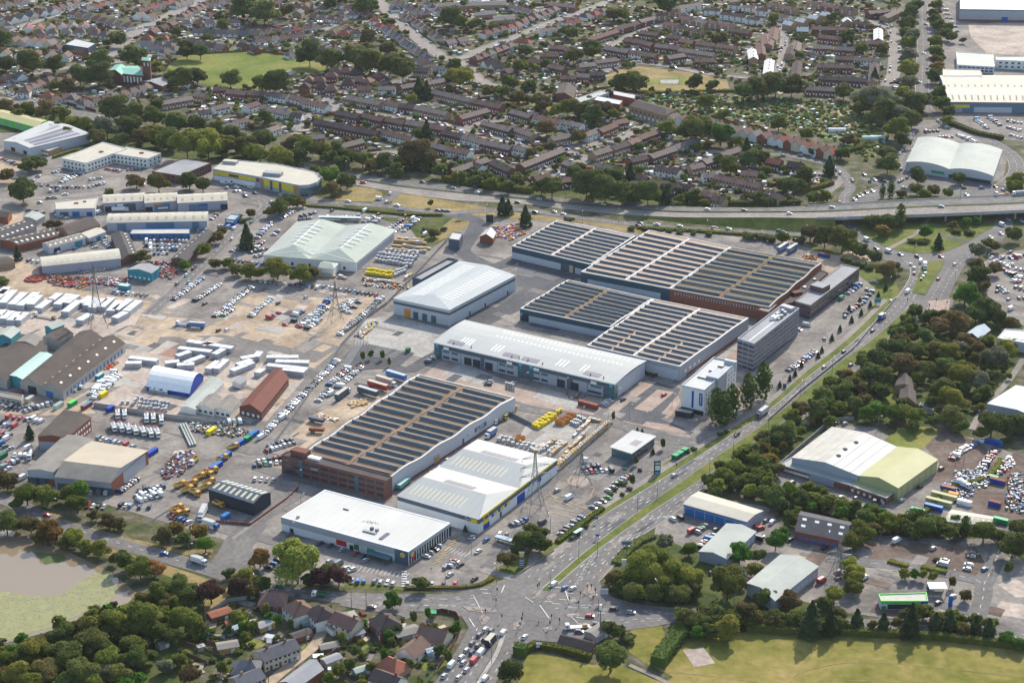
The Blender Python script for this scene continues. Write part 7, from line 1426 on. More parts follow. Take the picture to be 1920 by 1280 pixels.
def CL(lot,rows,vp=.05):
    """rows: x0,y0,x1,y1,n[,p|i][,colour]"""
    rr=[]
    for q in rows.split(';'):
        a=q.strip().split(',')
        if len(a)>4: rr.append((float(a[1])+float(a[3]),a))
    rr.sort(key=lambda t:t[0])
    for ri,(_,a) in enumerate(rr):
        x0,y0,x1,y1=map(float,a[:4]); n=int(a[4]); mode=a[5] if len(a)>5 and a[5] else 'p'; col=a[6] if len(a)>6 else None
        A=G(x0,y0); B_=G(x1,y1); d=B_-A; an=math.atan2(d.y,d.x)+(math.pi/2 if mode=='p' else 0)
        if n>1:
            sp=d.length/(n-1)
            mn=2.35 if mode=='p' else 5
            if sp<mn: n=max(2,int(d.length/mn)+1)
        fl=x0<=x1; jj=random.choice([0,0,.12,-.12])
        for i in range(n):
            p=A.lerp(B_,i/max(1,n-1)) if n>1 else (A+B_)/2
            k=None
            if random.random()<vp: k=random.choice(['van','small van'])
            addv(p.x+random.uniform(-.2,.2),p.y+random.uniform(-.2,.2),an+jj+(math.pi if random.random()<.25 else 0)+random.uniform(-.03,.03),k,col,lot,0,y0+(y1-y0)*i/max(1,n-1),(ri+1,len(rr)),(i+1 if fl else n-i))
CL('stored cars yard','325,563,377,525,13;366,565,411,535,11;402,594,470,541,19;418,593,436,580,5;470,594,480,586,4;482,582,508,562,7;563,614,625,556,20;576,617,600,600,6;642,578,665,562,7;655,587,672,568,3;638,628,716,560,22;505,598,523,588,3,p,red;535,610,551,603,2;553,592,566,586,3;482,528,595,540,14;600,538,705,555,14;213,549,275,556,8;580,606,612,578,8;645,584,655,577,3;560,612,575,600,4')
CL('works car park','494,816,631,678,36;617,722,655,690,10;635,726,676,690,10;597,752,616,733,5;500,846,550,832,8;485,866,525,858,8;478,874,528,868,7;478,900,512,902,5;505,838,545,826,7',.08)
CL('sage store car park','565,407,590,400,4;562,413,585,411,4;615,408,628,407,2;643,410,672,408,5;683,418,700,408,4;700,420,712,410,4;725,432,752,414,7;738,436,760,420,6;757,434,785,411,8;482,447,508,420,7;487,437,505,424,5;513,441,520,435,2;525,411,550,398,6;480,472,500,468,4;480,482,495,478,4;435,472,465,456,7;440,490,500,497,8;470,475,492,455,6',.1)
CL('far estate car park','60,341,72,332,2;98,352,158,352,9;68,350,90,348,3;96,360,107,358,3;115,343,152,327,8;120,336,148,322,6;168,352,195,345,5;170,338,190,335,4;53,396,80,401,3;100,325,112,322,3;5,300,30,310,5;20,330,45,345,4;200,318,225,322,6;240,320,262,318,5',.1)
CL('estate courtyard','275,453,350,453,12;275,461,338,461,10;283,469,332,468,8;290,477,315,476,5;168,453,178,465,4;195,455,206,465,4;95,472,110,475,3;135,466,142,468,2;372,433,386,432,2;396,412,405,404,3;412,425,440,430,6;160,440,200,446,5;55,490,72,492,3;100,400,125,410,4',.35)
CL('council depot car park','3,765,37,768,5;47,772,95,757,10;50,765,90,760,7;17,783,48,787,4,p,red;53,787,78,791,4,p,white;0,796,27,800,5;0,812,18,818,4;0,822,12,824,3;28,855,48,855,4,p,white;15,870,32,865,3;0,872,15,880,4;225,923,255,900,7;262,922,305,913,5;257,932,300,920,8,p,white;262,940,300,928,7,p,white;228,948,245,950,3;262,952,280,952,3;172,925,200,925,3;185,823,225,832,6;237,834,250,838,2;325,970,355,980,6;0,835,20,842,3;165,950,195,952,4;120,725,155,712,4;125,740,150,728,3',.3)
CL('grey block yard','170,740,215,700,14,p,white;175,748,222,706,10,p,white;410,795,450,792,5,p,white',.4)
CL('supermarket car park','660,1091,683,1091,3;703,1092,738,1096,4;765,1096,765,1096,1;810,1098,853,1098,3;799,1044,822,1025,4;842,1062,852,1053,3;651,1066,660,1070,2,p,white;503,1066,520,1052,3;530,1050,590,1060,6,p,white;783,1031,793,1026,2;937,1003,950,1005,2;617,1054,628,1057,2')
for x,y,c in ((542.5,1003,'grey'),(600,1020,'dark blue'),(619,1024,'dark blue'),(642,1032,'silver'),(667,1039,'red'),(682,1044,'dark blue'),(685,1052,'silver'),(836,1066,'grey'),(863,1061,'black'),(844,1079,'silver'),(897,1035,'white'),(912,1014,'blue'),(885,1009,'silver'),(890,1087,'black')):
    d=G(x+6,y-4)-G(x,y); p=G(x,y); addv(p.x,p.y,math.atan2(d.y,d.x),'hatchback' if x<840 else 'saloon',c,'supermarket car park',0,y,None,int(x))
CL('trade store car park','1112,953,1140,935,4;1051,1003,1090,972,7;1093,880,1122,875,6;1100,887,1145,883,6;1155,908,1180,893,6;960,985,985,975,4;1140,921,1150,915,2',.1)
CL('office car park','1590,551,1612,535,5;1587,588,1618,567,7;1622,560,1635,548,3;1499,620,1512,612,2;1478,695,1498,683,5;1499,681,1527,661,7;1584,595,1584,595,1;1545,637,1545,637,1;1627,545,1640,530,2')
CL('new units forecourt','1130,761,1142,752,4;803,679,814,672,2;915,722,917,717,2;860,640,872,632,2')
CL('olive hall car park','1785,861,1797,852,3;1798,849,1812,841,4;1815,840,1842,826,6;1840,879,1866,845,10;1640,944,1656,946,2')
CL('trading yard','1262,975,1276,972,3;1306,999,1321,987,4;1311,1029,1336,1005,7;1435,978,1447,981,3;1420,988,1426,992,2,p,red;1421,1012,1426,1006,2',.15)
CL('brown paved parking','1767,1061,1771,1052,2;1822,1045,1827,1040,2;1813,1068,1817,1061,2',.1)
CL('right edge car park','1877,494,1890,500,3;1882,507,1896,497,3;1888,512,1914,522,5;1898,527,1912,530,3;1873,540,1886,549,4;1905,540,1922,545,4;1910,560,1930,560,3;1895,485,1930,478,5;1905,505,1930,510,5',.15)
CL('arched superstore car park','1705,265,1712,245,8;1735,248,1758,247,4;1760,228,1776,240,6;1762,258,1785,258,5;1795,254,1830,268,9;1830,225,1852,242,8;1855,222,1875,236,5;1890,228,1915,232,5;1890,240,1912,246,6;1505,328,1560,330,8;1520,342,1550,340,5;1775,20,1795,60,6;1765,5,1775,35,5;1895,255,1915,260,4',.15)
def TR1(s_,place,d,z=0):
    for q in s_.split():
        a=q.split(','); x,y=float(a[0]),float(a[1]); col={'w':'white','s':'silver','g':'grey','k':'black','b':'blue','d':'dark blue','r':'red','t':'teal','y':'yellow','G':'green','p':'pale blue'}[a[2]]; kind={'v':'van','m':'small van','o':'off-roader','c':'hatchback','e':'saloon'}[a[3] if len(a)>3 else 'c']
        zz=zdeck(x) if z else 0
        p=G(x,y,zz); e=G(x+d[0],y+d[1],zz)-p; addv(p.x,p.y,math.atan2(e.y,e.x),kind,col,place,zz+.1,y,None,int(x))
TR1('910,1182,w 921,1184,g 899,1192,g 909,1200,k 885,1208,g 896,1212,g 875,1221,s 885,1225,d 902,1226,w,v 865,1234,w 889,1241,r,v 869,1244,s 847,1249,w,v 875,1258,s 833,1269,s 860,1272,s 944,1188,w,m 984,1196,w 910,1274,w,m','crossroads queue',(31,-35))
TR1('1039,1097,w,m 1059,1104,b 1074,1105,w 1264,893,s 1382,816,k,o 1582,661,d 1620,664,p 1595,686,g 1540,732,p 1671,566,w 1702,549,w,v 1636,622,d 1759,525,r 1790,497,w 1545,690,s','dual carriageway',(40,-30))
TR1('1151,1144,k 1106,1157,r 1086,1186,g 1112,1182,w 1120,1173,k 525,1100,t 697,1140,g 308,1040,b 88,968,r 1183,1150,s','crossroads arm',(40,3))
TR1('1707,497,s 1714,504,w 1714,514,r 1735,514,w 1731,520,w 1727,525,k 1726,492,w,v','roundabout queue',(2,-10))
TR1('1764,483,r 1720,483,k,o 1688,479,b 1666,474,w,v 1643,468,k 1625,452,w,v 1470,437,b 1857,447,w 1877,440,w 1879,424,w,v 1890,413,s 1881,405,g 1915,417,p 1620,329,d 1662,342,w 1655,341,k 1636,360,w 1624,363,k 1615,367,d 1609,370,g 1602,376,w 1812,367,w 1782,361,k 1866,352,k 1881,358,s 1869,365,k','roundabout',(20,8))
TR1('1765,389,t 1326,394,w 1395,396,k 1011,375,w 970,381,k 892,352,d 894,362,w 712,331,k 792,343,d 681,344,r,o 1560,390,s 1480,402,w 1130,386,g 850,354,s 620,325,w','bypass',(40,2),1)
TR1('1200,420,d 1341,434,r 1366,431,s 1056,403,w 711,375,w,v 186,221,b 46,384,y 75,381,s 442,360,s 448,360,w 460,369,k 420,345,w,v 430,345,w,v 1725,7,w 1736,47,r 1732,102,w 1740,130,p 1724,156,s','slip road',(30,4))
TR1('1045,921,s 1067,935,w,v 1168,751,d 1245,742,r 962,720,w 1017,982,k,v 1484,910,k,v 1539,920,s 1577,934,w 1605,936,g 1690,940,s 1725,914,k 1765,880,k 1584,796,s 1297,998,r,v 1342,995,g 1335,1075,d 1349,1064,k 1482,1014,k 1545,1029,k 1540,1091,r,v 1621,1085,w,m 1681,1016,w,v 1750,1030,s 1846,1069,b 1759,1132,k 1787,1120,w 1578,561,G,v 1607,537,b,v 1895,581,w,v 53,842,w,v 43,898,w,v 384,571,k 410,621,k 426,620,w 574,559,s 522,570,k 798,441,w,v 185,400,w,v 775,412,w,v 571,392,w 623,396,k 685,397,w,v 710,403,r 761,406,r 1870,548,d 1891,563,p 635,1059,g,v 530,786,w,v 622,740,w,v 490,822,w,v 690,795,g','yards',(25,-14))
CNT={}
for v in VEH: CNT[v['place']]=CNT.get(v['place'],0)+1
PL={}
for v in VEH:
    if v['row'] is None: PL.setdefault(v['place'],[]).append(v)
for k,L_ in PL.items():
    L_.sort(key=lambda v:v['idx'])
    for i,v in enumerate(L_): v['ord']=i+1
WH={'crossroads queue':'waiting in the crossroads queue','dual carriageway':'on the dual carriageway','crossroads arm':'on the side road at the crossroads','roundabout queue':'queueing for the roundabout','roundabout':'on the roundabout roads','bypass':'on the bypass','slip road':'on the roads beside the bypass','yards':'standing apart in the yards','supermarket car park':'standing apart in the supermarket car park'}
cars=sorted([v for v in VEH if v['kind'] not in('van','small van')],key=lambda v:-v['py']); vans=[v for v in VEH if v['kind'] in('van','small van')]
print('CARS',len(cars),'VANS',len(vans))
FARV=cars[300:]
for v in cars[:300]+vans:
    D=car_meshes(v['kind'],v['col']); near=v['py']>1030
    if v['row']: lb='%s %s, %s, %s row from top, %s from left'%(v['col'],v['kind'],v['place'],ordw(v['row'][0]),ordw(v['idx']))
    else: lb='%s %s %s, %s from the left'%(v['col'],v['kind'],WH[v['place']],ordw(v['ord']))
    isv=v['kind'] in('van','small van')
    r=thing('van' if isv else 'car',lb,'van' if isv else 'car',(v['x'],v['y'],v['z']+.16),('vans ' if isv else 'cars ')+('in the ' if v['row'] else '')+(v['place'] if v['row'] else WH[v['place']]),v['an'])
    for nm in ('body','windows'): o=bpy.data.objects.new(nm,D[nm]); C.objects.link(o); o.parent=r
    if v['py']>640:
        for wm,lc in D['wheels']: o=bpy.data.objects.new('wheel',wm); C.objects.link(o); o.parent=r; o.location=lc
# the town's other parked cars
hw=[(h[0],h[1],h[2]) for h in HS if h[8]<400]
for X,Y,a in hw:
    for _ in range(2):
        if random.random()<.62:
            s_=random.choice([-1,1]); d=random.uniform(7.5,11); u=random.uniform(-12,12); x=X-math.sin(a)*d*s_+math.cos(a)*u; y=Y+math.cos(a)*d*s_+math.sin(a)*u
            FARV.append(dict(x=x,y=y,an=a+random.choice([0,1.57,1.5]),kind=rk(),col=rc(),z=.15))
rl=list(ROADPTS)
for i in range(0,len(rl)-1):
    (x,y,w_),(x2,y2,_) =rl[i],rl[i+1]
    if y>1150 and math.hypot(x2-x,y2-y)<9 and w_<5 and random.random()<.2:
        a=math.atan2(y2-y,x2-x); s_=random.choice([-1,1]); FARV.append(dict(x=x-math.sin(a)*s_*(w_-.9),y=y+math.cos(a)*s_*(w_-.9),an=a,kind=rk(),col=rc(),z=.3))
def far_cars():
    b=MB()
    for v in FARV:
        D=car_meshes('hatchback' if v['kind']=='small van' else v['kind'],v['col']); ca,sa=math.cos(v['an']),math.sin(v['an'])
        for q in D['raw']:
            if not isinstance(q,MB): continue
            i0=len(b.v); mm=[b.mi(m) for m in q.ml]
            b.v+=[(v['x']+x*ca-y*sa,v['y']+x*sa+y*ca,v['z']+.1+z) for x,y,z in q.v]; b.f+=[[i+i0 for i in f] for f in q.f]; b.m+=[mm[m] for m in q.m]
    tag(b.build('distant_parked_cars'),'the smaller, farther parked cars of the town and its yards',None,None,'stuff')
far_cars(); print('FARCARS',len(FARV))
# ---- lorries and plant
def PM(c): k='paint_'+c.replace(' ','_'); return k if k in MATS else c
def frame_of(x,y,d):
    p=G(x,y); e=G(x+d[0],y+d[1])-p; return p,math.atan2(e.y,e.x)
def lorry(label,x,y,d,L=8,cab='white',box='white',h=3.4,kind='box',top=None,group=None,name='lorry',cat='lorry'):
    p,a=frame_of(x,y,d); r=thing(name,label,cat,(p.x,p.y,.3),group,a); cp_=PM(cab)
    if kind!='trailer':
        b=MB(); X=L/2; loft(b,[(.5,X-2.1,X,1.2),(1.4,X-2.1,X,1.2),(2.6,X-2.1,X-.25,1.15),(2.8,X-2,X-.5,1.0)],cp_); b.build('cab',r,(0,0,0))
        b=MB(); b.box((X-.13,0,1.5),(.2,2.0,.8),'car_glass'); b.box((X-1,0,1.5),(.9,2.42,.7),'car_glass'); b.build('windows',r,(0,0,0)); x1=X-2.4
    else: x1=L/2
    x0=-L/2; b=MB(); bx=PM(box)
    if kind in('box','trailer'): b.box(((x0+x1)/2,0,.95),(x1-x0,2.5,h-.95),bx,0,top or 'roof_white'); b.build('box_body',r,(0,0,0))
    elif kind=='tipper':
        for s_ in (-1,1): b.box(((x0+x1)/2,s_*1.15,1.0),(x1-x0,.12,1.3),bx)
        b.box(((x0+x1)/2,0,.95),(x1-x0,2.2,.2),bx); b.box((x0+.06,0,1),(.12,2.3,1.2),bx); b.box((x1-.06,0,1),(.12,2.3,1.7),bx); b.box(((x0+x1)/2,0,1.1),((x1-x0)*.8,1.9,.5),'mud'); b.build('tipper_body',r,(0,0,0))
    elif kind=='flat': b.box(((x0+x1)/2,0,.95),(x1-x0,2.4,.2),bx); b.box((x0+2,0,1.15),(2,1.8,.9),'timber'); b.build('flatbed',r,(0,0,0))
    elif kind=='tank': b.box(((x0+x1)/2,0,.9),(x1-x0,1,.3),'steel'); i=len(b.v); b.wheel((0,0,0),.01,.01,'steel'); c=MB(); c.cyl((0,0,0),1.1,x1-x0,bx,14); b.v+=[(x0+z,y,2.1+x) for x,y,z in c.v]; k=b.mi(bx); n0=i+20; b.f+=[[q+n0 for q in f] for f in c.f]; b.m+=[k]*len(c.f); b.build('tank',r,(0,0,0))
    elif kind=='refuse': loft(b,[(.9,x0,x1,1.22),(2.9,x0+.5,x1,1.22),(3.3,x0+1.2,x1-.3,1.0)],bx); b.box((x0+1.2,0,3.2),(1.6,1.8,.5),'dark_red'); b.box(((x0+x1)/2+.5,0,3.3),(3,1,.25),'steel'); b.build('refuse_body',r,(0,0,0))
    b=MB(); b.box((0,0,.55),(L*.94,.9,.35),'plastic_dark'); b.build('chassis',r,(0,0,0))
    if 'lw' not in VD: q=MB(); q.wheel((0,0,0),.5,.35,'tyre'); q.wheel((0,0,0),.25,.38,'steel'); VD['lw']=q.mesh('wheel')
    for wx in ([L/2-1.3] if kind!='trailer' else [])+[-L/2+1.3,-L/2+2.5]:
        for s_ in (-1,1): o=bpy.data.objects.new('wheel',VD['lw']); C.objects.link(o); o.parent=r; o.location=(wx,s_*1.05,.4)
    return r
lorry('white box lorry on the road past the pond',374,1057,(30,10),8.5); lorry('green tarpaulin covered lorry beside the supermarket trees',599,1119,(-30,-2),7,'white','dark_green',3,'tipper'); lorry('silver box lorry on the dual carriageway by the poplars',1429,779,(-30,22),11,'grey','silver',3.8)
lorry('white box lorry with blue side heading down the dual carriageway',1654,598,(20,-14),7.5,'white','blue',3.6); lorry('white box lorry in the queue at the roundabout island',1734,503,(1,10),8,'white','roof_cream',3.6); lorry('flatbed lorry with red load on the flyover',1877,384,(-30,2),11,'white','timber',3,'flat').location.z=7.2; lorry('grey tanker on the flyover at the right edge',1912,383,(-30,2),13,'white','roof_blue',3.4,'tank').location.z=7.2
lorry('bright blue curtain sided lorry beside the brown works wall',920,818,(-22,14),9,'white','blue',3.7); lorry('blue and white racing style lorry by the brick yard wall',396,989,(25,8),9,'blue','white',3.6,'box'); lorry('white artic lorry beside the brick yard entrance',380,968,(-10,20),12,'white','white',3.9)
lorry('long white car transporter lorry waiting at the crossroads',1082,1179,(-40,3),11,'white','white',2.4,'flat'); lorry('black sided lorry with cream roof in the crossroads queue',921,1206,(31,-35),9,'grey','clad_black',3.8,'box','roof_cream')
for i,(x,y,c,tp,lb) in enumerate(((743,711,'blue','roof_blue','blue curtain sided trailer with pale roof beside the works'),(724,721,'roof_cream','roof_cream','cream artic trailer next to the blue trailer'),(709,730,'red','roof_cream','red ended trailer with cream roof, second from the artic lorry'),(690,741,'clad_dark','roof_white','white and black panelled trailer nearest the timber pallets'))): lorry(lb,x,y,(40,12),13.5,'white',c,4,'trailer' if i!=1 else 'box',tp,None,'trailer','trailer')
lorry('cream roofed artic lorry angled in the works yard',643,744,(30,-21),14,'white','clad_dark',4,'box','roof_cream'); lorry('dark blue open trailer in the sandy works yard',594,792,(35,8),9,'white','dark blue',2.6,'trailer','clad_dark',None,'trailer','trailer'); lorry('red open ended trailer against the works wall',594,811,(35,2),8,'red','brick_red',2.6,'trailer','rust',None,'trailer','trailer')
for x,y,lb in ((1467,470,'blue trailer with white roof behind the factory, left of two'),(1485,472,'blue trailer with white roof behind the factory, right of two')): lorry(lb,x,y,(-20,13),13.5,'white','blue',4,'trailer','roof_cream',None,'trailer','trailer')
for i,(x,y) in enumerate(((221,781),(234,781),(275,788),(288,788),(303,791))): lorry('white refuse lorry with red tailgate, back row, %s from the left'%ordw(i+1),x,y,(1,14),9,'white','white',3.3,'refuse',None,'refuse lorries in the depot yard','refuse_lorry','refuse lorry')
for i,(x,y) in enumerate(((213,805),(227,806),(240,808),(253,811),(268,813),(282,816),(295,816))): lorry('white refuse lorry with red tailgate, front row, %s from the left'%ordw(i+1),x,y,(7,14),9,'white','white',3.3,'refuse',None,'refuse lorries in the depot yard','refuse_lorry','refuse lorry')
yt=[(437,842),(417,863),(398,887),(390,891),(374,898),(360,911),(338,913),(352,922),(366,928),(410,949),(332,957),(345,962),(392,908),(386,918),(942,784),(958,772),(330,965)]
for i,(x,y) in enumerate(sorted(yt)): lorry('yellow orange tipper lorry in the plant yards, %s from the left'%ordw(i+1),x,y,(22,-8 if i%3 else 9),7,'yellow' if i%2 else 'orange','orange' if i%2 else 'yellow',3,'tipper',None,'yellow and orange tippers','tipper_lorry','tipper lorry')
lorry('white cabbed yellow tipper beside the scrap skips',364,868,(-14,14),8,'white','yellow',3,'tipper',None,None,'tipper_lorry','tipper lorry'); lorry('white flatbed lorry outside the brown works wall',933,793,(-20,11),7,'white','steel',3,'flat')
for x,y,lb in ((345,611,'blue car transporter lorry in the sandy yard'),(370,615,'blue car transporter trailer behind the transporter lorry')): 
    r=lorry(lb,x,y,(-30,-2),10,'white','blue',3.6,'flat' if x<350 else 'trailer',None,None,'car_transporter','car transporter')
lorry('flatbed lorry with pale load among the stacked blocks',85,596,(-40,-6),16,'white','concrete_wall',3,'flat'); lorry('white dust cart in the skip yard at the right',1803,912,(26,10),10,'white','white',3.4,'refuse',None,None,'refuse_lorry','refuse lorry'); lorry('white cement lorry beside the tan depot wing',57,858,(-8,18),8,'white','silver',3.2,'tank'); lorry('orange striped white coach behind the long cream unit block',226,397,(30,0),12,'white','white',3.2,'box','white',None,'coach','coach'); lorry('teal single decker bus beside the brown works',757,912,(14,-11),11,'teal','teal',3.1,'box','roof_mint',None,'bus','bus')
# ================================================================ YARDS, MASTS, SIGNS, PEOPLE
def long_stack(label,x0,y0,x1,y1,w,h,m,top,name,cat,group):
    A=G(x0,y0,0); B_=G(x1,y1,0); d=B_-A; L=d.length; an=math.atan2(d.y,d.x); c=(A+B_)/2; b=MB(); tb='timber' in name; n=max(1,int(L/(2.4 if tb else 4.2)))
    for i in range(n):
        u=(-L/2+L*(i+.5)/n); hh=h*(random.uniform(.45,.9) if tb else random.choice([1,1,1,.97])); b.box((u,0,0),(L/n-.12,w*(random.uniform(.6,.9) if tb else 1),hh),random.choice(['timber','timber','timber_pale','concrete_wall','wrap_side']) if tb else m,0,random.choice(['timber_pale','timber','timber_pale','wrap_top']) if tb else top)
    r=b.build(name,None,(0,0,0)); r.location=(c.x,c.y,.1); r.rotation_euler=(0,0,an); tag(r,label,cat,group); return r
mat('wrap_side',(.42,.42,.43),(.34,.34,.36),1.5,.5); mat('wrap_top',(.6,.6,.6),(.5,.5,.5),.8,.5)
st=[(5,577,27,553),(22,580,47,557),(37,582,70,557),(72,587,96,570),(95,572,113,559),(107,580,132,560),(124,577,145,562),(122,594,150,572),(150,577,172,565),(162,582,182,567),(172,586,197,569),(190,585,210,567),(207,592,225,572),(217,590,245,570),(237,592,262,572),(215,605,237,594),(149,610,170,597),(5,607,22,592),(20,610,37,594),(32,610,50,595),(0,600,10,590),(0,560,15,547),(-8,570,14,552),(57,580,75,562)]
st.sort()
for i,s_ in enumerate(st): long_stack('long white wrapped cabin stack in the upper yard, %s from the left'%ordw(i+1),*s_,5.2,3.4,'wrap_side','wrap_top','cabin_stack','stacked cabins','long white stacks in the upper yard')
st=[(243,678,296,684),(236,688,266,688),(332,675,357,667),(335,660,397,667),(352,647,437,660),(310,688,337,685),(332,692,365,690),(347,688,382,675),(390,700,410,685),(405,700,425,682),(402,672,420,662),(452,680,480,675),(435,703,475,687),(445,692,472,682),(500,677,560,677),(517,685,580,687),(501,692,577,700),(530,700,572,705),(482,707,493,700),(480,677,488,667),(380,655,400,650)]
st.sort()
for i,s_ in enumerate(st): long_stack('white wrapped block stack in the middle yard, %s from the left'%ordw(i+1),*s_,4.2,3.0,'wrap_side','wrap_top','block_stack','block stack','white stacks in the middle yard')
long_stack('blue container beside the scrap cars',224,541,243,544,4,3.2,'teal_wall','roof_mint','container','container','containers')
def proto_copy(cache,key,fn,x,y,an,name,label,cat,group,z=.1,sc=(1,1,1)):
    if key not in cache: b=MB(); fn(b); cache[key]=b.mesh(name)
    p=G(x,y); o=bpy.data.objects.new(name,cache[key]); C.objects.link(o); o.location=(p.x,p.y,z); o.rotation_euler=(0,0,an); o.scale=sc; tag(o,label,cat,group); return o
PC={}
def field(key,fn,name,lb,cat,group,pts,jit=.3):
    pts=sorted(pts); 
    for i,(x,y,a) in enumerate(pts): proto_copy(PC,key,fn,x,y,a+random.uniform(-.1,.1),name,lb%ordw(i+1),cat,group,sc=(random.uniform(.85,1.15),random.uniform(.85,1.15),random.uniform(.8,1.2)))
def grid(x0,y0,x1,y1,nx,dx,dy,ny,an=.3):
    return [(x0+(x1-x0)*i/max(1,nx-1)+dx*j,y0+(y1-y0)*i/max(1,nx-1)+dy*j,an) for i in range(nx) for j in range(ny)]
def pk(m,t,w_=1.6,d_=1.4,h_=1.9): return lambda b:(b.box((0,0,.12),(w_,d_,h_),m,0,t),b.box((0,0,0),(w_,d_,.12),'timber'),b.box((.2,.1,h_+.12),(w_*.6,d_*.6,.15),t))
field('blk',pk('wrap_side','wrap_top'),'block_pack','small grey white block pack in the sandy yard, %s from the left','block pack','block packs in the sandy yard',[(230,757,0),(240,757,0)]+grid(250,760,258,748,4,0,0,1)+grid(262,765,266,752,3,7,1,8)+grid(283,735,312,740,9,0,0,1))
field('ylw',pk('yellow','yellow',1.8,1.8,2),'yellow_bundle','bright yellow wrapped bundle near the timber racks, %s from the left','wrapped bundle','yellow bundles near the timber racks',grid(1000,800,1030,780,6,5,2,3)+[(1046,775,0),(1051,772,0)])
field('ylw2',pk('yellow','yellow',2,1.8,1.8),'yellow_bundle','bright yellow bundle in the sage roofed store yard, %s from the left','wrapped bundle','yellow bundles in the store yard',grid(691,508,736,514,11,-3,6,2))
field('org',pk('orange','rust',2.4,1.8,2.4),'brick_pack','orange brick pack near the timber racks, %s from the left','brick pack','orange brick packs',grid(1045,795,1066,783,4,5,1,3)+[(973,823,0),(980,826,0),(970,830,0)])
field('wht',pk('wrap_side','wrap_top',1.8,1.6,1.7),'pallet_pack','white and grey pallet pack behind the trade store, %s from the left','pallet pack','pallet packs behind the trade store',grid(1072,795,1085,785,3,5,2,3)+grid(940,822,1000,838,8,-4,5,2)+grid(1000,846,1018,838,4,4,2,3)+grid(1030,850,1050,832,5,4,2,2))
field('wh2',pk('wrap_side','wrap_top',1.9,1.7,2),'pallet_pack','pale pallet pack in the sage roofed store yard, %s from the left','pallet pack','pallet packs in the store yard',grid(706,490,770,500,11,3,-6,3)+grid(722,478,780,486,8,3,-6,2)+grid(745,512,762,505,4,-3,6,2))
TP=sorted([(1075,820,1098,800),(1002,852,1042,828),(1030,858,1062,832),(1060,852,1095,818),(1045,868,1068,852),(1070,852,1092,836),(1095,834,1115,818),(1115,818,1140,800),(1098,800,1108,787),(1108,788,1127,791),(735,462,808,468),(738,455,800,458),(732,470,800,474),(745,450,795,453),(700,528,740,532),(680,523,700,528),(598,518,630,521),(635,520,650,524),(760,525,772,515)])
for i,t in enumerate(TP): long_stack('yellow brown timber stack beside the yard racks, %s from the left'%ordw(i+1),*t,2.2,2.6,'timber','timber_pale','timber_stack','timber stack','timber stacks')
# tall rack along the trade yard edge
A=G(1047,882); B_=G(1141,800); d=B_-A; r=thing('timber_rack','long tall steel rack of planks along the trade yard edge','rack',tuple(A),None)
n=22
for i in range(n):
    p=A.lerp(B_,(i+.5)/n); t=d.normalized(); b=MB(); b.bar((p.x,p.y,0),(p.x,p.y,4.6),.3,'steel'); q=p+Vector((-t.y,t.x,0))*-1.6; b.bar((p.x,p.y,4.4),(q.x,q.y,4.2),.2,'steel'); b.build('upright',r)
    for z in (.6,1.9,3.2): b=MB(); b.box((p.x,p.y,z),(d.length/n*.92,1.7,.8),random.choice(['timber','timber_pale','roof_creamgrey','wrap_side','timber']),math.atan2(d.y,d.x)); b.build('planks',r)
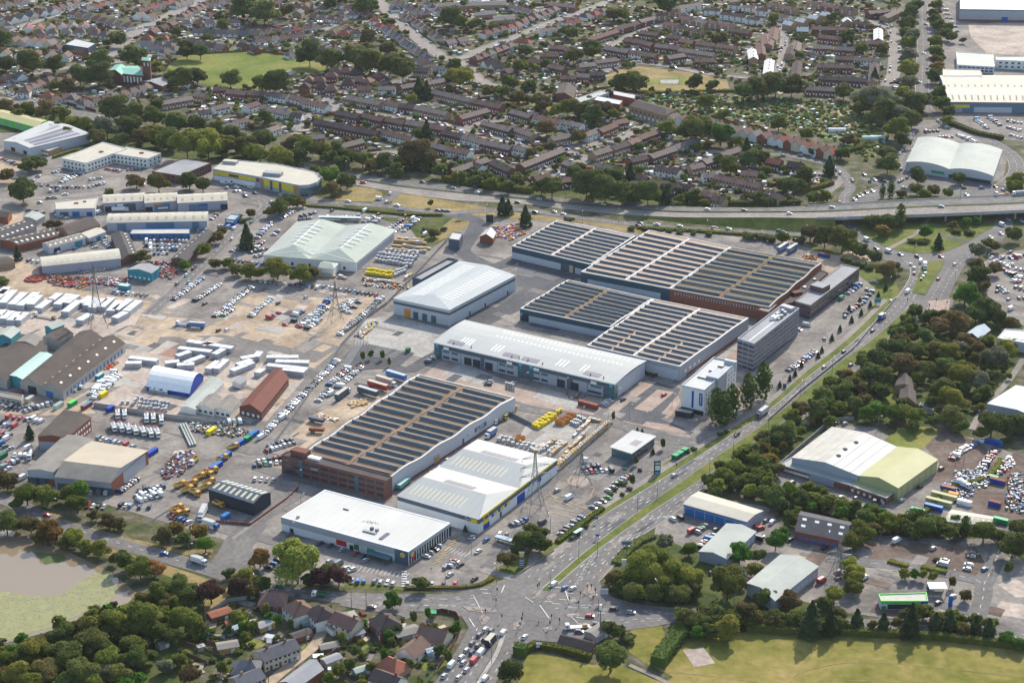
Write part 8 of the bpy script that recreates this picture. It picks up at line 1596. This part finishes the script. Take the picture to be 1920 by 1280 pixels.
# skips, containers, bins
def cont(label,x,y,d,L,w_,h_,m,top=None,cat='container',name='container',z=.1):
    p,a=frame_of(x,y,d); r=thing(name,label,cat,(p.x,p.y,z),None,a); b=MB(); b.box((0,0,0),(L,w_,h_),m,0,top or m); b.build('body',r,(0,0,0)); b=MB()
    for i in range(int(L/.9) if L>4 else 0): 
        for s_ in (-1,1): b.box((-L/2+.5+i*.9,s_*(w_/2+.03),.15),(.35,.08,h_-.3),m)
    if L>4: b.build('corrugation',r,(0,0,0))
    b=MB(); b.box((L/2+.04,0,.15),(.08,w_-.3,h_-.3),top or m); b.build('door',r,(0,0,0))
cont('long dark red container on the new units forecourt',1103,763,(40,11),12,2.5,2.8,'dark_red','rust')
for x,y,L,m,t,lb in ((194,743,6,'yellow','yellow','bright yellow container in the sandy yard'),(187,709,6,'teal_wall','roof_mint','pale teal container beside the white van row'),(212,668,12,'teal_wall','roof_mint','long teal container box beside the factory end'),(136,760,6,'green','bright_green','green covered skip by the retaining wall'),(163,764,8,'dark_red','clad_blue','dark blue topped skip by the retaining wall'),(207,770,5,'blue','blue','small blue container beside the refuse lorries'),
 (447,836,8,'blue','bright_blue','blue container beside the yellow excavator'),(423,859,8,'blue','bright_blue','blue container on the fence line, middle of three'),(405,878,9,'blue','bright_blue','blue container on the fence line, lowest of three'),(285,852,8,'blue','blue','blue trailer box beside the tan depot shed'),(475,818,8,'bright_blue','bright_blue','long blue container high on the fence line'),(465,826,5,'dark_green','green','green container high on the fence line'),
 (397,812,7,'yellow','yellow','yellow double skip by the metal scrap'),(56,752,6,'render_cream','roof_white','cream cabin beside the brown low shed'),(110,764,7,'roof_mint','roof_sage','pale green cabin roof near the green skip'),(5,858,6,'dark_green','dark_green','dark green container at the left edge bank'),(423,972,5,'bright_blue','bright_blue','blue tank container beside the black clad unit'),
 (1864,833,8,'blue','bright_blue','bright blue container at the skip yard corner'),(1862,900,5,'dark_green','green','small green container on the skip yard hedge'),(1770,934,13,'roof_olive','roof_olive','olive green container roof row, upper one'),(1760,945,13,'roof_olive','roof_olive','olive green container roof row, lower one'),(1787,932,5,'orange','orange','orange end container beside the olive row'),(1750,955,9,'blue','bright_blue','blue container below the olive row'),(1808,946,7,'white','white','white box container in the skip yard'),(1778,920,7,'blue','dark_red','blue and red open skip in the skip yard'),(1870,906,8,'blue','rust','dark blue skip filled with rusty scrap'),
 (1865,948,6,'blue','rust','blue skip on the muddy far yard'),(1876,980,7,'green','green','green container behind the dark oak'),(1720,962,7,'green','green','green container behind the oak row'),(1545,482,8,'blue','rust','blue skip of rusty scrap behind the factory'),(765,660,3,'dark_green','dark_green','green bin beside the new car park gate'),(285,510,6,'roof_white','roof_white','white cabin beside the teal workshop'),(1098,866,2.4,'white','white','white box behind coffee shop')):
    cont(lb,x,y,(22,-14) if x<1000 else (40,10),L,2.5 if L>4 else 2,2.5,m,t,'skip' if 'skip' in lb else 'cabin' if 'cabin' in lb else 'container')
for i,(x,y) in enumerate(((1267,860),(1275,855),(1284,849))): cont('large green recycling bank on the verge, %s from the left'%ordw(i+1),x,y,(22,-14),3.6,3,2.6,'dark_green','green','recycling bank','recycling_bank')
def heap(label,pts,n,cols,smin=.6,smax=2.2,h=1.6,name='scrap_heap'):
    Q=P(pts); b=MB(); x0=min(p[0] for p in Q); x1=max(p[0] for p in Q); y0=min(p[1] for p in Q); y1=max(p[1] for p in Q); k=0
    while k<n:
        x,y=random.uniform(x0,x1),random.uniform(y0,y1)
        if inpoly(x,y,Q): g=G(x,y); b.box((g.x,g.y,.05),(random.uniform(smin,smax)*.75,random.uniform(smin,smax)*.75,random.uniform(.3,h)*.75),random.choice(cols),random.random()*3); k+=1
    tag(b.build(name),label,None,None,'stuff')
for a in (('heaps of red machinery parts in the scrap yard','45,527 55,520 85,513 92,522 70,530 52,530',260,['red','dark_red','dark_red','rust','rust']),('mixed rusty and red scrap below the long shed','85,525 90,515 125,520 165,520 172,535 150,542 100,535',420,['dark_red','rust','rust','dark_red','steel','black','mud','orange','red','clad_grey']),('scrap cars and parts around the pylon','170,520 240,522 245,534 215,538 175,532',380,['dark_red','steel','white','rust','black','mud','clad_grey','clad_blue','red']),
 ('grey boxes stacked against the long curved shed','140,505 222,490 225,500 150,515',200,['steel','clad_grey','roof_flatgrey','clad_pale']),('scrap around the teal workshop','275,490 330,490 335,515 320,525 300,520 300,500',300,['red','rust','mud','steel','black','dark_red','clad_grey']),('tangle of metal and rubble in the depot yard','302,880 330,850 360,845 368,860 340,892 308,900',420,['rust','steel','white','blue','brick_red','black','concrete_wall','mud','mud','dark_red'],.5,1.8),
 ('rubbish and rubble behind the steel beams','355,795 440,797 470,812 440,820 400,815 360,808',380,['steel','timber_pale','mud','rust','concrete_wall','dark_green','black','roof_asbestos','clad_grey','white'],.5,1.8),('white and blue crushed vehicles in the skip yard','1790,885 1850,882 1862,905 1840,918 1790,905',330,['white','steel','blue','steel','black','pale_strip','mud','clad_grey','clad_blue'],.6,1.9,2),
 ('white goods along the skip yard fence','1865,870 1895,855 1905,870 1885,885 1870,895',120,['white','steel','dark_red','clad_grey','mud']),('blue and white scrap at the right edge','1890,890 1935,885 1935,970 1885,955',330,['clad_pale','steel','teal_wall','blue','clad_grey','black','rust','mud'],.6,1.9,1.8),('blue and white scrap cars near the olive containers','1765,910 1800,895 1830,925 1800,950 1770,930',170,['clad_pale','blue','steel','black','mud'],.6,1.8,1.6),
 ('building materials along the warehouse fence','665,630 700,600 710,606 680,635',160,['white','steel','yellow','blue','orange','wrap_side','timber'],.6,1.8),('mixed goods along the store yard fence','670,535 765,545 768,535 690,525',200,['steel','white','wrap_side','orange','timber','black'],.6,1.8),('bagged aggregate and pallets against the brown works','780,905 815,880 845,855 850,860 820,888 785,912',120,['white','timber','orange','blue','concrete_wall'],.7,1.8),
 ('timber pallets in the sandy works yard','652,755 688,748 690,758 660,765',90,['timber_pale','timber'],1.2,2.4,1.6),('mixed pallets beside the blue trailer','592,775 635,785 632,792 595,783',60,['timber_pale','white','timber'],1,2,1.3),('building goods in the bypass gate compound','925,425 975,420 985,440 960,452 930,445',220,['timber_pale','orange','red','blue','white','steel','timber'],.8,2.4,2),
 ('orange and grey plant outside the new units','1060,738 1095,740 1100,748 1070,750',40,['rust','steel','brick_red','concrete_wall'],.6,1.6),('rusty scrap behind the factory by the blue trailers','1503,480 1540,482 1530,488 1508,488',60,['rust','timber','brick_red'],.6,1.8),('red and white packs below the small pylon','1565,1070 1582,1065 1585,1085 1568,1088',70,['rust','white','brick_red'],.6,1.4),('red machines beside the low brown shed','20,738 45,728 48,738 25,742',80,['red','dark_red','steel'],.7,1.8,1.8),
 ('orange pipe stacks beside the dark factory','180,690 200,680 222,680 205,695',90,['orange','rust','red','steel'],.7,2,1.3),('bins and pallets in the upper depot corner','100,690 160,700 175,690 160,705 110,705',50,['white','steel','green'],.7,1.6,1.4)): heap(*a)
for i,(x0,y0,x1,y1) in enumerate(((338,795,357,835),(343,794,362,834),(348,793,367,833))):
    A=G(x0,y0,.8); B_=G(x1,y1,.8); b=MB(); b.bar(A,B_,.9,'roof_greygreen'); o=b.build('steel_beam',None,tuple(A)); tag(o,'long grey steel beam lying in the depot yard, %s from the left'%ordw(i+1),'beam','steel beams')
# pylons
mat('galv',(.2,.21,.22),(.15,.155,.165),1,.5,metal=.4)
def pylon(label,x,y,h,w_,arms=3,th=.2):
    p=G(x,y); r=thing('pylon',label,'pylon',(p.x,p.y,0),None,.35); b=MB()
    def cor(z): t=z/h; s=w_/2*(1-t)**2.1+.75*(1-t*.5) if t<.99 else .3; return [(-s,-s,z),(s,-s,z),(s,s,z),(-s,s,z)]
    zs=[0];
    while zs[-1]<h*.93: zs.append(zs[-1]+max(1.6,(w_*(1-zs[-1]/h))*.75))
    zs[-1]=h*.95
    for z0,z1 in zip(zs,zs[1:]):
        a,c=cor(z0),cor(z1)
        for i in range(4):
            j=(i+1)%4; b.bar(a[i],c[i],th,'galv'); b.bar(a[i],c[j],th*.55,'galv'); b.bar(a[j],c[i],th*.55,'galv'); b.bar(c[i],c[j],th*.55,'galv')
    c=cor(h*.95)
    for q in c: b.bar(q,(0,0,h),th,'galv')
    b.build('lattice_tower',r,(0,0,0))
    for k in range(arms):
        z=h*(.6+.14*k); 
        for s_ in (-1,1):
            l=w_*(.62-.06*k)+2.2; m=MB(); s0=.9*s_
            for yy in (-.8,.8): m.bar((s0,yy,z),(s_*l,0,z+.2),th*.8,'galv'); m.bar((s0,yy,z+1.6),(s_*l,0,z+.2),th*.7,'galv')
            for f in (.3,.6,.85): m.bar((s0+(s_*l-s0)*f,-.8*(1-f),z+.1),(s0+(s_*l-s0)*f,.8*(1-f),z+1.4*(1-f)),th*.5,'galv')
            m.bar((s_*l,0,z+.2),(s_*l,0,z-1.8),th*.9,'galv'); m.build('cross_arm',r,(0,0,0))
pylon('tall lattice electricity pylon rising from the block yard','184',612,40,9) if False else pylon('tall lattice electricity pylon rising from the block yard',184,612,40,9)
pylon('lattice pylon standing among the stored cars',630,602,26,7,2,.16); pylon('large lattice pylon beside the yellow banded trade store',1003,962,34,9,3,.17); pylon('lattice pylon on the gravel island by the coffee shop',1090,905,17,7,2,.17); pylon('lattice pylon between the trading yard workshops',1570,1095,23,7,2,.2)
# lamp posts
LPM={}
def lamp_post():
    b=MB(); b.cyl((0,0,0),.14,9.6,'galv',6,.08); LPM['post']=b.mesh('post'); b=MB(); b.bar((0,0,9.5),(1.7,0,9.9),.1,'galv'); LPM['arm']=b.mesh('arm'); b=MB(); b.box((1.9,0,9.82),(.95,.34,.16),'white'); LPM['lamp_head']=b.mesh('lamp_head')
lamp_post()
def lamps(place,s_,an=0,tall=1):
    L_=sorted(P(s_))
    for i,(x,y) in enumerate(L_):
        p=G(x,y,zdeck(x)+.1 if place=='along the bypass' else 0); r=thing('street_lamp','slim grey street lamp %s, %s from the left'%(place,ordw(i+1)),'street lamp',(p.x,p.y,p.z),'street lamps '+place,an); r.scale=(tall,tall,tall)
        for k in ('post','arm','lamp_head'): o=bpy.data.objects.new(k,LPM[k]); C.objects.link(o); o.parent=r
lamps('along the bypass','553,299 650,328 757,339 831,346 858,349 997,368 1060,374 1089,377 1168,384 1263,388 1350,390 1440,391 1533,388 1695,378 1800,374',-1.5,1.15)
lamps('along the slip road','913,410 1092,422 1160,418 1209,430 1278,430 1326,440 1428,460 1512,450 1583,435 1490,475 1567,478 1609,480',1.5)
lamps('along the dual carriageway','1667,548 1790,535 1850,505 1375,850 1232,938 1195,960 1440,812 1330,895 1500,745 1560,700 1175,1062 1032,1108 1120,1045 1085,1045',1)
lamps('around the crossroads','1232,1125 1376,1135 922,1245 835,1100 931,1095 1032,1000 480,1115 565,1120 815,1262 1265,1110 1122,1155',2)
lamps('in the industrial estate','383,1070 550,1110 402,475 370,495 1140,800 1158,755 1205,700 1260,765 1060,735 985,725 1100,750 560,910 590,885 690,655 1090,790 1180,785 840,1080 884,1040 1300,815 565,955 375,780',.5,.85)
lamps('on the pond road and estate roads','355,1050 100,965 545,1010 45,390 1560,820 1645,808 1790,885 1807,870 1600,945 1860,1075 1780,1100 1900,500',0,.9)
p=G(1125,1198); r=thing('phone_mast','tall thin mast with pale antenna box beside the crossroads hedge','mast',(p.x,p.y,0)); b=MB(); b.cyl((0,0,0),.28,15,'galv',8,.2); b.build('mast_pole',r,(0,0,0)); b=MB(); b.cyl((0,0,14.5),.55,2.6,'white',8); b.build('antenna',r,(0,0,0))
# telegraph poles
for i,(x,y) in enumerate(((659,1140),(687,1143),(575,1210),(504,1285))):
    p=G(x,y); b=MB(); b.cyl((0,0,0),.16,8.5,'bark',6,.1); b.bar((-.7,0,8.1),(.7,0,8.1),.12,'bark'); o=b.build('telegraph_pole',None,(0,0,0)); o.location=(p.x,p.y,0); tag(o,'dark wooden telegraph pole near the cottages, %s from the left'%('first','third','second','fourth')[i] if 0 else 'dark wooden telegraph pole near the cottages, %s from the right'%(ordw((2,1,3,4)[i])),'telegraph pole','telegraph poles near the cottages')
# traffic lights
tl=sorted(P('1008,1108 1011,1105 1067,1132 1101,1110 1109,1108 1116,1116 1112,1130 1088,1122 1085,1140 1034,1165 1031,1178 1049,1172 980,1162 978,1170 932,1115 930,1135 910,1155 941,1165 975,1180 1268,880 1755,570 1775,575 1742,580 1701,570 1670,553 1600,420 1715,470 1756,462'))
for i,(x,y) in enumerate(tl):
    p=G(x,y); r=thing('traffic_light','black traffic light on a thin pole at the junctions, %s from the left'%ordw(i+1),'traffic light',(p.x,p.y,.1),'traffic lights'); b=MB(); b.cyl((0,0,0),.09,3.6,'galv',6); b.build('pole',r,(0,0,0)); b=MB(); b.box((0,0,2.5),(.55,.45,1.25),'black'); b.box((0,-.24,3.4),(.2,.06,.2),'red'); b.build('signal_head',r,(0,0,0))
# signs
def sign(label,x,y,w_,h_,m,z0=1.8,an=0,txt=None,tm='white',name='road_sign',cat='road sign',dep=.2,posts=True):
    p=G(x,y); r=thing(name,label,cat,(p.x,p.y,.1),None,an); b=MB(); b.box((0,0,z0),(w_,dep,h_),m); b.build('board',r,(0,0,0))
    if posts:
        for s_ in (-1,1): b=MB(); b.box((s_*w_*.32,dep*.5+.08,0),(.14,.14,z0+h_*.8),'galv'); b.build('post',r,(0,0,0))
    bb=MB(); t=.12; bb.box((0,-dep/2-.02,z0+h_-t*2),(w_*.94,.03,t),'white'); bb.box((0,-dep/2-.02,z0+t),(w_*.94,.03,t),'white'); bb.build('border',r,(0,0,0))
    if txt: text(r,txt,Vector(r.location)+Vector((0,-dep/2-.06,z0+h_/2)),Vector((1,0,0)),UP,min(h_*.6,w_*1.5/max(1,len(txt))),tm)
    return r
sign('blue direction sign beside the dual carriageway lanes',1174,1028,4.4,2.2,'clad_blue'); sign('wide blue sign on the slip road verge beside the store hedge',751,400,5,1.4,'blue',1.2); sign('grey back of a direction sign beside the crossroads lamps',1133,1128,3.4,2.6,'clad_grey',4); sign('teal and white direction sign on the office verge',1645,572,4,3,'teal_wall',1.5); sign('green direction sign on the roundabout approach',1630,349,2.6,2.6,'dark_green'); sign('blue sign beside the main road bus stop',1118,980,1.6,1.6,'blue'); sign('pale estate board beside the new slip road',864,412,4.5,3.4,'clad_pale',1.5); sign('small blue sign on the median of the dual carriageway',1120,1012,1.8,1.4,'blue')
sign('small white board inside the playing field hedge',1010,1217,2.4,2.2,'white',1); sign('teal topped estate directory board beside the parking entrance',1171,893,2.2,1.8,'dark_green',3)
B=sign('tall dark store totem with yellow round sign',978,1063,2.6,7.8,'clad_dark',0,0,None,'blue','store_totem','totem sign',1,False); c=Vector(B.location)+Vector((0,-.52,6.6)); disc(c,Vector((1,0,0)),UP,1.1,'yellow').build('sign_disc',B); text(B,'Lidl',c+Vector((0,-.12,0)),Vector((1,0,0)),UP,.8,'blue')
for i in range(3): b=MB(); b.box((0,-.53,1+i*1.2),(2.0,.05,.5),'clad_pale'); b.build('panel',B,(0,0,0))
B=sign('tall black coffee shop totem with pale menu panels and blue foot',1232,888,3.2,7.6,'clad_black',0,.2,None,'white','cafe_totem','totem sign',1.2,False)
for z,m in ((5.4,'roof_mint'),(3.6,'white'),(2.3,'white'),(.4,'cyan')): b=MB(); b.box((0,-.64,z),(2.5,.06,1.1),m); b.build('panel',B,(0,0,0))
sign('tall blue filling station pole sign',1781,1140,1.8,6,'bright_blue',.3,0,None,'white','price_sign','totem sign',.5,False); sign('tall black twin slab sign beside the new road',918,418,5,6,'clad_black',0,0,None,'white','slab_sign','sign',.6,False); sign('red white totem in the trees of the trading yard corner',1170,1072,2.4,4,'white',2.5,0,None,'red','yard_totem','totem sign',.4)
sign('small dark info totem beside the office car park',1471,728,2,3,'clad_dark',0,0,None,'white','info_totem','totem sign',.5,False)
# shelters and canopies
def canopy(label,x,y,d,L,w_,h_,m,name,cat,leg='galv'):
    p,a=frame_of(x,y,d); r=thing(name,label,cat,(p.x,p.y,.1),None,a); b=MB(); b.box((0,0,h_),(L,w_,.25),m); b.build('canopy',r,(0,0,0))
    for sx in (-1,1):
        for sy in (-1,1): b=MB(); b.box((sx*(L/2-.3),sy*(w_/2-.3),0),(.18,.18,h_),leg); b.build('leg',r,(0,0,0))
    b=MB(); b.box((0,w_/2-.1,.3),(L*.95,.06,h_-.6),'glass_teal'); b.build('back_panel',r,(0,0,0))
canopy('small green roofed bus shelter beside the dual carriageway',1084,1004,(22,-14),6,2,2.6,'roof_mint','bus_shelter','bus shelter'); canopy('glass trolley shelter in front of the supermarket wall',712,1051,(40,12),12,4,2.8,'glass_teal','trolley_shelter','trolley shelter'); canopy('pale trolley shelter at the supermarket car park edge',945,1018,(40,12),9,3,2.6,'glass_pale','trolley_shelter','trolley shelter')
canopy('white tent canopy over the car wash bay',1756,1113,(40,0),8,6,4,'white','wash_canopy','canopy'); canopy('long glazed canopy row behind the sage roofed store',637,414,(40,1),30,4,2.6,'glass_pale','trolley_row','trolley shelter'); canopy('green parasol canopy on the corner house lawn',812,1157,(10,0),3,3,2.5,'green','garden_parasol','parasol')
# chimneys of the works, plant pot towers
p=G(963,742,8); 
for i in range(4): b=MB(); b.cyl((0,0,0),.7,5,'steel',10,mt='clad_pale'); q=G(949+i*4.5,744+i*1.2,0); o=b.build('silo',None,(0,0,0)); o.location=(q.x,q.y,4); tag(o,'slim grey extractor stack at the works corner, %s from the left'%ordw(i+1),'stack','extractor stacks'); b.__init__()
# people
mat('skin',(.5,.32,.24),(.46,.29,.21),3,.6); mat('hair',(.05,.035,.025),(.03,.02,.015),3,.8)
def person(label,x,y,an,top='black',legs='clad_dark'):
    p=G(x,y); r=thing('person',label,'person',(p.x,p.y,.15),None,an)
    V=[(0,0,.95),(0,0,1.2),(0,0,1.42),(0,0,1.52),(0,.01,1.66),(.2,0,1.4),(.26,.12,1.15),(.24,.3,.98),(-.2,0,1.4),(-.27,-.1,1.15),(-.26,-.02,.92),(.1,0,.9),(.12,.16,.5),(.11,.08,.08),(.11,.2,.04),(-.1,0,.9),(-.12,-.02,.5),(-.11,-.24,.12),(-.11,-.14,.06)]
    E=[(0,1),(1,2),(2,3),(3,4),(2,5),(5,6),(6,7),(2,8),(8,9),(9,10),(0,11),(11,12),(12,13),(13,14),(0,15),(15,16),(16,17),(17,18)]
    RD=[.15,.14,.15,.06,.11,.07,.05,.04,.07,.05,.04,.1,.07,.05,.04,.1,.07,.05,.04]
    me=bpy.data.meshes.new('person_body'); me.from_pydata(V,E,[]); o=bpy.data.objects.new('body',me); C.objects.link(o); o.parent=r
    m=o.modifiers.new('s','SKIN'); 
    for i,v in enumerate(me.skin_vertices[0].data): v.radius=(RD[i],RD[i]); v.use_root=(i==0)
    o.modifiers.new('d','SUBSURF').levels=1; bpy.context.view_layer.update(); dg=bpy.context.evaluated_depsgraph_get(); m2=bpy.data.meshes.new_from_object(o.evaluated_get(dg)); o.modifiers.clear(); o.data=m2
    m2.materials.clear(); [m2.materials.append(MATS[k]) for k in (top,legs,'skin')]
    for f in m2.polygons: z=f.center.z; f.material_index=2 if z>1.5 else (0 if z>.93 else 1)
    b=MB(); b.cyl((0,0,1.66),.1,.1,'hair',8,.05); b.build('hair',r,(0,0,0))
person('person in dark clothes walking across the supermarket car park',809,1070,1.0); person('person in black standing by the supermarket glazed corner',741,1056,.3); person('person in a green top standing on the works yard',577,778,.5,'bright_green'); person('person on the traffic island at the crossroads',1010,1170,2); person('person in red top on the footpath beside the green banks',1305,852,.8,'red')
# sports court, goal
b=MB()
A=[G(*q) for q in P('1237,158 1272,159 1274,151 1239,150')]
for a,c in zip(A,A[1:]+A[:1]):
    b.bar(a+UP*1.1,c+UP*1.1,.15,'teal_wall')
    for q in resample([a,c],4): b.bar(q,q+UP*2.6,.14,'teal_wall')
o=b.build('ball_court_fence',None,tuple(A[0])); tag(o,'teal rail fence around the ball court on the village green','court fence')
# polytunnels
for i,(x,y,L,m) in enumerate(((1569,247,14,'wrap_top'),(1630,262,12,'roof_mint'),(1645,261,12,'roof_mint'))):
    p=G(x,y); b=MB(); n=8
    for k in range(n):
        a0,a1=math.pi*k/n,math.pi*(k+1)/n; b.face([(-L/2,-3*math.cos(a0),3*math.sin(a0)),(L/2,-3*math.cos(a0),3*math.sin(a0)),(L/2,-3*math.cos(a1),3*math.sin(a1)),(-L/2,-3*math.cos(a1),3*math.sin(a1))],m)
    for s_ in (-1,1): b.face([(s_*L/2,3*math.cos(math.pi*k/n),3*math.sin(math.pi*k/n)) for k in range(n+1)],m)
    o=b.build('polytunnel',None,(0,0,0)); o.location=(p.x,p.y,.1); tag(o,('white polytunnel among the allotment beds','pale green polytunnel near the dark wood, left one','pale green polytunnel near the dark wood, right one')[i],'polytunnel')
# ================================================================ HAZE
def haze():
    b=MB(); b.hexa([(-4200,-700,-2),(4200,-700,-2),(4200,6000,-2),(-4200,6000,-2)],[(-4200,-700,520),(4200,-700,520),(4200,6000,520),(-4200,6000,520)],'black')
    o=b.build('haze'); m=bpy.data.materials.new('haze_air'); m.use_nodes=True; n=m.node_tree.nodes; n.remove(n['Principled BSDF']); v=n.new('ShaderNodeVolumePrincipled'); v.inputs['Color'].default_value=(.82,.88,1,1); v.inputs['Density'].default_value=.000016; v.inputs['Anisotropy'].default_value=.2
    m.node_tree.links.new(v.outputs[0],n['Material Output'].inputs['Volume']); o.data.materials.clear(); o.data.materials.append(m); tag(o,kind='stuff',label='thin pale blue haze over the town')
haze()
tag(MARK.build('road_markings'),kind='structure')
